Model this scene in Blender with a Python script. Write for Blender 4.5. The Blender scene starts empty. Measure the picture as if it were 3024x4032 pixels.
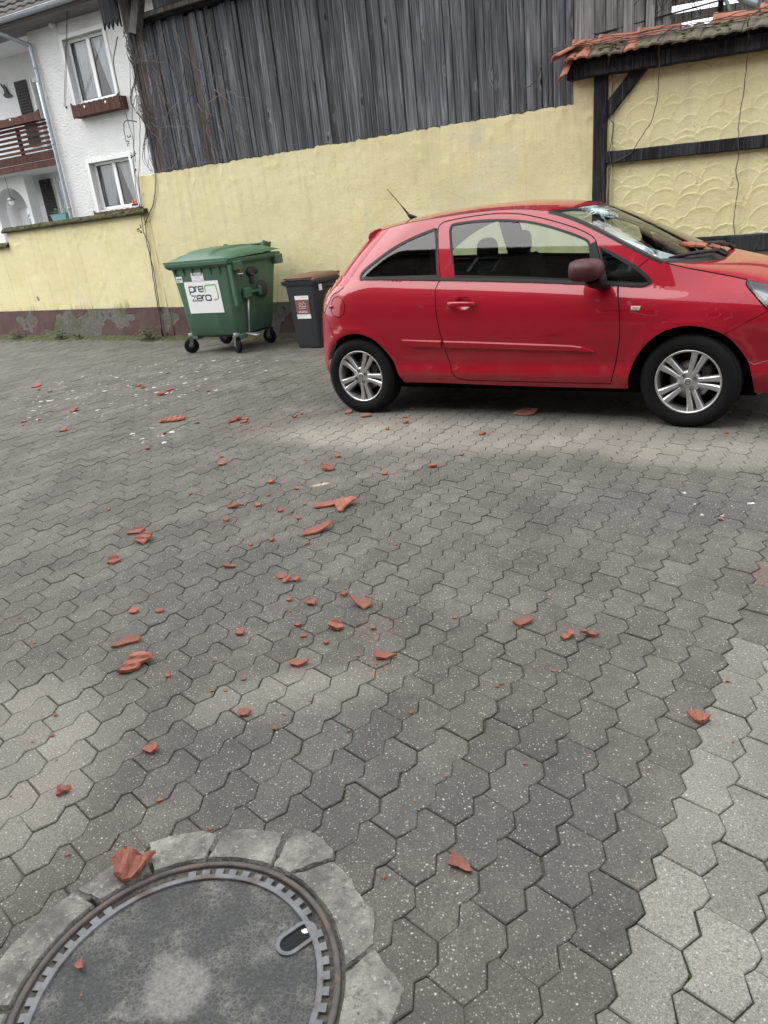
import bpy, bmesh, math, random
import numpy as np
from mathutils import Vector, Matrix, noise as mnoise
from mathutils.geometry import delaunay_2d_cdt
R_ = math.radians
S = bpy.context.scene
COL = S.collection

# ------------------------------------------------------------------ camera
CAM_H, PITCH, ROLL = 1.5395, 0.38122, -0.11269
cd = bpy.data.cameras.new('camera')
cd.sensor_fit = 'VERTICAL'; cd.sensor_height = 36.0; cd.sensor_width = 27.0
cd.lens = 2953.2 / 4032 * 36.0
cd.clip_start = 0.05; cd.clip_end = 600
cam = bpy.data.objects.new('camera', cd); COL.objects.link(cam)
cp, sp = math.cos(PITCH), math.sin(PITCH)
fw, up, rt = Vector((0, cp, -sp)), Vector((0, sp, cp)), Vector((1, 0, 0))
cr, sr = math.cos(ROLL), math.sin(ROLL)
r2, u2 = cr * rt + sr * up, -sr * rt + cr * up
cam.matrix_world = Matrix(((r2.x, u2.x, -fw.x, 0), (r2.y, u2.y, -fw.y, 0), (r2.z, u2.z, -fw.z, CAM_H), (0, 0, 0, 1)))
S.camera = cam

# ------------------------------------------------------------------ light: bright overcast
W = bpy.data.worlds.new('World'); S.world = W; W.use_nodes = True
wn = W.node_tree; wn.nodes.clear()
sky = wn.nodes.new('ShaderNodeTexSky'); sky.sky_type = 'NISHITA'; sky.sun_disc = False
SUN_EL, SUN_ROT = R_(54), R_(-92)
sky.sun_elevation = SUN_EL; sky.sun_rotation = SUN_ROT
sky.air_density = 1.0; sky.dust_density = 4.0; sky.ozone_density = 1.0
hs = wn.nodes.new('ShaderNodeHueSaturation'); hs.inputs['Saturation'].default_value = 0.45
bg = wn.nodes.new('ShaderNodeBackground'); bg.inputs['Strength'].default_value = 0.15
wo = wn.nodes.new('ShaderNodeOutputWorld')
wn.links.new(sky.outputs[0], hs.inputs['Color']); ov = wn.nodes.new('ShaderNodeMix'); ov.data_type = 'RGBA'; ov.inputs[0].default_value = 0.75; ov.inputs[7].default_value = (6.9, 6.95, 7.0, 1)   # even cloud layer over the sky
wn.links.new(hs.outputs[0], ov.inputs[6]); wn.links.new(ov.outputs[2], bg.inputs[0]); wn.links.new(bg.outputs[0], wo.inputs[0])
sd = bpy.data.lights.new('sun', 'SUN'); sd.energy = 1.0; sd.angle = R_(60); sd.color = (1, 0.985, 0.96)
sun = bpy.data.objects.new('sun', sd); COL.objects.link(sun)
# nishita: rotation 0 = sun towards +Y, clockwise seen from above
sdir = Vector((math.sin(SUN_ROT) * math.cos(SUN_EL), math.cos(SUN_ROT) * math.cos(SUN_EL), math.sin(SUN_EL)))
sun.rotation_euler = sdir.to_track_quat('Z', 'Y').to_euler(); sun.location = (-10, 2, 14)
S.view_settings.view_transform = 'Standard'; S.view_settings.look = 'None'
S.view_settings.exposure = 1.22; S.view_settings.gamma = 1.0
S.view_settings.use_curve_mapping = False
S.render.engine = 'CYCLES'
S.cycles.max_bounces = 8; S.cycles.transparent_max_bounces = 16
S.cycles.use_denoising = True
S.cycles.caustics_reflective = False; S.cycles.caustics_refractive = False

# ------------------------------------------------------------------ helpers
rng = random.Random(11)
def tag(o, label=None, cat=None, group=None, kind=None):
    if label: o['label'] = label
    if cat: o['category'] = cat
    if group: o['group'] = group
    if kind: o['kind'] = kind
    return o
def empty(name, loc=(0, 0, 0), rz=0, parent=None):
    o = bpy.data.objects.new(name, None); COL.objects.link(o)
    o.location = loc; o.rotation_euler = (0, 0, rz); o.empty_display_size = 0.2
    if parent: o.parent = parent
    return o
def link(name, me, parent=None, mat=None, smooth=False):
    if mat is not None:
        for m in (mat if isinstance(mat, (list, tuple)) else [mat]): me.materials.append(m)
    if smooth: me.polygons.foreach_set('use_smooth', [True] * len(me.polygons))
    o = bpy.data.objects.new(name, me); COL.objects.link(o)
    if parent: o.parent = parent
    return o
class MB:
    """collects shapes for ONE mesh"""
    def __init__(s): s.v = []; s.f = []; s.m = []; s.sm = []
    def add(s, vs, fs, mi=0, smooth=False):
        b = len(s.v); s.v += [tuple(p) for p in vs]
        for f in fs: s.f.append(tuple(b + i for i in f)); s.m.append(mi); s.sm.append(smooth)
        return s
    def box(s, c, d, rot=None, mi=0, bev=0.0):
        x, y, z = d[0] / 2, d[1] / 2, d[2] / 2
        if bev <= 0:
            vs = [(a * x, b * y, e * z) for a in (-1, 1) for b in (-1, 1) for e in (-1, 1)]
            fs = [(0, 1, 3, 2), (4, 6, 7, 5), (0, 4, 5, 1), (2, 3, 7, 6), (0, 2, 6, 4), (1, 5, 7, 3)]
        else:
            k = min(bev, x * .9, y * .9, z * .9); vs = []; idx = {}
            for a in (-1, 1):
                for b in (-1, 1):
                    for e in (-1, 1):
                        for ax in range(3):
                            p = [a * x, b * y, e * z]
                            for q in range(3):
                                if q != ax: p[q] -= (a, b, e)[q] * k
                            idx[(a, b, e, ax)] = len(vs); vs.append(tuple(p))
            fs = []
            for ax in range(3):
                o1, o2 = [q for q in range(3) if q != ax]
                for sg in (-1, 1):
                    l = []
                    for i, j in ((-1, -1), (1, -1), (1, 1), (-1, 1)):
                        t = [0, 0, 0]; t[ax] = sg; t[o1] = i; t[o2] = j; l.append(idx[(*t, ax)])
                    fs.append(tuple(l))
            for ax in range(3):
                o1, o2 = [q for q in range(3) if q != ax]
                for i in (-1, 1):
                    for j in (-1, 1):
                        l = []
                        for sg, w in ((-1, o1), (1, o1), (1, o2), (-1, o2)):
                            t = [0, 0, 0]; t[ax] = sg; t[o1] = i; t[o2] = j; l.append(idx[(*t, w)])
                        fs.append(tuple(l))
            for a in (-1, 1):
                for b in (-1, 1):
                    for e in (-1, 1): fs.append(tuple(idx[(a, b, e, q)] for q in range(3)))
        M = rot if rot is not None else Matrix.Identity(3)
        s.add([tuple(M @ Vector(p) + Vector(c)) for p in vs], fs, mi); return s
    def tube(s, pts, r, n=6, mi=0, cap=True, smooth=True):
        P = [Vector(p) for p in pts]; k = len(P)
        rr = r if isinstance(r, (list, tuple)) else [r] * k
        vs = []; ref = None
        for i, p in enumerate(P):
            t = (P[min(i + 1, k - 1)] - P[max(i - 1, 0)])
            t = t.normalized() if t.length > 1e-9 else Vector((0, 0, 1))
            if ref is None: ref = t.orthogonal().normalized()
            ref = (ref - t * ref.dot(t)); ref = ref.normalized() if ref.length > 1e-6 else t.orthogonal().normalized()
            b = t.cross(ref)
            for j in range(n):
                a = 2 * math.pi * j / n; vs.append(p + (ref * math.cos(a) + b * math.sin(a)) * rr[i])
        fs = [(i * n + j, i * n + (j + 1) % n, (i + 1) * n + (j + 1) % n, (i + 1) * n + j) for i in range(k - 1) for j in range(n)]
        s.add(vs, fs, mi, smooth)
        if cap:
            b = len(s.v) - k * n
            s.f += [tuple(b + j for j in reversed(range(n))), tuple(b + (k - 1) * n + j for j in range(n))]; s.m += [mi] * 2; s.sm += [False] * 2
        return s
    def lathe(s, prof, n=48, ax='y', c=(0, 0, 0), mi=0, smooth=True, closed=False, a0=0.0, a1=2 * math.pi):
        """prof: (r, h) pairs turned about the axis"""
        full = abs(a1 - a0 - 2 * math.pi) < 1e-6; k = n if full else n + 1; m = len(prof); vs = []
        for i in range(k):
            a = a0 + (a1 - a0) * i / n; ca, sa = math.cos(a), math.sin(a)
            for r, h in prof:
                p = {'y': (r * ca, h, r * sa), 'z': (r * ca, r * sa, h), 'x': (h, r * ca, r * sa)}[ax]
                vs.append((p[0] + c[0], p[1] + c[1], p[2] + c[2]))
        fs = []
        for i in range(n):
            i2 = (i + 1) % k
            for j in range(m if closed else m - 1):
                j2 = (j + 1) % m
                fs.append((i * m + j, i2 * m + j, i2 * m + j2, i * m + j2))
        s.add(vs, fs, mi, smooth); return s
    def prism(s, poly, z0, z1, mi=0, bev=0.0):
        """closed polygon in x,y pulled from z0 to z1"""
        n = len(poly); vs = [(x, y, z0) for x, y in poly]
        if bev > 0:
            ins = inset(poly, bev)
            vs += [(x, y, z1 - bev) for x, y in poly] + [(x, y, z1) for x, y in ins]
            fs = [tuple(reversed(range(n))), tuple(range(2 * n, 3 * n))]
            for k in (0, n): fs += [(k + i, k + (i + 1) % n, k + n + (i + 1) % n, k + n + i) for i in range(n)]
        else:
            vs += [(x, y, z1) for x, y in poly]
            fs = [tuple(reversed(range(n))), tuple(range(n, 2 * n))] + [(i, (i + 1) % n, n + (i + 1) % n, n + i) for i in range(n)]
        s.add(vs, fs, mi); return s
    def xf(s, M, start=0):
        for i in range(start, len(s.v)): s.v[i] = tuple(M @ Vector(s.v[i]))
        return s
    def mesh(s, name):
        me = bpy.data.meshes.new(name); me.from_pydata(s.v, [], s.f)
        if s.m: me.polygons.foreach_set('material_index', s.m); me.polygons.foreach_set('use_smooth', s.sm)
        me.update(); return me
    def build(s, name, mat=None, parent=None): return link(name, s.mesh(name), parent, mat)
def area2(poly): return sum(poly[i][0] * poly[(i + 1) % len(poly)][1] - poly[(i + 1) % len(poly)][0] * poly[i][1] for i in range(len(poly)))
def inset(poly, d):
    n = len(poly); sg = 1 if area2(poly) > 0 else -1; out = []
    for i in range(n):
        a, b, c = Vector(poly[i - 1]), Vector(poly[i]), Vector(poly[(i + 1) % n])
        e1 = (b - a).normalized(); e2 = (c - b).normalized()
        n1 = Vector((-e1.y, e1.x)) * sg; n2 = Vector((-e2.y, e2.x)) * sg
        m = n1 + n2; q = max(m.length_squared / 2, .35)
        out.append(tuple(b + m * (d / q)))
    return out
def in_poly(x, y, poly):
    c = False; n = len(poly); j = n - 1
    for i in range(n):
        xi, yi = poly[i]; xj, yj = poly[j]
        if (yi > y) != (yj > y) and x < (xj - xi) * (y - yi) / (yj - yi) + xi: c = not c
        j = i
    return c
def spline(pts, k=6, closed=False):
    """catmull-rom through points of any dimension"""
    P = [np.array(p, float) for p in pts]; n = len(P); out = []
    for i in range(n if closed else n - 1):
        p0 = P[i - 1] if (closed or i > 0) else P[0]; p1 = P[i]; p2 = P[(i + 1) % n]
        p3 = P[(i + 2) % n] if (closed or i + 2 < n) else P[-1]
        for t in np.linspace(0, 1, k, endpoint=False):
            out.append(tuple(.5 * ((2 * p1) + (p2 - p0) * t + (2 * p0 - 5 * p1 + 4 * p2 - p3) * t * t + (3 * p1 - p0 - 3 * p2 + p3) * t ** 3)))
    if not closed: out.append(tuple(P[-1]))
    return out
def text_mesh(body, size, depth=0.0, align='CENTER', font_bold=False):
    cu = bpy.data.curves.new('lettering', 'FONT'); cu.body = body; cu.size = size; cu.extrude = depth
    cu.align_x = align; cu.align_y = 'CENTER'; cu.resolution_u = 4
    if font_bold: cu.offset = size * .012
    o = bpy.data.objects.new('lettering', cu); COL.objects.link(o)
    dg = bpy.context.evaluated_depsgraph_get(); me = bpy.data.meshes.new_from_object(o.evaluated_get(dg))
    bpy.data.objects.remove(o); bpy.data.curves.remove(cu); return me
def wall_frame(ang, d):
    """right-handed frame of a wall: e along it (to the right), n away from the camera; P = e*s + n*(d - t) + z"""
    a = R_(ang); e = Vector((math.cos(a), -math.sin(a), 0)); n = Vector((math.sin(a), math.cos(a), 0))
    return Matrix(((e.x, n.x, 0, n.x * d), (e.y, n.y, 0, n.y * d), (0, 0, 1, 0), (0, 0, 0, 1)))

# ------------------------------------------------------------------ material kit
class G:
    def __init__(s, name):
        s.mat = bpy.data.materials.new(name); s.mat.use_nodes = True; s.t = s.mat.node_tree
        s.t.nodes.clear(); s.out = s.t.nodes.new('ShaderNodeOutputMaterial')
    def n(s, typ, ins=None, **pr):
        nd = s.t.nodes.new('ShaderNode' + typ)
        for k, v in pr.items(): setattr(nd, k, v)
        for k, v in (ins or {}).items(): s.set(nd.inputs[k], v)
        return nd
    def set(s, sock, v):
        if isinstance(v, bpy.types.NodeSocket): s.t.links.new(v, sock)
        elif isinstance(v, bpy.types.Node): s.t.links.new(v.outputs[0], sock)
        elif isinstance(v, (tuple, list)) and sock.type == 'RGBA' and len(v) == 3: sock.default_value = (*v, 1)
        else: sock.default_value = v
    def obj(s): return s.n('TexCoord').outputs['Object']
    def pos(s): return s.n('NewGeometry').outputs['Position']
    def rnd(s): return s.n('ObjectInfo').outputs['Random']
    def map(s, v, sc=(1, 1, 1), loc=(0, 0, 0), rot=(0, 0, 0)):
        return s.n('Mapping', {'Vector': v, 'Scale': sc, 'Location': loc, 'Rotation': rot}).outputs[0]
    def noise(s, v, sc=5, det=4, ro=.55, dist=0.0): return s.n('TexNoise', {'Vector': v, 'Scale': sc, 'Detail': det, 'Roughness': ro, 'Distortion': dist}).outputs[0]
    def vor(s, v, sc=5, feat='F1', out='Distance', rnd=1.0): return s.n('TexVoronoi', {'Vector': v, 'Scale': sc, 'Randomness': rnd}, feature=feat).outputs[out]
    def ramp(s, f, st, interp='LINEAR'):
        nd = s.n('ValToRGB', {'Fac': f}); cr_ = nd.color_ramp; cr_.interpolation = interp
        while len(cr_.elements) < len(st): cr_.elements.new(.5)
        for e, (p, c) in zip(cr_.elements, st):
            e.position = p; e.color = (*c, 1) if isinstance(c, (tuple, list)) else (c, c, c, 1)
        return nd.outputs[0]
    def mix(s, f, a, b, mode='MIX'):
        nd = s.n('Mix', data_type='RGBA', blend_type=mode)
        s.set(nd.inputs[0], f); s.set(nd.inputs[6], a); s.set(nd.inputs[7], b); return nd.outputs[2]
    def m(s, op, a, b=0.0, clamp=False):
        nd = s.n('Math', operation=op, use_clamp=clamp); s.set(nd.inputs[0], a); s.set(nd.inputs[1], b); return nd.outputs[0]
    def ss(s, v, a, b): return s.n('MapRange', {'Value': v, 'From Min': a, 'From Max': b}, interpolation_type='SMOOTHSTEP').outputs[0]
    def sep(s, v): return s.n('SeparateXYZ', {'Vector': v}).outputs
    def add3(s, v, w): return s.n('VectorMath', {0: v, 1: w}, operation='ADD').outputs[0]
    def bump(s, h, dist=.01, st=1.0, nrm=None):
        i = {'Height': h, 'Distance': dist, 'Strength': st}
        if nrm is not None: i['Normal'] = nrm
        return s.n('Bump', i).outputs[0]
    def done(s, col, rough=.8, nrm=None, **kw):
        b = s.n('BsdfPrincipled', {'Base Color': col, 'Roughness': rough})
        if nrm is not None: s.set(b.inputs['Normal'], nrm)
        for k, v in kw.items(): s.set(b.inputs[k.replace('_', ' ')], v)
        s.t.links.new(b.outputs[0], s.out.inputs[0]); return s.mat
def plain(name, col, rough=.6, var=.12, sc=30, bmp=0.0, **kw):
    """plain surface with slight blotches, never perfectly even"""
    g = G(name); v = g.obj(); f = g.noise(v, sc, 4)
    c = g.mix(1.0, col, g.ramp(f, [(.25, 1 - var), (.75, 1 + var)]), 'MULTIPLY')
    rr = g.m('ADD', rough - .06, g.m('MULTIPLY', g.noise(v, sc * .6, 3), .12))
    nr = g.bump(f, bmp) if bmp else None
    return g.done(c, rr, nr, **kw)

# ================================================================== GROUND AND PAVING
MC = Vector((-0.5726, 1.1501, 0))          # manhole centre
T1 = Vector((-0.1225, -0.1790)); T2 = Vector((0.1605, 0.0230)); A0 = Vector((0.591, 2.0255))
_z = [Vector(p) - A0 for p in ((.591, 2.0255), (.5645, 2.0155), (.555, 1.9575), (.501, 1.926), (.496, 1.870))]
_sh = T1 + T2
# one wavy interlocking stone: straight end, wavy side, straight end, wavy side
PAVER = [_z[0], _z[3] + T2, _z[4] + T2, _z[0] + _sh, _z[1] + _sh, _z[2] + _sh, _z[3] + _sh, _z[0] + T1, _z[4], _z[3], _z[2], _z[1]]
pc = sum((Vector(p) for p in PAVER), Vector((0, 0))) / 12
PAVER = [tuple(Vector(p) - pc) for p in PAVER]
if area2(PAVER) < 0: PAVER.reverse()

def paver_material():
    g = G('concrete_paver'); P = g.pos(); xyz = g.sep(P)
    oc = g.n('ObjectInfo').outputs['Color']; at = g.n('Attribute', attribute_name='tone').outputs['Vector']
    tone = g.sep(g.add3(oc, at)); br, lightf, redf = tone[0], tone[1], tone[2]
    n1 = g.noise(P, 2.1, 5, .6); n2 = g.noise(P, 11, 5, .6); n3 = g.noise(P, 150, 3, .6); n4 = g.noise(P, .8, 3)
    def blob(cx, cy, rx, ry, rot=0, lo=.45, hi=1.15, w=.5):
        q = g.map(P, loc=(0, 0, 0)); dx = g.m('SUBTRACT', xyz[0], cx); dy = g.m('SUBTRACT', xyz[1], cy)
        c_, s_ = math.cos(rot), math.sin(rot)
        a = g.m('DIVIDE', g.m('ADD', g.m('MULTIPLY', dx, c_), g.m('MULTIPLY', dy, s_)), rx)
        b = g.m('DIVIDE', g.m('SUBTRACT', g.m('MULTIPLY', dy, c_), g.m('MULTIPLY', dx, s_)), ry)
        d = g.m('SQRT', g.m('ADD', g.m('MULTIPLY', a, a), g.m('MULTIPLY', b, b)))
        d = g.m('ADD', d, g.m('MULTIPLY', g.m('SUBTRACT', n2, .5), w * 1.2)); d = g.m('ADD', d, g.m('MULTIPLY', g.m('SUBTRACT', n1, .5), w * 1.6))
        return g.m('SUBTRACT', 1.0, g.ss(d, lo, hi))
    dirt = g.ramp(g.m('ADD', g.m('MULTIPLY', n1, .6), g.m('MULTIPLY', n2, .4)), [(.30, (.055, .0525, .045)), (.5, (.090, .0855, .073)), (.72, (.147, .139, .118))])
    col = dirt
    # worn, dry beige zones and greasy dark ones (old stains)
    lightcol = g.mix(n2, (.24, .222, .185), (.34, .318, .27))
    z = blob(-1.32, 2.0, .36, .62, .35); z2 = blob(-.42, 2.23, .36, .16, .1)
    z3 = blob(.75, 5.05, 1.9, .42, -.42); z4 = blob(-.05, 5.6, .9, .5, -.3); z5 = blob(2.0, 4.15, .8, .3, -.4)
    for zz, k in ((z, .45), (z2, .36), (z3, .5), (z4, .4), (z5, .45)): col = g.mix(g.m('MULTIPLY', zz, k), col, lightcol)
    for zz, k in ((blob(1.45, 3.5, .75, .42, -.3), .38), (blob(1.52, 3.45, .17, .1), .6), (blob(-.35, 1.85, .75, .38, -.3), .30), (blob(-.9, 3.2, .9, .6, -.3), .22), (blob(.35, 1.5, .4, .35, -.3), .30)):
        col = g.mix(g.m('MULTIPLY', zz, k), col, (.058, .058, .06))
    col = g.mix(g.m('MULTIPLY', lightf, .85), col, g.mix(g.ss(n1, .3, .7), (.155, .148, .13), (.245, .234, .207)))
    col = g.mix(g.m('MULTIPLY', redf, .5), col, (.15, .085, .076))
    # green-brown film of algae in drifts
    col = g.mix(g.m('MULTIPLY', g.ss(n4, .5, .72), .3), col, (.125, .125, .095))
    col = g.mix(1.0, col, g.n('CombineXYZ', {0: br, 1: br, 2: br}).outputs[0], 'MULTIPLY')
    # exposed aggregate: pale grit of several sizes, a few dark grains
    dw = g.add3(P, g.n('VectorMath', {0: g.n('TexNoise', {'Vector': P, 'Scale': 60.0}).outputs[1], 'Scale': .008}, operation='SCALE').outputs[0])
    def grit(sc, t0, t1, keep):
        d = g.vor(dw, sc); cc = g.sep(g.n('TexVoronoi', {'Vector': dw, 'Scale': sc}).outputs['Color'])
        on = g.m('MULTIPLY', g.m('GREATER_THAN', cc[0], keep), g.m('SUBTRACT', 1.0, g.ss(d, t0, t1)))
        return on, cc
    s1, c1 = grit(74, .12, .25, .56); s2, c2 = grit(125, .14, .3, .45); s3, c3 = grit(40, .06, .12, .84); s4, c4 = grit(95, .16, .3, .72)
    pale = g.mix(c1[1], (.36, .35, .32), (.66, .65, .6))
    col = g.mix(g.m('MULTIPLY', s2, .5), col, (.40, .39, .36)); col = g.mix(g.m('MULTIPLY', s1, .6), col, pale); col = g.mix(g.m('MULTIPLY', s4, .5), col, (.06, .06, .062))
    col = g.mix(g.m('MULTIPLY', s3, .55), col, g.mix(c3[1], (.5, .47, .40), (.72, .71, .68)))
    col = g.mix(1.0, col, g.ramp(n3, [(.3, .70), (.72, 1.3)]), 'MULTIPLY'); col = g.mix(1.0, col, g.ramp(g.noise(P, 380, 2, .6), [(.32, .66), (.68, 1.36)]), 'MULTIPLY')
    # paint and bird spots, brick dust
    def spots(m, sc, keep, colr, k=.9):
        nonlocal col
        q = g.map(P, (1.0, 1.0, 1.0)); d = g.vor(g.add3(q, g.n('VectorMath', {0: g.n('TexNoise', {'Vector': P, 'Scale': 22.0}).outputs[1], 'Scale': .05}, operation='SCALE').outputs[0]), sc)
        cc = g.sep(g.n('TexVoronoi', {'Vector': q, 'Scale': sc}).outputs['Color'])
        th = g.m('MULTIPLY', cc[0], .26); on = g.m('MULTIPLY', g.m('GREATER_THAN', g.m('MULTIPLY', m, cc[1]), keep), g.m('LESS_THAN', d, th))
        col = g.mix(g.m('MULTIPLY', on, k), col, colr)
    ws = g.m('MAXIMUM', blob(-2.6, 8.6, 2.0, 2.1, 0, .3, 1.3), g.m('MAXIMUM', blob(-1.9, 6.1, .45, .5, 0, .2, 1.2), g.m('MULTIPLY', blob(1.6, 3.42, .45, .35, 0, .2, 1.2), .9)))
    spots(ws, 9, .50, (.60, .61, .60), .8); spots(ws, 17, .52, (.5, .51, .5), .7)
    spots(1.0, 3.1, .985, (.62, .62, .6), .8)
    dust = g.m('MAXIMUM', blob(.08, 5.72, .42, .2, 0, .1, 1.1), g.m('MAXIMUM', blob(-.08, 2.6, .13, .16, 0, .1, 1.1), g.m('MAXIMUM', blob(-.1, 2.33, .1, .1, 0, .1, 1.1), blob(-1.0, 6.0, .35, .3, 0, .1, 1.2))))
    col = g.mix(g.m('MULTIPLY', dust, g.m('MULTIPLY', g.ss(g.noise(P, 45, 4), .5, .72), .38)), col, (.42, .15, .085))
    col = g.mix(g.m('MULTIPLY', blob(-.37, 4.42, .09, .03, .2, .3, 1.0), .7), col, (.62, .45, .28))
    h = g.m('ADD', g.m('MULTIPLY', n3, .5), g.m('ADD', g.m('MULTIPLY', s1, .5), g.m('MULTIPLY', g.noise(P, 420, 2), .5)))
    return g.done(col, g.m('ADD', .72, g.m('MULTIPLY', n2, .2)), g.bump(h, .0025, .9), Specular_IOR_Level=.35)
M_PAVER = paver_material()
g = G('joint_sand'); P = g.pos(); n1 = g.noise(P, 3, 4); n2 = g.noise(P, 90, 4)
M_JOINT = g.done(g.mix(g.ss(n1, .5, .7), g.ramp(n2, [(.3, (.042, .039, .033)), (.7, (.105, .097, .082))]), g.ramp(n2, [(.3, (.016, .022, .008)), (.7, (.05, .065, .022))])), .95, g.bump(n2, .006))
g = G('yard_ground'); P = g.pos(); M_GROUND = g.done(g.ramp(g.noise(P, 1.5, 6), [(.3, (.07, .07, .066)), (.7, (.13, .128, .12))]), .9, g.bump(g.noise(P, 60, 3), .004))

me = bpy.data.meshes.new('ground'); K = 150.0
me.from_pydata([(-K, -K, -.045), (K, -K, -.045), (K, K, -.045), (-K, K, -.045)], [], [(0, 1, 2, 3)])
ground = tag(link('ground', me, None, M_GROUND), kind='structure')

A31, A37 = R_(31), R_(37.44)
def yard_ok(x, y):
    if x * math.sin(A31) + y * math.cos(A31) > 8.97 or y < -1.2: return False
    if x * math.sin(A37) + y * math.cos(A37) > 7.86: return False
    return -1.15 * y - 2.6 < x < 1.0 * y + 4.0 and x < 8.6 and x > -10
bed = MB(); bed.add([(-12, -2, -.0072), (8, -2, -.0072), (8, 17, -.0072), (-12, 17, -.0072)], [(0, 1, 2, 3)])
# lid shaft left open: four strips round it
bed = MB()
x0, x1, y0, y1 = MC.x - .30, MC.x + .30, MC.y - .30, MC.y + .30
for a, b, c, d in ((-14, -2, 9, y0), (-14, y1, 9, 18), (-14, y0, x0, y1), (x1, y0, 9, y1)): bed.add([(a, b, -.0072), (c, b, -.0072), (c, d, -.0072), (a, d, -.0072)], [(0, 1, 2, 3)])
paving = tag(bed.build('paving', M_JOINT), kind='structure')

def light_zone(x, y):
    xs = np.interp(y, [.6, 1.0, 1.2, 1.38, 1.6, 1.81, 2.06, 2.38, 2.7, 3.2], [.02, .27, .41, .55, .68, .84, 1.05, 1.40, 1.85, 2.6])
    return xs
def project(p):
    d = Vector(p) - Vector((0, 0, CAM_H)); zz = d.dot(fw)
    return (d.dot(r2) / zz * 2953.2 + 1512, 2016 - d.dot(u2) / zz * 2953.2, zz) if zz > .05 else (-9e9, 0, zz)
stones = []
for i in range(-115, 60):
    for j in range(-125, 115):
        c = A0 + pc + T1 * i + T2 * j
        if yard_ok(c.x, c.y) and (c - MC.xy).length > .40: stones.append((c.x, c.y))
def seen_size(c):
    px, py, zz = project((c[0], c[1], 0))
    if not (-130 < px < 3150 and -100 < py < 4170): return 0
    return 1 / zz ** 3
stones.sort(key=lambda c: -seen_size(c))
prng = random.Random(5)
def stone_tone(x, y):
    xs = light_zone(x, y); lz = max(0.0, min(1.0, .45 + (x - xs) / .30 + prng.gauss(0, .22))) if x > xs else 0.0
    for bx, by, rx, ry, k_ in ((-1.32, 2.0, .38, .62, .42), (-.42, 2.23, .38, .19, .34), (.75, 5.05, 1.6, .6, .3)):
        d_ = math.hypot((x - bx) / rx, (y - by) / ry); lz = max(lz, k_ * max(0, min(1, (1.15 - d_) / .5)) * prng.uniform(.45, 1.2))
    if not lz and prng.random() < .03 and y < 3: lz = .16
    red = 1.0 if (abs(x - 1.50) < .09 and abs(y - 2.68) < .11) else 0.0
    return (max(.72, min(1.3, prng.gauss(1.0, .065))), lz, red)
def stone_ring(c, rot, jit, tx, ty, dz, seed):
    q = random.Random(seed); cs, sn = math.cos(rot), math.sin(rot); rings = []
    base = [(x * cs - y * sn, x * sn + y * cs) for x, y in PAVER]
    base = [(x + q.uniform(-jit, jit), y + q.uniform(-jit, jit)) for x, y in base]
    return base
def clip_disc(poly, c, r=.405):
    out = []
    for x, y in poly:
        v = Vector((x + c[0] - MC.x, y + c[1] - MC.y))
        if v.length < r: v = v.normalized() * r
        out.append((v.x + MC.x - c[0], v.y + MC.y - c[1]))
    return out
variants = []
def paver_mesh(poly, deep=True):
    o1 = inset(poly, .0014); o2 = inset(poly, .0040); n = 12
    vs = [(x, y, 0) for x, y in o2] + [(x, y, -.0028) for x, y in o1] + [(x, y, -.03) for x, y in o1]
    fs = [tuple(range(n))] + [(k + i, k + n + i, k + n + (i + 1) % n, k + (i + 1) % n) for k in (0, n) for i in range(n)]
    me = bpy.data.meshes.new('paver'); me.from_pydata(vs, [], fs); me.materials.append(M_PAVER); me.update(); return me
for k in range(8):
    variants.append(paver_mesh(stone_ring((0, 0), 0, .0016, 0, 0, 0, 100 + k)))
N_IND = 300
for k, c in enumerate(stones[:N_IND]):
    if (Vector(c) - MC.xy).length < .56: me = paver_mesh(clip_disc(stone_ring(c, 0, .0016, 0, 0, 0, 900 + k), c))
    else: me = variants[prng.randrange(8)]
    o = bpy.data.objects.new('paver', me); COL.objects.link(o); o.parent = paving
    o.location = (c[0] + prng.gauss(0, .001), c[1] + prng.gauss(0, .001), max(-.0022, min(.0022, prng.gauss(0, .0012))))
    o.rotation_euler = tuple(max(-.012, min(.012, prng.gauss(0, .007))) for _ in range(3))
    t = stone_tone(*c); o.color = (*t, 1)
vs, fs, tones = [], [], []
for k, c in enumerate(stones[N_IND:]):
    poly = stone_ring(c, prng.gauss(0, .006), .0018, 0, 0, 0, 3000 + k)
    if (Vector(c) - MC.xy).length < .56: poly = clip_disc(poly, c)
    o1, o2 = inset(poly, .0010), inset(poly, .0026); dz = max(-.002, min(.002, prng.gauss(0, .001))); tx, ty = [max(-.011, min(.011, prng.gauss(0, .0055))) for _ in range(2)]; b = len(vs)
    vs += [(c[0] + x, c[1] + y, dz + tx * x + ty * y) for x, y in o2] + [(c[0] + x, c[1] + y, dz - .012 + tx * x + ty * y) for x, y in o1]
    fs.append(tuple(b + i for i in range(12))); fs += [(b + i, b + 12 + i, b + 12 + (i + 1) % 12, b + (i + 1) % 12) for i in range(12)]
    tones += [stone_tone(*c)] * 13
me = bpy.data.meshes.new('paver_field'); me.from_pydata(vs, [], fs); me.materials.append(M_PAVER)
at = me.attributes.new('tone', 'FLOAT_VECTOR', 'FACE'); at.data.foreach_set('vector', np.array(tones, np.float32).ravel()); me.update()
pf = link('paver_field', me, paving); pf.color = (0, 0, 0, 1); pf['kind'] = 'stuff'

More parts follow.
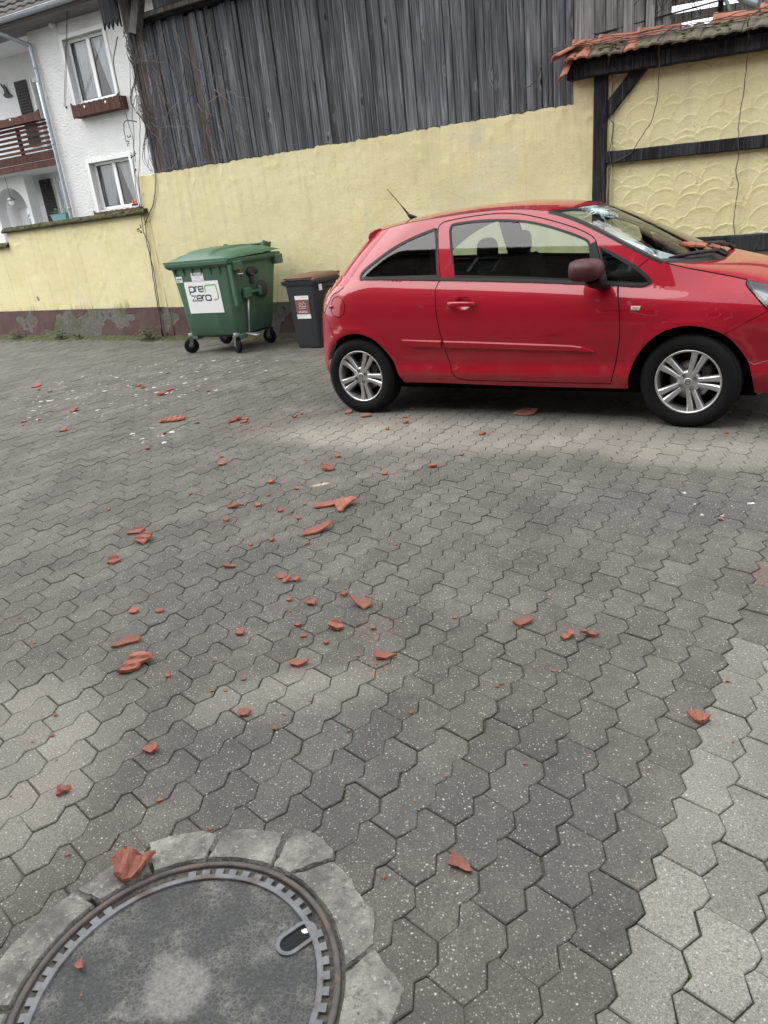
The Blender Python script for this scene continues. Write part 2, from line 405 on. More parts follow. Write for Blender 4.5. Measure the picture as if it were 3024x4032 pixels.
# cushions of moss in some joints
g = G('joint_moss'); P = g.obj(); M_JMOSS = g.done(g.ramp(g.noise(P, 70, 4), [(.3, (.022, .030, .008)), (.7, (.075, .092, .026))]), 1.0, g.bump(g.noise(P, 200, 3), .006))
mb = MB(); jq = random.Random(9); picks = [c for c in stones[:420] if c[0] > light_zone(*c) - .12] + jq.sample(stones[:500], 70)
for c in picks:
    k = jq.randrange(12); p, q_ = Vector(PAVER[k]), Vector(PAVER[(k + 1) % 12])
    for _ in range(jq.randint(1, 5)):
        w_ = p.lerp(q_, jq.random()); r = jq.uniform(.0018, .0042)
        mb.lathe([(r * 1.1, -r), (r, r * .3), (0, r * .8)], 6, 'z', (c[0] + w_.x + jq.uniform(-.002, .002), c[1] + w_.y + jq.uniform(-.002, .002), -.0025), 0, True)
jm = mb.build('joint_moss', M_JMOSS, paving); jm['kind'] = 'stuff'

# ------------------------------------------------------------------ manhole and its concrete collar
g = G('collar_concrete'); P = g.pos(); n1 = g.noise(P, 9, 6, .65); n2 = g.noise(P, 85, 4, .6); v1 = g.vor(P, 70)
c = g.ramp(n1, [(.32, (.085, .083, .074)), (.48, (.165, .16, .142)), (.66, (.275, .266, .236))])
c = g.mix(g.m('MULTIPLY', g.ss(g.noise(P, 26, 5, .7), .5, .66), .75), c, (.085, .085, .078)); c = g.mix(g.m('MULTIPLY', g.ss(n2, .58, .7), .6), c, (.44, .43, .4)); c = g.mix(g.m('MULTIPLY', g.ss(g.noise(P, 120, 3), .56, .66), .5), c, (.1, .1, .09))
M_COLLAR = g.done(c, .92, g.bump(g.m('ADD', n2, g.m('MULTIPLY', n1, 1.5)), .008))
g = G('cast_iron'); P = g.pos(); n1 = g.noise(P, 30, 5); n2 = g.noise(P, 220, 3)
c = g.mix(g.ss(g.noise(P, 12, 4), .52, .68), g.ramp(n1, [(.3, (.085, .088, .094)), (.7, (.19, .194, .206))]), (.095, .068, .052))
M_IRON = g.done(c, g.ramp(n1, [(.3, .42), (.7, .7)]), g.bump(n2, .0015), Metallic=.35)
g = G('rusty_frame_iron'); P = g.pos(); n1 = g.noise(P, 25, 5, .65)
M_RUST = g.done(g.ramp(n1, [(.3, (.05, .046, .044)), (.5, (.085, .077, .073)), (.62, (.12, .088, .066)), (.75, (.115, .113, .116))]), .7, g.bump(g.noise(P, 180, 3), .0015), Metallic=.2)
g = G('lid_infill'); P = g.pos(); VE = g.vor(P, 78, 'DISTANCE_TO_EDGE', 'Distance'); V = g.n('TexVoronoi', {'Vector': g.add3(P, g.n('VectorMath', {0: g.n('TexNoise', {'Vector': P, 'Scale': 40.0}).outputs[1], 'Scale': .02}, operation='SCALE').outputs[0]), 'Scale': 190.0})
cc = g.sep(V.outputs['Color']); n1 = g.noise(P, 7, 5, .6); n2 = g.noise(P, 60, 5, .7)
c = g.ramp(cc[0], [(.0, (.052, .054, .055)), (.7, (.075, .077, .077)), (1.0, (.105, .107, .106))])
d = g.n('VectorMath', {0: P, 1: (MC.x - .0, MC.y + .02, 0)}, operation='DISTANCE').outputs['Value']
cen = g.m('SUBTRACT', 1.0, g.ss(g.m('ADD', d, g.m('MULTIPLY', g.m('SUBTRACT', n2, .5), .05)), .055, .085))
c = g.mix(g.m('MULTIPLY', g.m('SUBTRACT', 1.0, g.ss(VE, .01, .16)), g.m('MULTIPLY', g.ss(n1, .35, .6), .8)), c, g.ramp(g.noise(P, 200, 3), [(.3, (.10, .098, .09)), (.7, (.24, .235, .215))]))
mud = g.m('MAXIMUM', g.m('MULTIPLY', g.ss(g.m('ADD', g.m('MULTIPLY', n1, .75), g.m('MULTIPLY', n2, .35)), .54, .7), .75), g.m('MULTIPLY', cen, .85))
c = g.mix(mud, c, g.ramp(g.noise(P, 130, 4), [(.3, (.17, .168, .152)), (.7, (.34, .335, .305))]))
c = g.mix(g.m('MULTIPLY', g.ss(g.noise(P, 4.5, 4), .55, .75), .3), c, (.13, .09, .065))
M_INFILL = g.done(c, .78, g.bump(g.m('ADD', g.m('MULTIPLY', cc[1], 1.0), g.m('MULTIPLY', n2, 1.0)), .014))
M_WATER = G('standing_water').done((.006, .009, .009), .06, None, Specular_IOR_Level=.15)

surround = empty('manhole_surround', MC); tag(surround, 'ring of cracked pale concrete stones around the round manhole', 'manhole surround')
pieces = [((177.5, 134.5), (177.5, 136), [(177.5, .472), (168, .474), (159, .471), (149, .466), (136.5, .458)]),
          ((132.5, 111.5), (135.5, 112), [(135.5, .458), (124, .465), (112.2, .467)]), ((110.8, 90.5), (111, 86.8), [(111, .488), (104, .485), (93, .48), (87.2, .455)]),
          ((89.3, 61.5), (85.5, 64.3), [(85.5, .46), (78, .474), (72, .476), (64.5, .478)]), ((60.6, 52.2), (62.8, 43.6), [(62.8, .508), (55, .512), (46, .496), (43.8, .474)]),
          ((51.2, 3), (42.6, 8.8), [(42.6, .469), (33, .469), (29, .459), (20, .474), (9, .446)]), ((1.5, -31), (7.8, -30), [(7.8, .446), (1, .472), (-5, .507), (-14, .484), (-29, .47)]),
          ((-32.5, -76), (-31.5, -75), [(-31.5, .47), (-50, .49), (-75, .47)]), ((-77, -124), (-76, -124), [(-76, .47), (-100, .48), (-124, .47)]), ((-125.5, -181), (-125.5, -181), [(-125.5, .47), (-150, .49), (-181, .47)])]
cq = random.Random(3)
for (i0, i1), (a0, a1), outer in pieces:
    pol = lambda a, r: (r * math.cos(R_(a)), r * math.sin(R_(a)))
    O = [pol(*p) for p in outer]; I = [pol(i1 + (i0 - i1) * k / 9, .3725) for k in range(10)]
    loop = O + I; jag = []
    for k in range(len(loop)):
        p, q = Vector(loop[k]), Vector(loop[(k + 1) % len(loop)]); ni = max(1, int((q - p).length / .016)) if k < len(O) or k == len(loop) - 1 else 1
        for t in range(ni):
            w = p.lerp(q, t / ni); j = .0032 if t else .001
            jag.append((w.x + cq.uniform(-j, j), w.y + cq.uniform(-j, j)))
    if area2(jag) < 0: jag.reverse()
    # rough stone: tessellated top with slight relief
    ring = inset(jag, .0035); verts = [Vector(p) for p in ring]; ne = len(verts)
    gx = np.arange(-.54, .54, .016)
    for X in gx:
        for Y in gx:
            x_, y_ = X + cq.uniform(-.004, .004), Y + cq.uniform(-.004, .004)
            if in_poly(x_, y_, ring): verts.append(Vector((x_, y_)))
    r_ = delaunay_2d_cdt(verts, [(k, (k + 1) % ne) for k in range(ne)], [], 0, 1e-5)
    vv = [(p.x, p.y, .0042 + .0025 * mnoise.noise(Vector((p.x * 38, p.y * 38, 1))) + .0025 * mnoise.noise(Vector((p.x * 9, p.y * 9, 4)))) for p in r_[0]]
    ff = [f for f in r_[2] if in_poly(sum(r_[0][k].x for k in f) / len(f), sum(r_[0][k].y for k in f) / len(f), ring)]
    mb = MB(); mb.add(vv, ff, 0, True); b = len(mb.v)
    mb.add([(ring[k][0], ring[k][1], vv[k][2]) for k in range(ne)] + [(*jag[k], -.006) for k in range(ne)] + [(*jag[k], -.04) for k in range(ne)],
           [(q + k, q + ne + k, q + ne + (k + 1) % ne, q + (k + 1) % ne) for q in (0, ne) for k in range(ne)])
    mb.build('collar_stone', M_COLLAR, surround)

hole = empty('manhole_cover', MC); tag(hole, 'round cast iron manhole cover with dark infill and toothed rim', 'manhole cover')
mb = MB(); mb.lathe([(.350, -.05), (.350, -.002), (.3515, .002), (.362, .0025), (.3645, -.001), (.3645, -.05)], 96, 'z'); mb.build('frame', M_RUST, hole)
mb = MB(); mb.lathe([(.0, -.0045), (.10, -.0035), (.2, -.0045), (.312, -.0072)], 64, 'z'); infill = mb.build('infill', M_INFILL, hole)
mb = MB()
land = MB(); land.lathe([(.3480, -.05), (.3480, -.0078), (.3235, -.0078)], 96, 'z', smooth=False); land.build('recessed_land', plain('dark_rim_recess', (.035, .03, .026), .9, .4, 60, .003), hole)  # recess between the teeth, coloured darker than the iron
LET0, LET1 = 100.5, 128.0
def arc_block(a, b, ra, rb, z0, z1, k=2):
    vs = []
    for i in range(k + 1):
        t = R_(a + (b - a) * i / k)
        for r, z in ((ra, z0), (ra, z1), (rb, z1), (rb, z0)): vs.append((r * math.cos(t), r * math.sin(t), z))
    fs = [(i * 4 + j, i * 4 + 4 + j, i * 4 + 4 + (j + 1) % 4, i * 4 + (j + 1) % 4) for i in range(k) for j in range(4)] + [(3, 2, 1, 0), (k * 4, k * 4 + 1, k * 4 + 2, k * 4 + 3)]
    return vs, fs
mb.lathe([(.311, -.0075), (.3118, -.001), (.313, 0), (.3245, 0), (.3258, -.001), (.3258, -.0075)], 96, 'z', smooth=False)   # inner iron band
NT = 58
for k in range(NT):
    a = 360 / NT * k
    if LET0 - 3 < a < LET1 or 20 < a < 25: continue
    mb.add(*arc_block(a, a + 3.4, .325, .3405, -.0075, -.0004))
lid = mb.build('lid_rim', M_IRON, hole)
for ch, a in zip('D1233', (103.5, 114.5, 117.8, 121.2, 124.6)):
    me = text_mesh(ch, .021, .0012); me.materials.append(M_RUST); o = link('letter', me, hole)
    o.location = (.3330 * math.cos(R_(a)), .3330 * math.sin(R_(a)), -.006); o.rotation_euler = (0, 0, R_(a + 90)); o.scale = (.75, .85, 1)
# lifting slot: oval iron collar with water in it
p0, p1 = Vector((.242, .099)), Vector((.277, .123)); ax = (p1 - p0).normalized(); nx = Vector((-ax.y, ax.x))
def stadium(r, k=10):
    out = []
    for c_, a0_ in ((p1, -90), (p0, 90)):
        for i in range(k + 1):
            a = R_(a0_ + 180 * i / k); out.append(c_ + ax * (math.cos(a) * r) + nx * (math.sin(a) * r))
    return out
mb = MB(); rings = [(stadium(.0315), -.008), (stadium(.0306), .0002), (stadium(.0215), .0002), (stadium(.0208), -.03)]; n = len(rings[0][0])
vs = [(p.x, p.y, z) for rr, z in rings for p in rr]; mb.add(vs, [(k * n + i, k * n + (i + 1) % n, (k + 1) * n + (i + 1) % n, (k + 1) * n + i) for k in range(3) for i in range(n)]); mb.build('lifting_slot', M_IRON, hole)
mb = MB(); mb.add([(p.x, p.y, -.0045) for p in stadium(.0209)], [tuple(range(n))]); mb.build('water_in_slot', M_WATER, hole)
mb = MB(); a = stadium(.02); mb.add([(.279, .128, -.003)] + [(.279 + .009 * math.cos(k * .9) * (1 + .3 * (k % 2)), .128 + .007 * math.sin(k * .9), -.003) for k in range(7)], [(0, i + 1, (i + 1) % 7 + 1) for i in range(7)]); mb.build('white_patch', plain('white_fleck', (.7, .7, .68)), hole)  # flat white patch just above the water in the slot

# ------------------------------------------------------------------ broken terracotta tiles
g = G('terracotta'); P = g.obj(); n1 = g.noise(P, 18, 5, .6); n2 = g.noise(P, 160, 3); rn = g.rnd()
c = g.ramp(n1, [(.28, (.19, .064, .044)), (.5, (.28, .098, .066)), (.75, (.36, .148, .104))])
c = g.mix(g.m('MULTIPLY', g.m('POWER', rn, 1.3), .85), c, g.mix(n1, (.115, .052, .042), (.21, .085, .062))); c = g.mix(1.0, c, g.ramp(n2, [(.3, .85), (.7, 1.12)]), 'MULTIPLY')
M_TERRA = g.done(c, .85, g.bump(n2, .0012))
g = G('terracotta_fracture'); P = g.obj(); n1 = g.noise(P, 60, 5, .7); c = g.ramp(n1, [(.3, (.27, .072, .035)), (.7, (.40, .13, .068))])
M_BREAK = g.done(c, .95, g.bump(g.noise(P, 220, 4), .004))
def shard_mesh(a, b, th, seed, lift, ribs=True, poly=None, amp_=None):
    q = random.Random(seed); n = q.choice((4, 5, 5, 6, 7))
    if poly is None:
        poly = []
        for k in range(n):
            t = 2 * math.pi * (k + q.uniform(-.32, .32)) / n; r = q.uniform(.72, 1.1)
            poly.append((a / 2 * r * math.cos(t) * 1.08, b / 2 * r * math.sin(t) * 1.08))
    else: poly = [(x * a / 2, y * b / 2) for x, y in poly]
    big = max(a, b)
    # ragged edge
    loop = []
    for k in range(len(poly)):
        p, w = Vector(poly[k]), Vector(poly[(k + 1) % len(poly)]); ni = max(1, min(5, int((w - p).length / max(big / 6, .006))))
        for t in range(ni):
            v = p.lerp(w, t / ni); j = big * .011; loop.append((v.x + q.uniform(-j, j), v.y + q.uniform(-j, j)))
    if area2(loop) < 0: loop.reverse()
    ne = len(loop); verts = [Vector(p) for p in loop]; st = .0065 if big > .05 else max(big / 9, .006)
    if big > .03:
        for X in np.arange(-big, big, st):
            for Y in np.arange(-big, big, st):
                if in_poly(X, Y, inset(loop, st * .4)): verts.append(Vector((X, Y)))
    r_ = delaunay_2d_cdt(verts, [(k, (k + 1) % ne) for k in range(ne)], [], 0, 1e-6)
    V2 = r_[0]; T = [tuple(f) for f in r_[2] if in_poly(sum(V2[k].x for k in f) / 3, sum(V2[k].y for k in f) / 3, loop)]
    ang = q.uniform(-.35, .35) + (math.pi / 2 if q.random() < .35 else 0); dx, dy = math.cos(ang), math.sin(ang); per = q.uniform(.042, .06); ph = q.random()
    amp = (.009 if big > .05 else .005) if ribs else .001
    amp = amp_ or amp; bend = q.choice((-1, 1, 1)) * q.uniform(.02, .07) * big if big > .035 else 0.0; kind_ = q.random(); lipd = q.uniform(-.1, .25) * big
    def h(p):
        c0 = p.x * dx + p.y * dy
        if amp_ is None and kind_ < .4: return bend * (c0 / (big * .5)) ** 2
        if amp_ is None and kind_ < .72: w_ = min(max((c0 - lipd) / (big * .16), 0), 1); return .13 * big * w_ + bend * (c0 / (big * .5)) ** 2
        t = ((p.x * dx + p.y * dy) / per + ph) % 1.0
        tri = min(max((abs(t - .5) * 2 - .45) / .28, 0), 1); return amp * tri + bend * ((p.x * dx + p.y * dy) / (big * .5)) ** 2
    top = [(p.x, p.y, th + h(p)) for p in V2]; bot = [(p.x, p.y, h(p) + (q.random() * .001)) for p in V2]
    nv = len(top); mb = MB(); mb.add(top + bot, T + [tuple(nv + k for k in reversed(f)) for f in T])
    # rough broken sides with a mid line
    mid = [(p[0] * (1 + q.uniform(-.03, .09)), p[1] * (1 + q.uniform(-.03, .09)), top[k][2] * q.uniform(.35, .65)) for k, p in enumerate(loop)]
    mb.add([top[k] for k in range(ne)] + mid + [bot[k] for k in range(ne)], [(s_ + k, s_ + ne + k, s_ + ne + (k + 1) % ne, s_ + (k + 1) % ne) for s_ in (0, ne) for k in range(ne)], 1)
    # tilt it so that one end is propped up, then set it on the ground
    tl = math.asin(max(-.7, min(.7, lift / max(b, .02)))); az = q.uniform(-.8, .8)
    M = Matrix.Rotation(tl * math.cos(az), 4, 'X') @ Matrix.Rotation(tl * .7 * math.sin(az), 4, 'Y')
    mb.xf(M); zm = min(v[2] for v in mb.v); mb.v = [(x, y, z - zm) for x, y, z in mb.v]
    me = mb.mesh('tile_shard'); me.materials.append(M_TERRA); me.materials.append(M_BREAK); return me
SHARDS = [(-4.018, 9.177, 0.121, 0.205, 0.025), (-3.873, 8.89, 0.036, 0.064, 0.008), (-3.669, 8.704, 0.053, 0.074, 0.01), (-3.564, 8.246, 0.02, 0.05, 0.007), (-2.975, 7.491, 0.1, 0.115, 0.017), (-3.375, 7.235, 0.057, 0.053, 0.008), (-3.227, 7.24, 0.033, 0.044, 0.007), (-3.312, 7.066, 0.022, 0.034, 0.005), (-2.789, 6.668, 0.069, 0.119, 0.02), (-2.572, 8.423, 0.068, 0.123, 0.017), (-2.482, 8.289, 0.051, 0.076, 0.011), (-2.124, 7.988, 0.073, 0.09, 0.013), (-2.159, 7.802, 0.088, 0.105, 0.016), (-2.376, 9.031, 0.033, 0.05, 0.007), (-1.653, 7.688, 0.047, 0.037, 0.006), (-1.782, 6.586, 0.225, 0.122, 0.021), (-1.87, 6.551, 0.048, 0.076, 0.013), (-1.523, 6.379, 0.04, 0.082, 0.015), (-1.18, 6.311, 0.118, 0.127, 0.024), (-1.096, 6.223, 0.078, 0.05, 0.009), (-1.088, 6.311, 0.059, 0.044, 0.008), (-1.747, 6.135, 0.036, 0.056, 0.01), (-1.778, 5.711, 0.038, 0.027, 0.005), (-1.098, 5.081, 0.063, 0.098, 0.022), (-1.128, 5.264, 0.028, 0.028, 0.006), (-1.207, 4.514, 0.019, 0.025, 0.006), (-0.857, 4.431, 0.013, 0.02, 0.005), (-1.688, 4.386, 0.033, 0.021, 0.005), (-0.885, 4.188, 0.064, 0.055, 0.014), (-0.839, 4.207, 0.032, 0.023, 0.006), (-0.897, 3.98, 0.044, 0.05, 0.014), (-1.406, 3.951, 0.099, 0.073, 0.019), (-1.329, 3.816, 0.105, 0.11, 0.03), (-1.421, 3.576, 0.079, 0.075, 0.021), (-0.781, 3.344, 0.028, 0.071, 0.022), (-0.707, 3.584, 0.02, 0.03, 0.009), (-1.129, 3.137, 0.018, 0.01, 0.003), (-0.605, 6.278, 0.033, 0.037, 0.007), (-0.662, 6.195, 0.052, 0.046, 0.009), (-0.204, 6.132, 0.077, 0.074, 0.014), (-0.059, 5.955, 0.087, 0.079, 0.016), (0.25, 5.777, 0.036, 0.032, 0.007), (0.243, 5.617, 0.041, 0.046, 0.01), (0.095, 5.493, 0.035, 0.029, 0.006), (0.328, 6.032, 0.05, 0.043, 0.008), (0.749, 5.095, 0.052, 0.06, 0.014), (0.549, 4.68, 0.03, 0.028, 0.007), (0.341, 4.52, 0.049, 0.066, 0.017), (-0.272, 4.951, 0.042, 0.065, 0.015), (-0.501, 4.949, 0.019, 0.025, 0.006), (-0.335, 4.7, 0.075, 0.112, 0.027), (0.033, 4.468, 0.037, 0.043, 0.011), (0.165, 4.482, 0.015, 0.024, 0.006), (-0.696, 4.561, 0.039, 0.05, 0.012), (-0.52, 4.379, 0.025, 0.036, 0.009), (-0.69, 4.317, 0.022, 0.023, 0.006), (-0.739, 4.163, 0.05, 0.054, 0.014), (-0.594, 4.03, 0.04, 0.061, 0.017), (-0.453, 4.091, 0.021, 0.021, 0.006), (-0.475, 3.882, 0.024, 0.024, 0.007), (-0.309, 4.042, 0.176, 0.072, 0.02), (-0.211, 3.975, 0.126, 0.152, 0.03), (-0.365, 3.675, 0.15, 0.099, 0.029), (-0.598, 3.617, 0.029, 0.03, 0.009), (-0.406, 3.516, 0.023, 0.037, 0.011), (-0.359, 3.786, 0.013, 0.029, 0.008), (0.01, 3.405, 0.014, 0.013, 0.004), (0.039, 3.381, 0.014, 0.015, 0.005), (0.04, 3.677, 0.012, 0.01, 0.003), (-0.524, 3.999, 0.016, 0.017, 0.005), (-0.509, 3.159, 0.057, 0.049, 0.016), (-0.477, 3.112, 0.042, 0.072, 0.024), (-0.434, 3.114, 0.039, 0.034, 0.011), (-0.214, 2.918, 0.037, 0.043, 0.015), (-0.143, 2.808, 0.091, 0.087, 0.03), (-0.454, 2.929, 0.027, 0.028, 0.01), (-0.355, 2.875, 0.05, 0.041, 0.014), (-0.445, 2.828, 0.013, 0.013, 0.005), (-0.401, 2.703, 0.031, 0.02, 0.007), (-0.376, 2.605, 0.027, 0.021, 0.008), (-0.248, 2.641, 0.049, 0.068, 0.025), (-0.283, 2.541, 0.025, 0.036, 0.013), (-0.095, 2.61, 0.024, 0.021, 0.008), (0.233, 2.619, 0.017, 0.021, 0.008), (-0.054, 2.398, 0.083, 0.049, 0.019), (-0.379, 2.407, 0.077, 0.033, 0.013), (-0.159, 2.421, 0.013, 0.012, 0.005), (-0.091, 2.352, 0.01, 0.009, 0.004), (0.333, 2.146, 0.02, 0.009, 0.004), (0.316, 2.135, 0.01, 0.011, 0.005), (1.15, 5.509, 0.16, 0.128, 0.027), (2.217, 4.517, 0.03, 0.058, 0.013), (1.57, 4.636, 0.02, 0.019, 0.005), (1.599, 3.256, 0.023, 0.036, 0.011), (0.487, 2.52, 0.076, 0.051, 0.019), (0.623, 2.388, 0.058, 0.042, 0.016), (0.703, 2.38, 0.061, 0.033, 0.013), (0.629, 2.686, 0.018, 0.012, 0.004), (1.594, 3.732, 0.012, 0.012, 0.003), (0.523, 2.184, 0.024, 0.008, 0.003), (1.052, 2.02, 0.016, 0.014, 0.006), (-1.156, 2.98, 0.051, 0.036, 0.012), (-1.037, 2.961, 0.047, 0.028, 0.009), (-1.113, 2.72, 0.11, 0.066, 0.023), (-1.022, 2.535, 0.122, 0.117, 0.03), (-0.636, 2.689, 0.041, 0.038, 0.014), (-0.877, 2.431, 0.026, 0.031, 0.012), (-0.715, 2.502, 0.014, 0.011, 0.004), (-0.581, 2.352, 0.018, 0.016, 0.006), (-0.688, 2.299, 0.021, 0.017, 0.006), (-0.639, 2.292, 0.018, 0.014, 0.005), (-0.55, 2.139, 0.044, 0.036, 0.015), (-1.243, 2.261, 0.016, 0.017, 0.006), (-1.532, 2.804, 0.013, 0.012, 0.004), (-1.701, 3.051, 0.012, 0.012, 0.004), (-1.21, 2.14, 0.013, 0.012, 0.005), (-1.268, 2.116, 0.013, 0.009, 0.003), (-0.832, 2.002, 0.05, 0.033, 0.013), (-0.824, 1.962, 0.012, 0.011, 0.004), (-1.147, 2.009, 0.007, 0.007, 0.003), (-1.068, 1.852, 0.051, 0.043, 0.018), (-0.754, 1.766, 0.018, 0.016, 0.007), (-1.234, 1.858, 0.009, 0.007, 0.003), (-0.579, 1.63, 0.014, 0.012, 0.005), (-0.965, 1.593, 0.012, 0.011, 0.005), (-0.437, 2.04, 0.019, 0.019, 0.008), (-0.192, 1.987, 0.013, 0.011, 0.005), (0.013, 2.045, 0.016, 0.013, 0.005), (-0.326, 2.172, 0.012, 0.01, 0.004), (-0.413, 2.113, 0.009, 0.009, 0.004), (0.088, 1.413, 0.056, 0.056, 0.027), (-0.104, 1.402, 0.011, 0.014, 0.007), (0.095, 1.732, 0.008, 0.01, 0.004), (-0.005, 1.647, 0.009, 0.005, 0.002), (-0.23, 1.328, 0.006, 0.006, 0.003), (-0.138, 1.902, 0.006, 0.005, 0.002), (0.889, 1.856, 0.06, 0.051, 0.022), (0.327, 1.747, 0.013, 0.011, 0.005), (0.517, 1.762, 0.006, 0.005, 0.002), (0.658, 1.668, 0.006, 0.005, 0.002), (0.601, 1.64, 0.004, 0.004, 0.002), (0.936, 1.74, 0.007, 0.007, 0.003), (-0.762, 1.518, 0.11, 0.097, 0.03), (-0.816, 1.248, 0.025, 0.032, 0.015), (-0.786, 1.174, 0.009, 0.009, 0.004), (-0.58, 1.629, 0.012, 0.01, 0.004), (-0.966, 1.594, 0.011, 0.012, 0.005)]
POLY = {104: [(-1, -.8), (-.4, .95), (.25, .88), (1, .45), (.95, .08), (.35, -.2), (.25, -.65), (-.45, -1)], 103: [(-1, -1), (-.55, 0), (0, 1), (.6, .6), (1, .35), (.88, -.3), (0, -.6), (-.45, -1)], 61: [(-1, .7), (-.7, .97), (1, .93), (.8, .28), (.27, -.05), (-.33, -1), (-.73, -.8)],
 60: [(-1, -.25), (-.75, .2), (.1, .6), (.96, 1), (1, .75), (.65, -.25), (.1, -.7), (-.9, -1)], 62: [(-1, -1), (-.95, -.5), (-.24, .38), (.2, .38), (.95, 1), (1, .25), (.3, -.6), (-.08, -.87)], 74: [(-1, 1), (-.07, .6), (1, .35), (.93, -.48), (.28, -1), (-.35, -.3)],
 84: [(-1, 1), (-.43, .57), (1, -.43), (.45, -.57), (-.03, -1), (-.85, -.85)], 85: [(-1, .95), (-.1, .75), (1, .33), (.8, -.3), (-.1, -1), (-.8, -.1)], 142: [(-1, .3), (-.85, .76), (-.63, 1), (-.05, .8), (.38, .48), (1, .7), (.75, .2), (.45, -.54), (-.27, -1), (-.78, -.54)],
 130: [(-1, -.07), (-.44, 1), (.04, .67), (.93, -.4), (1, -1), (.59, -.93), (-.16, -.4)], 136: [(-1, 1), (.2, .6), (1, -.15), (.3, -.75), (-.35, -1), (-.67, -.45)], 94: [(-1, .2), (-.5, .65), (1, 1), (.92, -.4), (-.4, -1), (-.7, -.4)], 95: [(-1, -.8), (-.6, .2), (.8, 1), (1, .4), (.8, -.3), (-.5, -1)],
 96: [(-1, .8), (-.25, 1), (.6, .4), (1, -1), (.3, -.35), (-.7, .2)], 15: [(-1, .6), (.85, 1), (1, .4), (.9, -.7), (.2, -1), (-.95, -.6)], 18: [(-1, -.6), (-.3, .9), (.6, 1), (1, .5), (.3, -.3), (-.85, -1)]}
ROT = {62: 25, 60: 10, 103: 12, 50: 55, 120: 35, 130: -45, 74: -35, 61: 15, 84: -12, 85: -8, 94: 8, 95: 12, 96: -18, 80: 60, 18: 10, 142: 15, 136: -25, 34: 80}
UNIQUE = {142: 'large broken terracotta tile piece with deep grooves on the manhole rim', 104: 'fan-shaped ribbed terracotta tile fragment, biggest on the left of the yard', 103: 'dark-edged ridged terracotta fragment just behind the fan-shaped one',
 61: 'large ribbed tile fragment lying across a longer one in the middle of the yard', 60: 'long ridged tile strip under the large ribbed fragment mid-yard', 62: 'long curled tile fragment pointing up to the right in the middle of the yard',
 74: 'curved terracotta fragment with raised lip in the centre of the yard', 15: 'long narrow ridged tile strip, left of the pair of strips towards the bins', 18: 'wide ridged tile strip right of the long narrow strip towards the bins',
 130: 'chunky curled terracotta piece alone right of the manhole', 136: 'triangular terracotta piece alone on the pale pavers at the right', 94: 'boat-shaped terracotta piece, leftmost of three right of centre', 95: 'ridged brick-red piece, middle of the three right of centre',
 96: 'thin pointed terracotta piece, rightmost of the three right of centre', 84: 'wedge-shaped terracotta fragment with dark underside in the centre foreground', 85: 'boat-shaped dark red tile fragment in the centre foreground', 80: 'crumbling upright terracotta piece between wedge and curved fragments',
 90: 'flat battered tile fragment in the shadow under the car', 32: 'upper grooved terracotta lump of the left pair, nearer the camera', 31: 'ridged terracotta piece behind its grooved neighbour on the left', 33: 'smooth-topped terracotta lump alone at the left',
 50: 'grooved terracotta splinter leaning up in the middle distance', 120: 'dark oval terracotta chip at the left edge of the foreground', 117: 'peaked pale-orange terracotta shard in the left foreground', 111: 'faceted brown-red shard in the centre-left foreground',
 0: 'flat tile plate farthest left in front of the low wall', 143: 'triangular terracotta chip lying on the manhole infill', 39: 'pale terracotta shard touching the rear tyre', 40: 'crumbled terracotta shard in front of the rear tyre'}
anch = {'manhole': MC.xy, "car's rear tyre": Vector((-.065, 6.09)), "car's front tyre": Vector((2.05, 4.73)), 'green bin': Vector((-1.9, 10.3))}
def ordinal(n):
    ones = ['', 'first', 'second', 'third', 'fourth', 'fifth', 'sixth', 'seventh', 'eighth', 'ninth', 'tenth', 'eleventh', 'twelfth', 'thirteenth', 'fourteenth', 'fifteenth', 'sixteenth', 'seventeenth', 'eighteenth', 'nineteenth']
    if n < 20: return ones[n]
    tens = ['', '', 'twent', 'thirt', 'fort', 'fift', 'sixt', 'sevent']
    return tens[n // 10] + ('ieth' if n % 10 == 0 else 'y-' + ones[n % 10])
mids = [k for k, r in enumerate(SHARDS) if k not in UNIQUE and r[2] >= .026]
midlab = {}
for grp, word in ((mids, 'palm-sized terracotta shard'), ([k for k in range(len(SHARDS)) if k not in UNIQUE and k not in mids], 'tiny terracotta crumb')):
    near = {}
    for k in grp: near.setdefault(min(anch, key=lambda n_: (Vector(SHARDS[k][:2]) - anch[n_]).length), []).append(k)
    for n_, ks in near.items():
        ks.sort(key=lambda k: (Vector(SHARDS[k][:2]) - anch[n_]).length)
        for q, k in enumerate(ks): midlab[k] = f'{word} on the pavers, {ordinal(q + 1)} nearest of its size to the {n_}'
for k, (x, y, a, b, lift) in enumerate(SHARDS):
    b = max(.45 * a, min(b, 1.15 * a)) if k not in (34, 50, 80) else b
    th = min(.0115, .34 * min(a, b)); me = shard_mesh(a, b, th, 40 + k, max(lift * .4, lift - th) * (1.3 if a > .03 else .8), a > .026, POLY.get(k), {142: .018, 104: .009, 61: .008, 15: .008, 18: .008, 32: .009}.get(k))
    o = link('tile_shard', me); o.location = (x, y, .001 if k not in (142, 143, 144) else .004); o.rotation_euler = (0, 0, R_(0 if k in POLY else ROT.get(k, rng.uniform(-25, 25))))
    if k in UNIQUE: tag(o, UNIQUE[k], 'tile shard', 'broken roof tile pieces')
    elif k in mids: tag(o, midlab[k], 'tile shard', 'broken roof tile pieces')
    else: tag(o, midlab[k], 'tile crumb', 'terracotta crumbs strewn over the yard')

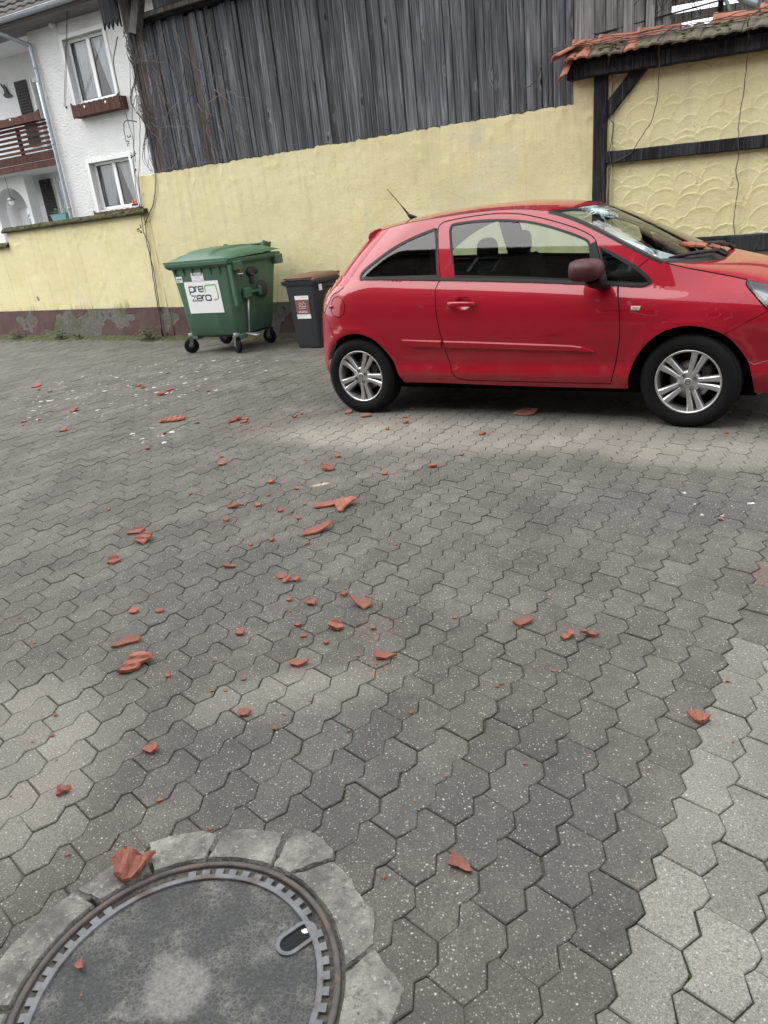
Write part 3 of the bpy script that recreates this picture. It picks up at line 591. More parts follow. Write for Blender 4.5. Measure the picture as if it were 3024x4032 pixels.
# ================================================================== WALLS
WR = wall_frame(31, 8.917); WL = wall_frame(37.44, 7.862); HF = wall_frame(29, 15.0)
class Thing:
    """an Empty at the thing's base in a wall frame; parts are given in the frame's s, y(away), z"""
    def __init__(s, name, frame, s0, label, cat, group=None, y0=0.0, z0=0.0):
        s.e = empty(name); s.off = Vector((s0, y0, z0)); s.e.matrix_world = frame @ Matrix.Translation(s.off)
        tag(s.e, label, cat, group)
    def part(s, name, mb, mat, parent=None):
        mb.v = [(x - s.off.x, y - s.off.y, z - s.off.z) for x, y, z in mb.v]; return mb.build(name, mat, parent or s.e)
def nz(x, y, z=0.0): return mnoise.noise(Vector((x, y, z)))
def face_grid(s0, s1, z0f, z1f, ns, nz_, yf, mi=0):
    vs = [];
    for i in range(ns + 1):
        s_ = s0 + (s1 - s0) * i / ns; a, b = z0f(s_), z1f(s_)
        for j in range(nz_ + 1):
            z_ = a + (b - a) * j / nz_; vs.append((s_, yf(s_, z_), z_))
    return vs, [(i * (nz_ + 1) + j, (i + 1) * (nz_ + 1) + j, (i + 1) * (nz_ + 1) + j + 1, i * (nz_ + 1) + j + 1) for i in range(ns) for j in range(nz_)]

def yellow_material(name, streaks, runs=.26):
    g = G(name); P = g.obj(); Z = g.sep(g.pos())[2]
    n1 = g.noise(P, 1.3, 5); n2 = g.noise(P, 9, 5, .6); n3 = g.noise(P, 130, 4, .6); nv = g.noise(g.map(P, (9, 9, .7)), 1.0, 4)
    c = g.ramp(n1, [(.3, (.62, .56, .31)), (.5, (.68, .62, .36)), (.7, (.72, .665, .41))])
    c = g.mix(g.m('MULTIPLY', g.ss(n2, .55, .75), .35), c, (.52, .47, .27)); c = g.mix(g.m('MULTIPLY', g.ss(nv, .50, .70), .30), c, (.47, .44, .29))
    c = g.mix(g.m('MULTIPLY', g.ss(g.noise(P, .9, 3, .5, 1.0), .62, .72), .4), c, (.55, .555, .42))
    if streaks:   # algae rising in drips from the plinth
        hz = g.m('ADD', g.m('MULTIPLY', g.noise(g.map(P, (13, 13, 1.2)), 1.0, 5, .7), .95), g.m('MULTIPLY', g.noise(P, 1.1, 2), .55))
        f = g.m('SUBTRACT', hz, g.m('MULTIPLY', g.m('SUBTRACT', Z, .48), 1.25)); c = g.mix(g.m('MULTIPLY', g.ss(f, .66, .98), .8), c, (.20, .19, .12))
        chip = g.m('MULTIPLY', g.m('LESS_THAN', g.vor(g.add3(P, g.n('VectorMath', {0: g.n('TexNoise', {'Vector': P, 'Scale': 14.0}).outputs[1], 'Scale': .12}, operation='SCALE').outputs[0]), 1.15), .055), 1.0)
        c = g.mix(chip, c, (.2, .185, .17))
    c = g.mix(g.m('MULTIPLY', g.ss(g.m('ABSOLUTE', g.m('SUBTRACT', g.noise(P, 1.1, 6, .55), .5)), .003, 0.0), .30), c, (.30, .26, .14))
    rs = g.m('MULTIPLY', g.ss(g.m('ADD', g.m('MULTIPLY', g.noise(g.map(P, (11, 11, .55)), 1.0, 5, .7), 1.0), g.m('MULTIPLY', g.noise(P, .7, 2), .4)), .62, .85), g.ss(Z, 1.2, 2.4)); c = g.mix(g.m('MULTIPLY', rs, runs), c, (.40, .385, .27))   # rain runs
    h = g.m('ADD', n3, g.m('ADD', g.m('MULTIPLY', n2, 1.2), g.m('MULTIPLY', g.noise(P, 38, 4), .8)))
    return g.done(c, .9, g.bump(h, .006, .8), Specular_IOR_Level=.25)
M_YEL = yellow_material('yellow_render', False); M_YEL2 = yellow_material('yellow_render_algae', True)
g = G('plinth_paint'); P = g.obj(); w = g.add3(P, g.n('VectorMath', {0: g.n('TexNoise', {'Vector': P, 'Scale': 6.0, 'Detail': 6.0}).outputs[1], 'Scale': .28}, operation='SCALE').outputs[0])
n1 = g.noise(g.map(w, (1, 1, 1.15)), 1.55, 2, .4); n2 = g.noise(P, 30, 5, .65); Z = g.sep(g.pos())[2]; peel = g.ss(g.m('ADD', n1, g.m('MULTIPLY', g.ss(Z, .44, .34), .055)), .548, .562)
paint = g.ramp(g.noise(P, 5, 5), [(.3, (.072, .042, .038)), (.7, (.108, .062, .056))]); conc = g.ramp(n2, [(.3, (.07, .068, .06)), (.7, (.17, .163, .145))])
conc = g.mix(g.m('MULTIPLY', g.ss(g.noise(P, 2.2, 4), .48, .62), .75), conc, g.ramp(n2, [(.3, (.045, .052, .018)), (.7, (.11, .12, .045))]))
c = g.mix(peel, paint, conc); c = g.mix(g.m('MULTIPLY', g.ss(g.noise(P, 12, 5), .55, .75), .5), c, (.06, .055, .05))
M_PLINTH = g.done(c, .92, g.bump(g.m('SUBTRACT', g.m('MULTIPLY', n2, .35), peel), .014))
g = G('moss'); P = g.obj(); n1 = g.noise(P, 14, 5, .6); n2 = g.noise(P, 95, 4); c = g.ramp(n1, [(.3, (.030, .030, .018)), (.5, (.062, .064, .022)), (.72, (.12, .118, .04))])
c = g.mix(g.m('MULTIPLY', g.ss(g.noise(P, 5, 4), .52, .7), .8), c, g.ramp(n2, [(.3, (.05, .045, .038)), (.7, (.13, .12, .10))])); M_MOSS = g.done(c, 1.0, g.bump(n2, .02))

# tall yellow wall under the planks
tall = Thing('yellow_wall', WR, -8.93, 'tall yellow rendered wall below the grey planks, behind both bins and the car', 'wall')
def lump(s_, z_, k=1.0): return -(.005 * nz(s_ * 2.2, z_ * 2.2, 3) + .0028 * nz(s_ * 9, z_ * 9, 5) + .009 * 1.8 * max(0, nz(s_ * 11, z_ * 11, 9) - .2) * max(0, min(1, (z_ - 1.8) / .35))) * k
def top_line(s_): return 2.360 + .018 * nz(s_ * 3.1, 7) + .018 * nz(s_ * 13, 2) + .010 * nz(s_ * 40, 1)
mb = MB()
mb.add(*face_grid(-8.93, -2.456, lambda s_: .44, top_line, 330, 70, lump), 0, True)
tp = [(-8.93 + (6.474) * i / 330) for i in range(331)]
mb.add([(s_, lump(s_, top_line(s_)), top_line(s_)) for s_ in tp] + [(s_, .34, top_line(s_) + .01) for s_ in tp], [(i, i + 1, 332 + i, 331 + i) for i in range(330)], 0, True)
mb.add(*face_grid(-2.456, -2.05, lambda s_: .44, lambda s_: 2.58, 22, 80, lambda s_, z_: lump(s_, z_) - .004 * nz(s_ * 8, z_ * 6) - .006), 0, True)
mb.add([(-2.456, lump(-2.456, z) - .006, z) for z in np.linspace(2.3, 2.58, 8)] + [(-2.456 + .01 * nz(z * 9, 1), .3, z) for z in np.linspace(2.3, 2.58, 8)], [(i, 8 + i, 9 + i, i + 1) for i in range(7)])
mb.add([(-8.93, lump(-8.93, z), z) for z in np.linspace(.44, 2.36, 9)] + [(-8.93, .4, z) for z in np.linspace(.44, 2.36, 9)], [(i, i + 1, 10 + i, 9 + i) for i in range(8)])
mb.box((-3.5, .36, 1.2), (11, .1, 2.2)); tall.part('render_face', mb, M_YEL)
mb = MB(); mb.add(*face_grid(-9.0, -1.9, lambda s_: -.04, lambda s_: .475 + .006 * nz(s_ * 4, 2), 160, 14, lambda s_, z_: -.02 - .012 * nz(s_ * 3, z_ * 3, 1) - .006 * nz(s_ * 14, z_ * 14)), 0, True)
n_ = 161; mb.add([(-9.0 + 7.1 * i / 160, -.02, .475 + .006 * nz((-9.0 + 7.1 * i / 160) * 4, 2)) for i in range(n_)] + [(-9.0 + 7.1 * i / 160, .02, .49) for i in range(n_)], [(i, i + 1, n_ + i + 1, n_ + i) for i in range(160)])
tall.part('plinth', mb, M_PLINTH)
mb = MB()
for k in range(620):   # crumbs of moss along the ledge
    s_ = rng.uniform(-8.4, -2.7); r = rng.uniform(.008, .02)
    mb.lathe([(0, -r * .5), (r, 0), (r * .7, r * .45), (0, r * .6)], 6, 'z', (s_, rng.uniform(.005, .04), top_line(s_) + .002), 0, True)
tall.part('ledge_moss', mb, M_MOSS)

# low wall with mossy coping on the left
low = Thing('yellow_wall', WL, -13.81, 'low yellow rendered wall with mossy coping in front of the white house', 'wall')
mb = MB(); mb.add(*face_grid(-13.79, -9.80, lambda s_: .44, lambda s_: 1.855, 150, 54, lambda s_, z_: lump(s_, z_ + .5, 1.3)), 0, True)
mb.add(*face_grid(-20, -13.79, lambda s_: .44, lambda s_: 1.63, 60, 20, lambda s_, z_: lump(s_, z_ + .5, 1.3)), 0, True)
mb.box((-11.8, .32, 1.1), (4.0, .08, 1.5)); mb.box((-13.77, .18, 1.1), (.04, .3, 1.5)); mb.box((-17, .32, .9), (6.4, .08, 1.44)); low.part('render_face', mb, M_YEL2)
mb = MB(); mb.add(*face_grid(-20, -9.75, lambda s_: -.04, lambda s_: .487 + .006 * nz(s_ * 4, 2), 200, 14, lambda s_, z_: -.02 - .014 * nz(s_ * 3, z_ * 3, 1) - .007 * nz(s_ * 14, z_ * 14)), 0, True)
n_ = 161; mb.add([(-20 + 10.2 * i / 160, -.022, .487) for i in range(n_)] + [(-20 + 10.2 * i / 160, .02, .50) for i in range(n_)], [(i, i + 1, n_ + i + 1, n_ + i) for i in range(160)]); low.part('plinth', mb, M_PLINTH)
def coping(a, b, z, nm):
    m = MB(); k = int((b - a) / .028); prof = [(.40, 0), (-.06, 0), (-.075, .03), (-.062, .058), (-.03, .075), (.05, .082), (.2, .085), (.4, .085)]
    vs = []
    for i in range(k + 1):
        s_ = a + (b - a) * i / k
        for y_, h in prof: q = nz(s_ * 7, y_ * 9, h * 20) * .012 + nz(s_ * 22, y_ * 22, h * 60) * .009; vs.append((s_, y_ - q * (h < .07), z + h + q * (h > .02)))
    p = len(prof); m.add(vs, [(i * p + j, i * p + j + 1, (i + 1) * p + j + 1, (i + 1) * p + j) for i in range(k) for j in range(p - 1)] + [tuple(range(p)), tuple(k * p + j for j in reversed(range(p)))], 0, True)
    for _ in range(int((b - a) * 80)):
        s_ = rng.uniform(a, b); r = rng.uniform(.008, .022); y_ = rng.uniform(-.07, .1)
        m.lathe([(r, -r * .3), (r * .8, r * .35), (0, r * .6)], 6, 'z', (s_, y_, z + .065 + .015 * (y_ > -.03)), 0, True)
    low.part(nm, m, M_MOSS)
coping(-13.83, -9.80, 1.852, 'coping'); coping(-20, -13.80, 1.612, 'coping')

# moss and soil at the wall foot
mb = MB(); vs = []
for F_, a, b in ((WL, -18, -9.87), (WR, -8.93, -4.0)):
    k = int((b - a) / .035); base = len(vs)
    for i in range(k + 1):
        s_ = a + (b - a) * i / k; wd = .20 + .12 * nz(s_ * 1.3, 2) + .05 * nz(s_ * 6, 1)
        for j in range(8):
            t = j / 7; h = .055 * (1 - t) ** 1.5 + .018 * nz(s_ * 16, t * 6, 4) * (1 - t) - .012 * (t > .95); q = F_ @ Vector((s_, -.0 - wd * t, h + .004)); vs.append(tuple(q))
    mb.f += [(base + i * 8 + j, base + i * 8 + j + 1, base + (i + 1) * 8 + j + 1, base + (i + 1) * 8 + j) for i in range(k) for j in range(7)]
mb.v = vs; mb.m = [0] * len(mb.f); mb.sm = [True] * len(mb.f)
tag(mb.build('moss_strip', M_MOSS), 'dark moss and soil growing along the foot of the yellow walls', 'moss', kind='stuff')

# ================================================================== BARN OF GREY PLANKS
def wood_material(name, dark, mid, pale, pf=.5):
    g = G(name); oi = g.n('ObjectInfo'); rn = oi.outputs['Random']; P = g.obj()
    off = g.n('CombineXYZ', {0: g.m('MULTIPLY', rn, 37.0), 1: g.m('MULTIPLY', rn, 11.0), 2: g.m('MULTIPLY', rn, 53.0)}).outputs[0]; Q = g.add3(P, off)
    kn = g.n('TexVoronoi', {'Vector': g.map(Q, (2.6, 2.6, .95)), 'Scale': 1.9}); kd = kn.outputs['Distance']
    warp = g.n('CombineXYZ', {0: g.m('MULTIPLY', g.m('SUBTRACT', 1.0, g.ss(kd, .0, .28)), .045)}).outputs[0]; Qw = g.add3(Q, warp)
    f1 = g.noise(g.map(Qw, (38, 38, 1.3)), 1.0, 5, .65); f2 = g.noise(g.map(Qw, (120, 120, 2.2)), 1.0, 4, .6); f3 = g.noise(g.map(Q, (3, 3, .9)), 1.0, 3)
    c = g.ramp(g.m('ADD', g.m('MULTIPLY', f1, .62), g.m('MULTIPLY', f2, .38)), [(.37, dark), (.5, mid), (.635, pale)])
    c = g.mix(g.m('MULTIPLY', g.ss(f3, .5, .68), .4), c, pale); c = g.mix(g.m('MULTIPLY', g.ss(f3, .47, .3), .45), c, dark)
    c = g.mix(g.m('SUBTRACT', 1.0, g.ss(kd, .045, .085)), c, g.mix(.5, dark, (.012, .012, .012)))
    c = g.mix(g.m('MULTIPLY', g.m('SUBTRACT', 1.0, g.ss(g.m('ABSOLUTE', g.m('SUBTRACT', kd, .13)), 0, .035)), .35), c, pale)
    br = g.m('ADD', .72, g.m('MULTIPLY', g.m('FRACT', g.m('MULTIPLY', rn, 7.31)), .55)); c = g.mix(1.0, c, g.n('CombineXYZ', {0: br, 1: br, 2: br}).outputs[0], 'MULTIPLY')
    br_ = g.m('GREATER_THAN', g.m('FRACT', g.m('MULTIPLY', rn, 13.7)), .95); c = g.mix(g.m('MULTIPLY', br_, g.m('MULTIPLY', g.ss(f1, .4, .6), .7)), c, (.13, .085, .045))
    return g.done(c, .88, g.bump(g.m('ADD', f1, g.m('MULTIPLY', f2, .7)), .008, .8), Specular_IOR_Level=.25)
M_PLANK = wood_material('weathered_planks', (.031, .033, .039), (.086, .091, .104), (.205, .212, .235))
M_PLANK2 = wood_material('pale_weathered_planks', (.06, .058, .058), (.15, .145, .145), (.30, .29, .285))
M_DARKWOOD = wood_material('black_stained_timber', (.006, .0065, .008), (.017, .018, .022), (.065, .068, .076))
M_OLDWOOD = wood_material('old_beam_wood', (.05, .045, .04), (.13, .115, .10), (.24, .22, .195))
barn = Thing('plank_barn', WR, -8.63, 'weathered grey barn wall of upright planks standing above the yellow wall', 'barn', y0=.05)
def plank(w, h, seed, th=.024):
    q = random.Random(seed); m = MB(); nzs = 26; prof = 6; vs = []
    for i in range(nzs + 1):
        z_ = h * i / nzs; l, r = -w / 2 + .0025 * nz(seed * 3.1, z_ * 1.7) - .0012 * nz(seed, z_ * 9), w / 2 + .0025 * nz(seed * 5.7, z_ * 1.7) + .0012 * nz(seed * 2, z_ * 9)
        cup = q.uniform(-.001, .001); bow = .006 * nz(seed * 1.3, z_ * .8)
        for x_, y_ in ((l, th), (l, .003), (l + .004, 0), (0, -.002 + cup), (r - .004, 0), (r, .003), (r, th)): vs.append((x_, y_ + bow, z_))
    p = 7; m.add(vs, [(i * p + j, i * p + j + 1, (i + 1) * p + j + 1, (i + 1) * p + j) for i in range(nzs) for j in range(p - 1)] + [tuple(reversed(range(p))), tuple(nzs * p + j for j in range(p))], 0, False)
    return m
s_ = -8.63; k = 0; bq = random.Random(21)
while s_ < -1.56:
    w = bq.uniform(.05, .115); pale = s_ > -2.47
    top = 4.16 if s_ < -6.5 else 4.3
    m = plank(w, top - 2.335 + bq.uniform(-.02, .03), k + 1)
    o = link('plank', m.mesh('plank'), barn.e, M_PLANK2 if pale else M_PLANK)
    o.location = (s_ + w / 2 + 8.63, bq.choice((0, 0, .008, .016)) + bq.uniform(-.003, .003), 2.325 + bq.uniform(0, .012)); o.rotation_euler = (bq.uniform(-.004, .004), bq.uniform(-.004, .004), bq.uniform(-.02, .02))
    s_ += w + bq.uniform(.002, .007); k += 1
mb = MB(); mb.box((-5.1, .075 + .05, 3.3), (7.0, .02, 2.0)); barn.part('backing_boards', mb, M_DARKWOOD)
mb = MB(); mb.box((-4.9, -.03, 4.235), (6.55, .13, .05)); barn.part('eave_rail', mb, M_OLDWOOD)
mb = MB(); mb.box((-4.9, .02, 4.19), (6.8, .10, .03)); barn.part('head_beam', mb, M_DARKWOOD)
mb = MB(); mb.box((-5.0, .9, 4.9), (7.6, .05, 1.4)); mb.box((-4.9, .4, 4.26), (6.9, .9, .04)); barn.part('loft_shade_boards', mb, M_DARKWOOD)  # black boards stand in for the shade inside the open loft
mb = MB(); Mx = Matrix.Rotation(R_(24), 3, 'Y'); mb.box((-8.14, -.12, 4.40), (.12, .12, .75), Mx); barn.part('brace', mb, M_PLANK2)
mb = MB(); mb.box((-8.45, .0, 4.5), (.17, .14, .8)); barn.part('corner_post', mb, M_PLANK2)
mb = MB(); RX = Matrix.Rotation(R_(-28), 3, 'X'); mb.box((-5.05, 1.15, 5.40), (7.1, 3.6, .12), Matrix.Rotation(R_(28), 3, 'X')); barn.part('roof', mb, M_DARKWOOD)
for kk, (c_, n_) in enumerate(((-8.695, 3), (-8.52, 2))):   # hanging boards with sawtooth ends
    m = MB(); w = .17 if kk == 0 else .16; pts = [(c_ - w / 2, 4.75)]; x = c_ - w / 2; nt = 2
    for t in range(nt): pts += [(x + w / nt * (t + .12), 4.17 + .02 * kk * 0), (x + w / nt * (t + .55), 4.255)]
    pts += [(c_ + w / 2, 4.15), (c_ + w / 2, 4.75)]
    n = len(pts); m.add([(a, -.20 - .012 * kk, b) for a, b in pts] + [(a, -.175 - .012 * kk, b) for a, b in pts], [tuple(range(n)), tuple(reversed(range(n, 2 * n)))] + [(i, n + i, n + (i + 1) % n, (i + 1) % n) for i in range(n)]); barn.part('sawtooth_board', m, M_DARKWOOD)

# ================================================================== HALF-TIMBERED WALL WITH TILED COPING
half = Thing('half_timbered_wall', WR, -2.25, 'half-timbered wall of yellow fish-scale plaster with black beams and tiled top', 'wall')
fq = random.Random(8); discs = []
zr = 2.75
while zr > .35:
    off = fq.uniform(0, .22); x = -2.4 + off
    while x < .3:
        if fq.random() < .16: x += .1; continue
        discs.append((x + fq.uniform(-.04, .04), zr + fq.uniform(-.045, .045), fq.uniform(.11, .20))); x += fq.uniform(.18, .29)
    zr -= fq.uniform(.115, .145)
dx_ = np.array([d[0] for d in discs]); dz_ = np.array([d[1] for d in discs]); dr_ = np.array([d[2] for d in discs])
NS, NZ = 250, 300; ss_ = np.linspace(-2.13, -.30, NS + 1); zz_ = np.linspace(.45, 2.62, NZ + 1); Sg, Zg = np.meshgrid(ss_, zz_, indexing='ij'); Hh = np.zeros_like(Sg)
wob = np.array([[.020 * nz(a * 5, b * 5, 2) + .008 * nz(a * 14, b * 14, 2) for b in zz_[::4]] for a in ss_[::4]]); wob = np.kron(wob, np.ones((4, 4)))[:NS + 1, :NZ + 1]
wob = np.pad(wob, ((0, max(0, NS + 1 - wob.shape[0])), (0, max(0, NZ + 1 - wob.shape[1]))), 'edge')
for a, b, r in zip(dx_, dz_, dr_):
    rr = np.sqrt((Sg - a) ** 2 + (Zg - b) ** 2) + wob * .4; msk = (rr < r) & (Zg > b - .10)
    prof = .0015 + .0065 * np.clip((rr / r - .62) / .38, 0, 1) ** 2.5; fade = np.clip((Zg - (b - .10)) / .05, 0, 1); Hh = np.where(msk, Hh * (1 - fade) + prof * fade, Hh * 1.0)
rough = np.random.RandomState(4).normal(0, .0006, Sg.shape) + .05 * wob
vs = np.stack([Sg, .012 - Hh - rough, Zg], -1).reshape(-1, 3)
mb = MB(); mb.add(vs.tolist(), [(i * (NZ + 1) + j, (i + 1) * (NZ + 1) + j, (i + 1) * (NZ + 1) + j + 1, i * (NZ + 1) + j + 1) for i in range(NS) for j in range(NZ)], 0, True)
mb.box((.95, .06, 1.53), (2.5, .1, 2.2)); mb.box((-.6, .25, 1.3), (3.2, .3, 2.6)); half.part('plaster_panel', mb, yellow_material('yellow_trowelled_plaster', False, .06))
def beam(nm, a, b, w, d, y, mat=M_DARKWOOD, seed=1):
    """timber from a to b (s,z) with width w across, depth d, front face at y, hewn edges"""
    A, B = Vector((a[0], a[1])), Vector((b[0], b[1])); L = (B - A).length; t = (B - A) / L; nn = Vector((-t.y, t.x)); k = max(4, int(L / .06)); vs = []
    for i in range(k + 1):
        u = A + t * (L * i / k)
        for e, yy in ((-1, d), (-1, .012), (-.86, 0), (.86, 0), (1, .012), (1, d)):
            q = u + nn * (w / 2 * e + .006 * nz(seed * 7 + i * .35, e, 1) + .003 * nz(i * 1.3, e * 3, seed)); vs.append((q.x, y + yy + .004 * nz(i * .5, e, seed + 4) * (yy < .02), q.y))
    p = 6; m = MB(); m.add(vs, [(i * p + j, i * p + j + 1, (i + 1) * p + j + 1, (i + 1) * p + j) for i in range(k) for j in range(p - 1)] + [tuple(range(p)), tuple(k * p + j for j in reversed(range(p)))]); return half.part(nm, m, mat)
beam('post', (-2.205, .0), (-2.160, 2.60), .142, .14, -.055, seed=2)
beam('top_beam', (-2.49, 2.645), (1.9, 2.565), .135, .30, -.13, seed=3)
beam('rafter_plate', (-2.46, 2.735), (1.9, 2.655), .06, .26, -.10, seed=9)
beam('brace', (-2.125, 2.22), (-1.735, 2.62), .125, .10, -.035, seed=4)
beam('middle_beam', (-2.15, 1.80), (1.9, 1.71), .118, .12, -.05, M_DARKWOOD, seed=5)
beam('bottom_beam', (-2.13, .855), (1.9, .80), .17, .14, -.06, M_DARKWOOD, seed=6)
# tile coping
g = G('mossy_tile'); P = g.obj(); rn = g.rnd(); n1 = g.noise(g.add3(P, g.n('CombineXYZ', {0: g.m('MULTIPLY', rn, 9.0)}).outputs[0]), 16, 5, .65); n2 = g.noise(P, 90, 4)
lich = g.ramp(n1, [(.3, (.085, .075, .06)), (.5, (.15, .13, .10)), (.62, (.10, .105, .06)), (.75, (.28, .14, .085))]); M_TILEMOSS = g.done(lich, .95, g.bump(g.m('ADD', n1, n2), .010))
g = G('orange_tile'); P = g.obj(); n1 = g.noise(P, 12, 5, .6); c = g.ramp(n1, [(.3, (.28, .105, .07)), (.6, (.38, .15, .098)), (.8, (.30, .15, .115))]); c = g.mix(g.m('MULTIPLY', g.ss(g.noise(P, 30, 4), .58, .75), .5), c, (.16, .14, .10)); M_TILEOR = g.done(c, .85, g.bump(g.noise(P, 150, 3), .002))
def wave_tile(w, l, th=.016, bul=.028):
    """roof tile: S-curved across (x), slope along y"""
    m = MB(); nx_, ny_ = 10, 4; vs = []
    for sd in (0, 1):
        for i in range(nx_ + 1):
            x_ = -w / 2 + w * i / nx_; h = bul * math.sin(math.pi * (i / nx_)) ** 1.2 - (th if sd else 0)
            for j in range(ny_ + 1): vs.append((x_, -l * j / ny_ - .016 * math.sin(math.pi * i / nx_) * (j == ny_), h))
    q = (nx_ + 1) * (ny_ + 1); f = [(i * (ny_ + 1) + j, i * (ny_ + 1) + j + 1, (i + 1) * (ny_ + 1) + j + 1, (i + 1) * (ny_ + 1) + j) for i in range(nx_) for j in range(ny_)]
    m.add(vs, f + [tuple(q + k for k in reversed(t)) for t in f], 0, True)
    e = [i * (ny_ + 1) + ny_ for i in range(nx_ + 1)]; mb_ = len(m.f); m.f += [(e[i], q + e[i], q + e[i + 1], e[i + 1]) for i in range(nx_)]; m.m += [0] * nx_; m.sm += [False] * nx_
    for e in ([j for j in range(ny_ + 1)], [nx_ * (ny_ + 1) + j for j in range(ny_ + 1)]): m.f += [(e[j], e[j + 1], q + e[j + 1], q + e[j]) for j in range(ny_)]; m.m += [0] * ny_; m.sm += [False] * ny_
    return m
wt = wave_tile(.135, .36, .016, .021).mesh('roof_tile'); wt_m = wt.copy(); wt.materials.append(M_TILEOR); wt_m.materials.append(M_TILEMOSS)
for k in range(31):
    s_ = -2.43 + .118 * k; o = bpy.data.objects.new('roof_tile', wt if k < 2 or (k % 14 == 5) else wt_m); COL.objects.link(o); o.parent = half.e
    o.location = (s_ + 2.25, .07 + rng.uniform(-.012, .012), 2.885 - .0195 * (s_ + 2.43) + rng.uniform(-.004, .004)); o.rotation_euler = (R_(24) + rng.uniform(-.03, .03), rng.uniform(-.03, .03), rng.uniform(-.05, .05))
o = bpy.data.objects.new('verge_tile', wave_tile(.17, .36).mesh('verge_tile')); o.data.materials.append(M_TILEOR); COL.objects.link(o); o.parent = half.e; o.location = (-2.36 + 2.25, -.0, 2.905); o.rotation_euler = (R_(20), R_(-12), R_(-42))
o = bpy.data.objects.new('verge_tile', wave_tile(.15, .30).mesh('verge_tile')); o.data.materials.append(M_TILEOR); COL.objects.link(o); o.parent = half.e; o.location = (-2.46 + 2.25, -.03, 2.80); o.rotation_euler = (R_(50), R_(-25), R_(-40))
def ridge_tile(l, r0=.075, r1=.088):
    m = MB(); n = 12; vs = []
    for x_, r in ((0, r1 + .012), (.03, r1 + .012), (.035, r1), (l, r0)):
        for sd in (0, .014):
            for i in range(n + 1): a = math.pi * i / n; vs.append((x_, (r - sd) * math.cos(a) * 1.15, (r - sd) * math.sin(a)))
    q = n + 1
    for t in range(3):
        for sd in (0, 1):
            b0, b1 = (t * 2 + sd) * q, (t * 2 + 2 + sd) * q; ff = [(b0 + i, b0 + i + 1, b1 + i + 1, b1 + i) for i in range(n)]; m.add([], [], 0); m.f += ff if sd else [tuple(reversed(f)) for f in ff]; m.m += [0] * n; m.sm += [True] * n
    m.v = vs
    for b0 in (0, 6 * q): m.f += [(b0 + i, b0 + i + 1, b0 + q + i + 1, b0 + q + i) for i in range(n)]; m.m += [0] * n; m.sm += [False] * n
    return m
for s_, l, dz in ((-2.47, .30, .0), (-2.20, .40, .006), (-1.82, .40, .012), (-1.12, .40, .02), (-.72, .40, .03), (-.33, .4, .02), (.06, .4, .02), (.45, .4, .02)):
    m = ridge_tile(l); o = link('ridge_tile', m.mesh('ridge_tile'), half.e, M_TILEOR); o.location = (s_ + 2.25, .09, 2.868 - .031 * (s_ + 2.43) + dz); o.rotation_euler = (rng.uniform(-.05, .05), R_(2.2), rng.uniform(-.03, .03))
mb = MB(); mb.add(*face_grid(-2.4, 1.2, lambda s_: 2.70, lambda s_: 2.905 - .0305 * (s_ + 2.43) + .006 * nz(s_ * 20, 1), 120, 4, lambda s_, z_: .065 + .01 * nz(s_ * 16, z_ * 12)), 0, True); mb.box((-.6, .15, 2.78), (3.7, .14, .14)); half.part('ridge_mortar', mb, plain('ridge_mortar_grey', (.20, .17, .145), .95, .3, 20, .01))
mb = MB(); mq = random.Random(2)
for k in range(46):
    s_ = mq.choice((-2.32, -2.2, -2.06, -1.95, -1.75, -1.3, -1.0)) + mq.uniform(-.06, .06); t = mq.uniform(.15, .95); r = mq.uniform(.010, .026); mb.lathe([(r, 0), (r * .85, r * .4), (0, r * .62)], 7, 'z', (s_, .06 - .33 * t, 2.905 - .15 * t - .0195 * (s_ + 2.43)), 0, True)
g = G('bright_moss'); P = g.obj(); M_MOSS2 = g.done(g.ramp(g.noise(P, 40, 4), [(.3, (.045, .06, .012)), (.7, (.13, .15, .03))]), 1.0, g.bump(g.noise(P, 120, 3), .01)); half.part('tile_moss', mb, M_MOSS2)

# ================================================================== THINGS BEHIND THE TILED WALL, TOP RIGHT
M_ZINC = plain('zinc', (.33, .37, .40), .42, .18, 12, 0, Metallic=.5); M_WHITEP = plain('white_paint', (.78, .79, .78), .5, .06)
rail = Thing('roof_railing', wall_frame(31, 10.5), -1.9, 'weathered grey railing with wire infill above the tiled wall', 'railing', z0=3.0)
mb = MB(); mb.box((-1.0, 0, 3.36), (2.2, .05, .10), Matrix.Rotation(R_(1.5), 3, 'Y')); rail.part('top_rail', mb, M_PLANK2)
mb = MB(); mb.box((-1.0, 0, 3.18), (2.2, .05, .09), Matrix.Rotation(R_(1.5), 3, 'Y')); rail.part('bottom_rail', mb, M_PLANK2)
for k in range(14):
    mb = MB(); mb.tube([(-1.9 + .09 * k, -.03, 3.10), (-1.9 + .09 * k + .01, -.03, 3.45)], .0035, 5); rail.part('wire', mb, M_DARKWOOD)
mb = MB(); mb.box((-1.235, -.05, 3.3), (.05, .05, .55)); rail.part('post', mb, M_DARKWOOD)
pipe = Thing('drain_pipe', wall_frame(31, 10.3), -1.1, 'grey bent drain pipe above the tiled wall at the right edge', 'pipe', z0=3.1)
mb = MB(); mb.tube([(-1.18, 0, 3.42), (-1.08, 0, 3.30), (-.98, 0, 3.20), (-.86, 0, 3.14)], .045, 12); pipe.part('tube', mb, M_ZINC); mb = MB(); mb.tube([(-1.22, .02, 3.33), (-1.15, .02, 3.20), (-1.11, .02, 3.08)], .02, 8); pipe.part('branch', mb, M_ZINC)
shed = Thing('dark_shed', wall_frame(31, 11.2), -.9, 'dark wooden shed corner above the tiled wall at the right edge', 'shed')
mb = MB(); mb.box((.5, .5, 1.9), (2.5, 1.0, 3.8)); shed.part('wall', mb, M_DARKWOOD); mb = MB(); mb.box((.5, .3, 3.85), (2.7, 1.5, .08)); shed.part('roof', mb, M_DARKWOOD)
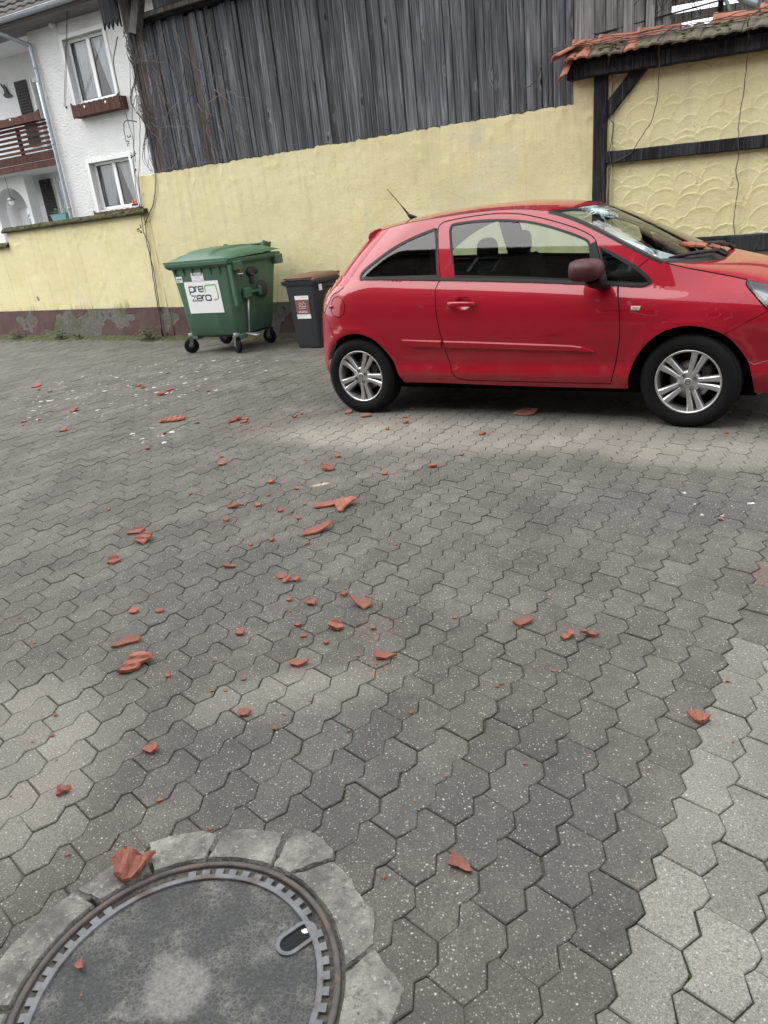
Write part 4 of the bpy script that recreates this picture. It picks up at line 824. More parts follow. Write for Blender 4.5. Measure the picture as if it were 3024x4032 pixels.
mb = MB(); mb.box((-.30, -.03, 3.3), (.3, .04, .5)); shed.part('window_frame', mb, M_WHITEP)
rod = Thing('iron_bar', wall_frame(31, 8.97), -2.3, 'thin dark iron bar running behind the ridge tiles', 'bar', z0=2.9); mb = MB(); mb.tube([(-2.28, 0, 2.98), (-2.22, 0, 2.965), (-1.1, 0, 3.03), (.3, 0, 3.07)], .008, 6); rod.part('rod', mb, M_DARKWOOD)

# ================================================================== WHITE HOUSE BEHIND THE LOW WALL
g = G('white_roughcast'); P = g.obj(); n2 = g.noise(P, 22, 5, .65); c = g.ramp(g.noise(P, 2, 4), [(.3, (.82, .835, .84)), (.7, (.90, .905, .905))]); M_ROUGH = g.done(c, .9, g.bump(n2, .09, 1.0))
M_SMOOTHW = plain('smooth_white_render', (.72, .735, .74), .9, .05, 3, 0)
M_PVC = plain('white_window_frame', (.83, .85, .86), .35, .03, 5); M_BROWN = wood_material('brown_stained_wood', (.035, .016, .012), (.07, .034, .026), (.11, .058, .045)); M_SHUT = plain('dark_shutter_paint', (.028, .024, .026), .6, .2, 20)
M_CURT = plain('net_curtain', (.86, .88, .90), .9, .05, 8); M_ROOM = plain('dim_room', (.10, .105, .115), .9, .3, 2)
def glass_material(name, tint, refl=1.0):
    g = G(name); fr = g.n('Fresnel', {'IOR': 1.5}).outputs[0]; tr = g.n('BsdfTransparent', {'Color': (*tint, 1)}); gl = g.n('BsdfGlossy', {'Color': (1, 1, 1, 1), 'Roughness': .01})
    mx = g.n('MixShader', {0: g.m('MULTIPLY', fr, refl, True), 1: tr.outputs[0], 2: gl.outputs[0]}); g.t.links.new(mx.outputs[0], g.out.inputs[0]); return g.mat
M_PANE = glass_material('window_glass', (.86, .90, .92), 1.6)
g = G('house_tile'); P = g.obj(); n1 = g.noise(P, 9, 5, .6); c = g.ramp(n1, [(.3, (.062, .055, .055)), (.55, (.11, .098, .096)), (.75, (.16, .148, .145))]); M_HTILE = g.done(c, .85, g.bump(g.noise(P, 60, 3), .006))
def wall_holes(s0, s1, z0, z1, holes, th, y=0.0):
    """wall slab with real rectangular openings"""
    xs = sorted({s0, s1, *[h[0] for h in holes], *[h[1] for h in holes]}); zs = sorted({z0, z1, *[h[2] for h in holes], *[h[3] for h in holes]}); m = MB()
    for a, b in zip(xs, xs[1:]):
        for c_, d in zip(zs, zs[1:]):
            if any(h[0] <= a and b <= h[1] and h[2] <= c_ and d <= h[3] for h in holes): continue
            m.add([(a, y, c_), (b, y, c_), (b, y, d), (a, y, d)], [(0, 1, 2, 3)]); m.add([(a, y + th, c_), (b, y + th, c_), (b, y + th, d), (a, y + th, d)], [(3, 2, 1, 0)])
    for a, b, c_, d in holes + [(s0, s1, z0, z1)]:
        m.add([(a, y, c_), (b, y, c_), (b, y, d), (a, y, d), (a, y + th, c_), (b, y + th, c_), (b, y + th, d), (a, y + th, d)], [(0, 4, 5, 1), (1, 5, 6, 2), (2, 6, 7, 3), (3, 7, 4, 0)])
    return m
house = Thing('white_house', HF, -16.52, 'white roughcast house with grey tiled roof behind the low wall', 'house')
UPW, LOW = (-15.42, -14.12, 4.63, 5.96), (-15.46, -14.13, 2.26, 3.34)
house.part('wall', wall_holes(-16.52, -6.0, -.05, 6.32, [UPW, LOW], .28), M_ROUGH)
mb = MB(); mb.box((-16.50, .75, 3.13), (.04, 1.2, 6.36)); house.part('side_wall', mb, M_ROUGH)
for nm, (a, b, c_, d) in (('u', UPW), ('l', LOW)):
    m = MB()
    for cc_, dd in (((a - .045, -.012, (c_ + d) / 2 + .02), (.09, .03, d - c_ + .13)), ((b + .045, -.012, (c_ + d) / 2 + .02), (.09, .03, d - c_ + .13)), (((a + b) / 2, -.0125, d + .045), (b - a - .001, .03, .09))): m.box(cc_, dd)
    house.part('window_surround', m, M_SMOOTHW)
    win = MB(); y = .17; f = .065
    for cc_, dd in (((a + f / 2, y, (c_ + d) / 2), (f, .07, d - c_)), ((b - f / 2, y, (c_ + d) / 2), (f, .07, d - c_)), (((a + b) / 2, y, d - f / 2), (b - a - 2 * f, .07, f)), (((a + b) / 2, y, c_ + f / 2), (b - a - 2 * f, .07, f)), (((a + b) / 2, y - .002, (c_ + d) / 2), (.11, .08, d - c_ - 2 * f))): win.box(cc_, dd, None, 0, .008)
    wo_ = house.part('window', win, M_PVC)
    for x0_, x1_ in ((a + f, (a + b) / 2 - .055), ((a + b) / 2 + .055, b - f)):
        m = MB(); m.add([(x0_, y - .005, c_ + f), (x1_, y - .005, c_ + f), (x1_, y - .005, d - f), (x0_, y - .005, d - f)], [(0, 1, 2, 3)])
        for p_, q_ in (((x0_ + .006, c_ + f), (x0_ + .006, d - f)), ((x1_ - .006, c_ + f), (x1_ - .006, d - f))): pass
        house.part('pane', m, M_PANE, wo_)
        m = MB()
        for cc_, dd in (((x0_ + .007, y - .008, (c_ + d) / 2), (.014, .012, d - c_ - 2 * f)), ((x1_ - .007, y - .008, (c_ + d) / 2), (.014, .012, d - c_ - 2 * f)), (((x0_ + x1_) / 2, y - .0085, d - f - .007), (x1_ - x0_ - .028, .012, .014)), (((x0_ + x1_) / 2, y - .0085, c_ + f + .007), (x1_ - x0_ - .028, .012, .014))): m.box(cc_, dd)
        house.part('gasket', m, M_SHUT, wo_)
    for side in (0, 1):   # curtains gathered to each side, hanging in folds
        vs = []; nx_, nz_ = 60, 12; wtop = (b - a) / 2 * .98
        for j in range(nz_ + 1):
            t = j / nz_; wd = wtop * ((1 - .50 * t ** 1.2) if (nm == 'l' or side == 1) else (1 - .12 * t))
            for i in range(nx_ + 1):
                u = i / nx_; x_ = a + wd * u if side == 0 else b - wd * u; vs.append((x_, .27 + .028 * math.sin(u * 46 + 1.5 * t) + .01 * math.sin(u * 17), d - (d - c_) * t))
        m = MB(); m.add(vs, [(j * (nx_ + 1) + i, j * (nx_ + 1) + i + 1, (j + 1) * (nx_ + 1) + i + 1, (j + 1) * (nx_ + 1) + i) for j in range(nz_) for i in range(nx_)], 0, True); house.part('curtain', m, M_CURT)
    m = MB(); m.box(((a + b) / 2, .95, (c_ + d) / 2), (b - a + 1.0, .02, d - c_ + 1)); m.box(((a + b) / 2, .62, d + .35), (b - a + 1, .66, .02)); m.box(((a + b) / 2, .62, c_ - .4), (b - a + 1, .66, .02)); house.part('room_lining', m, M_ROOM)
def flower_box(a, b, z0_, z1_, y, th, root, nm='flower_box'):
    m = MB(); k = 60; w = b - a; top = []
    for i in range(k + 1):
        u = i / k; e = abs(u - .5) * 2; h = .018 * abs(math.sin(u * math.pi * 9)) + (.07 * max(0, (e - .93) / .07)); top.append((a + w * u, z1_ + h))
    bt = [(a + w * i / k, z0_ - .03 * max(0, (abs(i / k - .5) * 2 - .94) / .06)) for i in range(k + 1)]
    vs = [(x_, y, z_) for x_, z_ in top] + [(x_, y, z_) for x_, z_ in bt] + [(x_, y + th, z_) for x_, z_ in top] + [(x_, y + th, z_) for x_, z_ in bt]; n = k + 1
    m.add(vs, [(n + i, n + i + 1, i + 1, i) for i in range(k)] + [(2 * n + i, 2 * n + i + 1, 3 * n + i + 1, 3 * n + i) for i in range(k)] + [(i, i + 1, 2 * n + i + 1, 2 * n + i) for i in range(k)] + [(n + i + 1, n + i, 3 * n + i, 3 * n + i + 1) for i in range(k)] + [(0, 2 * n, 3 * n, n), (k, n + k, 3 * n + k, 2 * n + k)])
    o = root.part(nm, m, M_BROWN)
    for u in (.28, .5, .72):   # heart cut-outs, with the pale wall showing
        m = MB(); cx, cz = a + w * u, (z0_ + z1_) / 2 + .06; hp = []
        for i in range(14): t = 2 * math.pi * i / 14; hp.append((cx + .0024 * 16 * math.sin(t) ** 3 * .75, cz + .0024 * (13 * math.cos(t) - 5 * math.cos(2 * t) - 2 * math.cos(3 * t) - math.cos(4 * t)) * .9))
        m.add([(x_, y - .003, z_) for x_, z_ in hp], [tuple(range(14))]); root.part('heart_cutout', m, M_SMOOTHW if u != .5 else M_SHUT, o)
    return o
ub = Thing('flower_box', HF, -15.37, 'brown carved wooden flower box under the upper window of the white house', 'flower box', y0=-.25, z0=4.3); flower_box(-15.37, -13.83, 4.32, 4.56, -.25, .03, ub, 'front_board')
for x_ in (-15.36, -13.84): mb = MB(); mb.box((x_, -.115, 4.44), (.03, .23, .26)); ub.part('side_board', mb, M_BROWN)
mb = MB(); mb.box((-14.6, -.115, 4.33), (1.48, .22, .03)); ub.part('base_board', mb, M_BROWN)
lb = Thing('flower_box', HF, -15.43, 'brown carved wooden flower box under the lower window of the white house', 'flower box', y0=-.25, z0=1.95); flower_box(-15.43, -13.88, 1.96, 2.20, -.25, .03, lb, 'front_board')
for x_ in (-15.42, -13.89): mb = MB(); mb.box((x_, -.115, 2.08), (.03, .23, .26)); lb.part('side_board', mb, M_BROWN)
fl = Thing('potted_flowers', HF, -14.3, 'small orange flowers on the lower window sill of the white house', 'flowers', y0=.12, z0=2.26); mb = MB(); fq2 = random.Random(5)
for k in range(26): mb.lathe([(.022, 0), (.014, .016), (0, .02)], 6, 'z', (-14.30 + fq2.uniform(-.13, .13), .12 + fq2.uniform(-.03, .03), 2.31 + fq2.uniform(0, .08)), 0)
fl.part('blossoms', mb, plain('orange_blossom', (.62, .20, .03), .7, .3)); mb = MB(); mb.box((-14.30, .12, 2.285), (.3, .08, .05)); fl.part('trough', mb, M_BROWN)
# eaves, gutter, roof
mb = MB(); mb.box((-14.6, -.20, 6.335), (11, .78, .05)); house.part('soffit', mb, plain('soffit_boards', (.17, .155, .16), .8, .2, 6))
mb = MB(); mb.box((-20.3, .75, 6.34), (7.6, 1.1, .04)); house.part('loggia_ceiling', mb, M_SMOOTHW)
mb = MB(); mb.box((-14.6, -.575, 6.40), (11, .03, .17)); house.part('fascia', mb, plain('fascia_board', (.2, .18, .18), .8))
roof = empty('roof', parent=house.e); roof.location = (0, 0, 0)
tp_ = R_(36); tm = MB(); nx_ = 9; vs = []
for sd in (0, 1):
    for i in range(nx_ + 1):
        x_ = -.16 + .32 * i / nx_; h = .032 * (.5 + .5 * math.cos((i / nx_) * 2 * math.pi)) - sd * .02
        for j in (0, 1): vs.append((x_, -.40 * j, h + (.028 if j else 0)))
q = 2 * (nx_ + 1); f = [(i * 2, i * 2 + 1, i * 2 + 3, i * 2 + 2) for i in range(nx_)]; tm.add(vs, f + [(i * 2 + 1, q + i * 2 + 1, q + i * 2 + 3, i * 2 + 3) for i in range(nx_)] + [(0, q, q + 1, 1), (2 * nx_, 2 * nx_ + 1, q + 2 * nx_ + 1, q + 2 * nx_)], 0, True)
tme = tm.mesh('roof_tile'); tme.materials.append(M_HTILE)
for r in range(7):
    for c_ in range(24):
        o = bpy.data.objects.new('roof_tile', tme); COL.objects.link(o); o.parent = roof
        o.location = (-20.0 + .31 * c_ + 16.52 + .0, -.62 + .40 * math.cos(tp_) + .345 * r * math.cos(tp_), 6.47 + (.40 + .345 * r) * math.sin(tp_) + rng.uniform(-.004, .004)); o.rotation_euler = (tp_ - .05, 0, 0)
mb = MB(); mb.box((-13, 1.6, 7.9), (14, .06, 5.2), Matrix.Rotation(tp_ - math.pi / 2, 3, 'X')); house.part('roof_deck', mb, M_HTILE)
mb = MB(); nn_ = 10; vs = []
for x_ in (-21, -9):
    for i in range(nn_ + 1): a = math.pi + math.pi * i / nn_; vs.append((x_, -.68 + .075 * math.cos(a), 6.475 + .085 * math.sin(a)))
mb.add(vs, [(i, nn_ + 1 + i, nn_ + 2 + i, i + 1) for i in range(nn_)], 0, True); mb.tube([(-21, -.757, 6.478), (-9, -.757, 6.478)], .011, 8); 
gut = house.part('gutter', mb, M_ZINC)
for k in range(12):
    m = MB(); x_ = -20.5 + k * .8; m.tube([(x_, -.68 + .08 * math.cos(a), 6.475 + .09 * math.sin(a)) for a in np.linspace(math.pi, 2 * math.pi, 9)], .007, 5); house.part('bracket', m, M_ZINC, gut)
mb = MB(); mb.tube(spline([(-16.80, -.66, 6.42), (-16.78, -.62, 6.30), (-16.60, -.40, 6.16), (-16.42, -.17, 6.02), (-16.38, -.10, 5.86), (-16.39, -.10, 3.9), (-16.40, -.10, 1.5), (-16.40, -.10, 0)], 6), .047, 12); dp = house.part('downpipe', mb, M_ZINC)
for z_ in (5.55, 3.9, 2.4): mb = MB(); mb.tube([(-16.39, -.10, z_ - .025), (-16.39, -.10, z_ + .025)], .054, 12); house.part('pipe_clip', mb, M_ZINC, dp)
mb = MB(); mb.lathe([(.0, -.06), (.06, -.05), (.085, 0), (.08, .05), (0, .055)], 14, 'z', (-15.55, -.06, 6.27), 0, True); house.part('wall_lamp', mb, M_SMOOTHW)
# loggia with balcony on the left
house.part('loggia_wall', wall_holes(-24, -16.5, -.05, 6.32, [(-18.30, -17.30, 4.0, 5.72), (-18.36, -17.35, 1.4, 3.30), (-19.95, -18.75, 1.0, 2.68)], .25, 1.3), M_SMOOTHW)
for z0_, z1_ in ((4.0, 5.72), (1.4, 3.30)):
    m = MB()
    for cc_, dd in (((-18.27, 1.36, (z0_ + z1_) / 2), (.09, .1, z1_ - z0_)), ((-17.6, 1.36, (z0_ + z1_) / 2), (.09, .1, z1_ - z0_)), ((-17.9, 1.36, z1_ - .05), (.56, .1, .1))): m.box(cc_, dd)
    wo_ = house.part('balcony_door', m, M_PVC); m = MB(); m.add([(-18.22, 1.40, z0_), (-17.64, 1.40, z0_), (-17.64, 1.40, z1_ - .1), (-18.22, 1.40, z1_ - .1)], [(0, 1, 2, 3)]); house.part('pane', m, M_PANE, wo_)
    m = MB(); m.box((-17.9, 1.6, (z0_ + z1_) / 2), (.7, .02, z1_ - z0_)); house.part('curtain', m, M_CURT)
for z0_, z1_ in ((4.15, 5.72), (1.6, 3.30)):
    m = MB(); m.box((-18.59, 1.26, (z0_ + z1_) / 2), (.43, .035, z1_ - z0_)); so = house.part('shutter', m, M_SHUT)
    for k in range(22): m = MB(); m.box((-18.59, 1.235, z0_ + .06 + (z1_ - z0_ - .12) * k / 21), (.34, .02, .035), Matrix.Rotation(R_(30), 3, 'X')); house.part('slat', m, M_SHUT, so)
mb = MB(); mb.box((-20.3, .65, 3.50), (7.6, 1.3, .14)); house.part('balcony_slab', mb, M_SMOOTHW)
bal = Thing('balcony_railing', HF, -16.5, 'brown wooden balcony railing of horizontal slats on the white house', 'railing', y0=-.05, z0=3.42)
for z_, h in ((3.515, .15), (3.695, .19)): mb = MB(); mb.box((-20.5, -.02 + .015 * (z_ < 3.6), z_), (7.95, .05, h)); bal.part('fascia_board', mb, M_BROWN)
for z_ in (3.86, 3.97, 4.08, 4.19, 4.30): mb = MB(); mb.box((-20.5, .02, z_), (7.95, .03, .062)); bal.part('slat', mb, M_BROWN)
for x_ in (-17.75, -19.2, -20.6): mb = MB(); mb.box((x_, .07, 4.05), (.09, .06, .75)); bal.part('baluster', mb, M_BROWN)
mb = MB(); mb.box((-20.5, .05, 4.40), (7.95, .08, .06)); bal.part('hand_rail', mb, M_BROWN)
bb = Thing('flower_box', HF, -20, 'long brown scalloped flower box along the balcony rail', 'flower box', y0=-.12, z0=4.45); flower_box(-20.4, -16.62, 4.47, 4.63, -.12, .03, bb, 'front_board'); mb = MB(); mb.box((-18.5, -.0, 4.48), (3.7, .2, .03)); bb.part('base_board', mb, M_BROWN)
# curved arch of the loggia, ground floor
m = MB(); n_ = 14; cx, cz = -19.3, 2.55; vs = []
ar = [(cx + .62 * math.cos(math.pi * i / n_), cz + .62 * math.sin(math.pi * i / n_)) for i in range(n_ + 1)]
outer = [(-18.55, 0), (-18.55, 3.44), (-20.4, 3.44), (-20.4, 0), (-19.92, 0)] + list(reversed(ar)) + [(-18.68, 0)]
tri = delaunay_2d_cdt([Vector(p) for p in outer], [(i, (i + 1) % len(outer)) for i in range(len(outer))], [], 0, 1e-5); ff = [f for f in tri[2] if in_poly(sum(tri[0][k].x for k in f) / 3, sum(tri[0][k].y for k in f) / 3, outer)]
m.add([(p.x, .55, p.y) for p in tri[0]], ff); m.add([(p[0], .55, p[1]) for p in outer] + [(p[0], .85, p[1]) for p in outer], [(i, (i + 1) % len(outer), len(outer) + (i + 1) % len(outer), len(outer) + i) for i in range(len(outer))]); m.add([(p.x, .85, p.y) for p in tri[0]], [tuple(reversed(f)) for f in ff]); house.part('arch', m, M_SMOOTHW)
sl = Thing('slate_roof_house', wall_frame(29, 20), -26, 'grey slate roof with skylights seen through the arch at the far left', 'house')
mb = MB(); mb.box((-25.3, 1.5, 3.2), (5, .12, 4.5), Matrix.Rotation(R_(-48), 3, 'X')); sl.part('roof', mb, plain('slate', (.09, .092, .105), .7, .3, 14, .01))
mb = MB(); mb.box((-25.3, 1.6, 1), (4.6, 2.5, 2.0)); sl.part('wall', mb, M_SMOOTHW)
for x_, z_ in ((-25.25, 3.3), (-25.15, 2.75)): mb = MB(); mb.box((x_, 1.35 + (z_ - 3.2) * .9, z_), (.42, .1, .5), Matrix.Rotation(R_(-48), 3, 'X')); sk = sl.part('skylight', mb, M_PVC); mb = MB(); mb.box((x_, 1.29 + (z_ - 3.2) * .9, z_ + .05), (.34, .06, .42), Matrix.Rotation(R_(-48), 3, 'X')); sl.part('pane', mb, plain('skylight_glass', (.12, .15, .16), .05), sk)
bird = Thing('wall_ornament', HF, -19.2, 'dark metal bird ornament on the balcony wall', 'ornament', y0=1.27, z0=5.5)
pts = [(-.16, .22), (-.06, .06), (-.02, .16), (.03, .05), (.08, -.10), (.20, -.16), (.02, -.18), (-.09, -.16), (-.14, -.08), (-.08, -.06), (-.07, .02)]; n = len(pts); mb = MB(); mb.add([(-19.18 + x_, 1.24, 5.58 + z_) for x_, z_ in pts] + [(-19.18 + x_ * .8, 1.28, 5.58 + z_ * .8) for x_, z_ in pts], [(i, (i + 1) % n, n + (i + 1) % n, n + i) for i in range(n)]); mb.prism([(0, 0), (.01, 0), (0, .01)], 0, .001)
t_ = delaunay_2d_cdt([Vector(p) for p in pts], [(i, (i + 1) % n) for i in range(n)], [], 0, 1e-5); mb.add([(-19.18 + p.x, 1.24, 5.58 + p.y) for p in t_[0]], [f for f in t_[2] if in_poly(sum(t_[0][k].x for k in f) / 3, sum(t_[0][k].y for k in f) / 3, pts)]); mb.v = [v if v[0] < -1 else (-19.18, 1.26, 5.58) for v in mb.v]; bird.part('silhouette', mb, M_SHUT)
pl_ = Thing('window_planter', HF, -17.1, 'turquoise planter trough beside the downpipe', 'planter', y0=.2, z0=2.16); mb = MB(); vs = []
for z_, k in ((2.14, .86), (2.30, 1.0), (2.33, 1.08), (2.33, .95), (2.31, .93)): vs += [(-17.08 + sx * .28 * k, .2 + sy * .1 * k, z_) for sx, sy in ((-1, -1), (1, -1), (1, 1), (-1, 1))]
mb.add(vs, [(k * 4 + i, k * 4 + (i + 1) % 4, k * 4 + 4 + (i + 1) % 4, k * 4 + 4 + i) for k in range(4) for i in range(4)] + [(16, 17, 18, 19)]); pl_.part('trough', mb, plain('turquoise_plastic', (.12, .26, .27), .5)); mb = MB(); 
for k in range(60): a, b, c_ = rng.uniform(-.27, .27), rng.uniform(-.09, .09), rng.uniform(.0, .13); mb.add([(-17.08 + a, .2 + b, 2.32 + c_), (-17.08 + a + .04, .2 + b, 2.34 + c_), (-17.08 + a + .02, .2 + b + .02, 2.36 + c_)], [(0, 1, 2)])
pl_.part('plants', mb, plain('dull_leaves', (.09, .11, .07), .8, .4)); mb = MB(); mb.box((-17.08, .2, 1.07), (.5, .16, 2.14)); pl_.part('stand', mb, M_SMOOTHW)
lan = Thing('lantern', HF, -18.95, 'small hanging lantern in front of the loggia arch', 'lantern', y0=.3, z0=2.7); mb = MB(); mb.lathe([(.0, .10), (.03, .09), (.115, .0), (.11, -.01)], 12, 'z', (-18.95, .3, 2.84), 0); lan.part('hood', mb, plain('brass', (.3, .26, .2), .4, .1, 9, 0, Metallic=.7)); mb = MB(); mb.lathe([(.07, 0), (.075, -.08), (.03, -.14), (0, -.14)], 12, 'z', (-18.95, .3, 2.83), 0, True); lan.part('glass_bowl', mb, M_PVC); mb = MB(); mb.tube([(-18.95, .3, 2.93), (-18.95, .3, 3.43)], .006, 5); lan.part('chain', mb, M_SHUT)
cab = Thing('washing_line', HF, -15.74, 'thin cable running down the white house wall to a hook', 'cable', y0=-.1, z0=4.6)
for dx in (0, .05): mb = MB(); mb.tube([(-15.74 + dx, -.10, 4.63), (-15.1 + dx * .7, -.3, 5.6), (-14.49 + dx * .3, -.5, 6.5)], .006, 5); cab.part('strand', mb, M_SHUT)
mb = MB(); mb.lathe([(0, -.03), (.025, -.01), (.02, .03), (0, .04)], 8, 'z', (-15.72, -.06, 4.6)); cab.part('hook', mb, M_SHUT)

# ================================================================== HOUSE ACROSS THE YARD (behind the viewer, mirrored in the car)
bk = Thing('yard_house', wall_frame(31, -3.2), 0, 'grey-beige house across the yard, mirrored in the car windows', 'house')
M_BACKW = plain('grey_beige_render', (.13, .115, .10), .9, .12, 2); M_DGLASS = plain('dark_window_panes', (.02, .022, .026), .06)
wh = [(-11 + 3.6 * k, -9.7 + 3.6 * k, 1.0 + 2.9 * j, 2.3 + 2.9 * j) for k in range(7) for j in range(3)]
bw = wall_holes(-15, 15, -.05, 8.5, wh, -.3); bk.part('wall', bw, M_BACKW)
for a, b, c_, d in wh:
    m = MB()
    for cc_, dd in (((a + .035, -.12, (c_ + d) / 2), (.07, .06, d - c_)), ((b - .035, -.12, (c_ + d) / 2), (.07, .06, d - c_)), (((a + b) / 2, -.12, d - .035), (b - a - .14, .06, .07)), (((a + b) / 2, -.12, c_ + .035), (b - a - .14, .06, .07)), (((a + b) / 2, -.118, (c_ + d) / 2), (.07, .06, d - c_ - .14))): m.box(cc_, dd)
    w_ = bk.part('window', m, M_PVC); m = MB(); m.add([(a, -.13, c_), (b, -.13, c_), (b, -.13, d), (a, -.13, d)], [(3, 2, 1, 0)]); bk.part('pane', m, M_DGLASS, w_)
mb = MB(); mb.box((0, -2.1, 10.2), (31, 6.4, .14), Matrix.Rotation(R_(-36), 3, 'X')); bk.part('roof', mb, M_HTILE)
mb = MB(); mb.tube([(-15.5, .55, 8.4), (15.5, .55, 8.4)], .075, 10); bk.part('gutter', mb, M_ZINC)
mb = MB(); mb.box((0, -4.6, 4.5), (30, .3, 9)); mb.box((-15, -2.4, 3.3), (.3, 4.6, 6.6)); mb.box((15, -2.4, 3.3), (.3, 4.6, 6.6)); bk.part('rear_walls', mb, M_BACKW)

M_BLACKP = plain('black_plastic', (.006, .0065, .0075), .45, .2, 40, 0, Specular_IOR_Level=.3); M_RUBBER = plain('tyre_rubber', (.0062, .0064, .0072), .8, .25, 30, .002, Specular_IOR_Level=.2); M_SEAT = plain('seat_fabric', (.010, .0105, .012), .9, .2, 60, 0, Specular_IOR_Level=.2); M_UNDER = plain('underbody_black', (.004, .004, .005), .95, .1, 20, 0, Specular_IOR_Level=.1)
def sstep(a, b, x): t = min(1, max(0, (x - a) / (b - a))); return t * t * (3 - 2 * t)

# ================================================================== BINS
BF = wall_frame(33, 0.0)
g = G('green_bin_plastic'); P = g.obj(); n1 = g.noise(P, 4, 5, .6); n2 = g.noise(g.map(P, (14, 14, 1.5)), 1.0, 5, .7)
c = g.mix(g.m('MULTIPLY', g.ss(n2, .54, .78), .5), g.ramp(n1, [(.3, (.042, .10, .058)), (.7, (.058, .128, .078))]), (.13, .17, .13)); M_GREEN = g.done(c, g.m('ADD', .40, g.m('MULTIPLY', n1, .2)), g.bump(g.noise(P, 160, 2), .0008))
M_BINBLK = plain('anthracite_plastic', (.022, .024, .030), .5, .15, 12); M_BINBRN = plain('brown_lid_plastic', (.13, .065, .042), .5, .15, 12); M_STEEL = plain('galvanised_steel', (.42, .43, .44), .4, .15, 20, 0, Metallic=.7)
M_FORK = plain('dull_steel', (.16, .165, .17), .5, .2, 20, 0, Metallic=.5); M_STICK = plain('white_sticker', (.80, .81, .82), .45, .03, 5); M_INK = plain('black_ink', (.010, .013, .018), .5); M_GRNINK = plain('green_ink', (.12, .42, .04), .5); M_GREYINK = plain('grey_ink', (.3, .31, .33), .6); M_BRNINK = plain('brown_ink', (.20, .085, .06), .5)
def rrect(cx, cy, hx, hy, r, k=5):
    out = []
    for sx, sy, a0 in ((1, 1, 0), (-1, 1, 90), (-1, -1, 180), (1, -1, 270)):
        for i in range(k + 1): a = R_(a0 + 90 * i / k); out.append((cx + sx * (hx - r) + r * math.cos(a), cy + sy * (hy - r) + r * math.sin(a)))
    return out
def loft(rings, mb=None, cap0=True, cap1=True, smooth=True):
    mb = mb or MB(); n = len(rings[0]); b = len(mb.v); mb.add([p for r in rings for p in r], [(i * n + j, i * n + (j + 1) % n, (i + 1) * n + (j + 1) % n, (i + 1) * n + j) for i in range(len(rings) - 1) for j in range(n)], 0, smooth)
    if cap0: mb.add(rings[0], [tuple(reversed(range(n)))])
    if cap1: mb.add(rings[-1], [tuple(range(n))])
    return mb
def ring(s0, s1, y0, y1, z, r): return [(x, y, z) for x, y in rrect((s0 + s1) / 2, (y0 + y1) / 2, (s1 - s0) / 2, (y1 - y0) / 2, r)]
gb = Thing('green_bin', BF, -7.2, 'large green four-wheeled rubbish container with white prezero sign', 'rubbish bin', y0=7.85)
mb = loft([ring(-7.62, -6.76, 7.47, 8.18, .235, .07), ring(-7.64, -6.745, 7.45, 8.20, .262, .09), ring(-7.67, -6.715, 7.43, 8.27, .62, .09), ring(-7.70, -6.69, 7.41, 8.34, .98, .08), ring(-7.715, -6.68, 7.40, 8.36, 1.10, .07)]); gb.part('body', mb, M_GREEN)
mb = loft([ring(-7.735, -6.66, 7.385, 8.38, 1.095, .05), ring(-7.775, -6.635, 7.36, 8.42, 1.128, .05), ring(-7.78, -6.63, 7.355, 8.425, 1.165, .05), ring(-7.76, -6.65, 7.375, 8.405, 1.175, .05)], None, True, True, False); rim_ = gb.part('rim', mb, M_GREEN)
for k in range(7): mb = MB(); x_ = -7.62 + .155 * k; mb.add([(x_ - .008, 7.41, .99), (x_ - .008, 7.405, 1.10), (x_ - .008, 7.375, 1.10), (x_ + .008, 7.41, .99), (x_ + .008, 7.405, 1.10), (x_ + .008, 7.375, 1.10)], [(0, 1, 2), (3, 5, 4), (0, 2, 5, 3), (1, 4, 5, 2)]); gb.part('gusset', mb, M_GREEN, rim_)
nx_, ny_ = 48, 30; vs = []
for i in range(nx_ + 1):
    for j in range(ny_ + 1):
        a, b = -1 + 2 * i / nx_, -1 + 2 * j / ny_; e = (1 - abs(a) ** 4) * (1 - abs(b) ** 3.2); h = .018 + .085 * max(0, e) ** .55
        pan = sstep(.86, .80, abs(a)) * sstep(.72, .64, abs(b)); mid = sstep(.46, .40, abs(a + .08)) * sstep(.9, .8, abs(b)); h += .012 * pan + .028 * mid * max(0, e) ** .4 + .012 * b
        vs.append((-7.205 + .565 * a, 7.89 + .525 * b, 1.172 + h))
mb = MB(); n = ny_ + 1; mb.add(vs, [(i * n + j, (i + 1) * n + j, (i + 1) * n + j + 1, i * n + j + 1) for i in range(nx_) for j in range(ny_)], 0, True)
mb.add([(-7.77, 7.365, 1.195), (-6.64, 7.365, 1.195), (-6.64, 7.365, 1.172), (-7.77, 7.365, 1.172)], [(3, 2, 1, 0)]); lid_ = gb.part('lid', mb, M_GREEN)
for x_ in (-7.55, -6.86):
    mb = MB(); mb.box((x_, 8.40, 1.24), (.05, .16, .15), Matrix.Rotation(R_(-15), 3, 'X'), 0, .015); gb.part('hinge', mb, M_GREEN, lid_)
mb = MB(); mb.tube([(-7.6, 8.43, 1.285), (-6.8, 8.43, 1.285)], .018, 10); gb.part('hinge_bar', mb, M_GREEN, lid_)
for y_ in (7.50, 8.33): mb = MB(); mb.box((-6.645, y_, 1.085), (.075, .16, .12), None, 0, .012); gb.part('lifting_pocket', mb, M_GREEN)
mb = MB(); mb.box((-6.66, 7.40, .86), (.05, .03, .5), Matrix.Rotation(R_(2), 3, 'X')); gb.part('corner_rib', mb, M_GREEN)
mb = loft([[(-6.70 + o_, 7.80 + .095 * math.cos(a) * k, .985 + .055 * math.sin(a) * k) for a in np.linspace(0, 2 * math.pi, 21)[:-1]] for o_, k in ((0, 1), (.045, 1), (.06, .85))]); gb.part('lid_lock', mb, M_BINBLK)
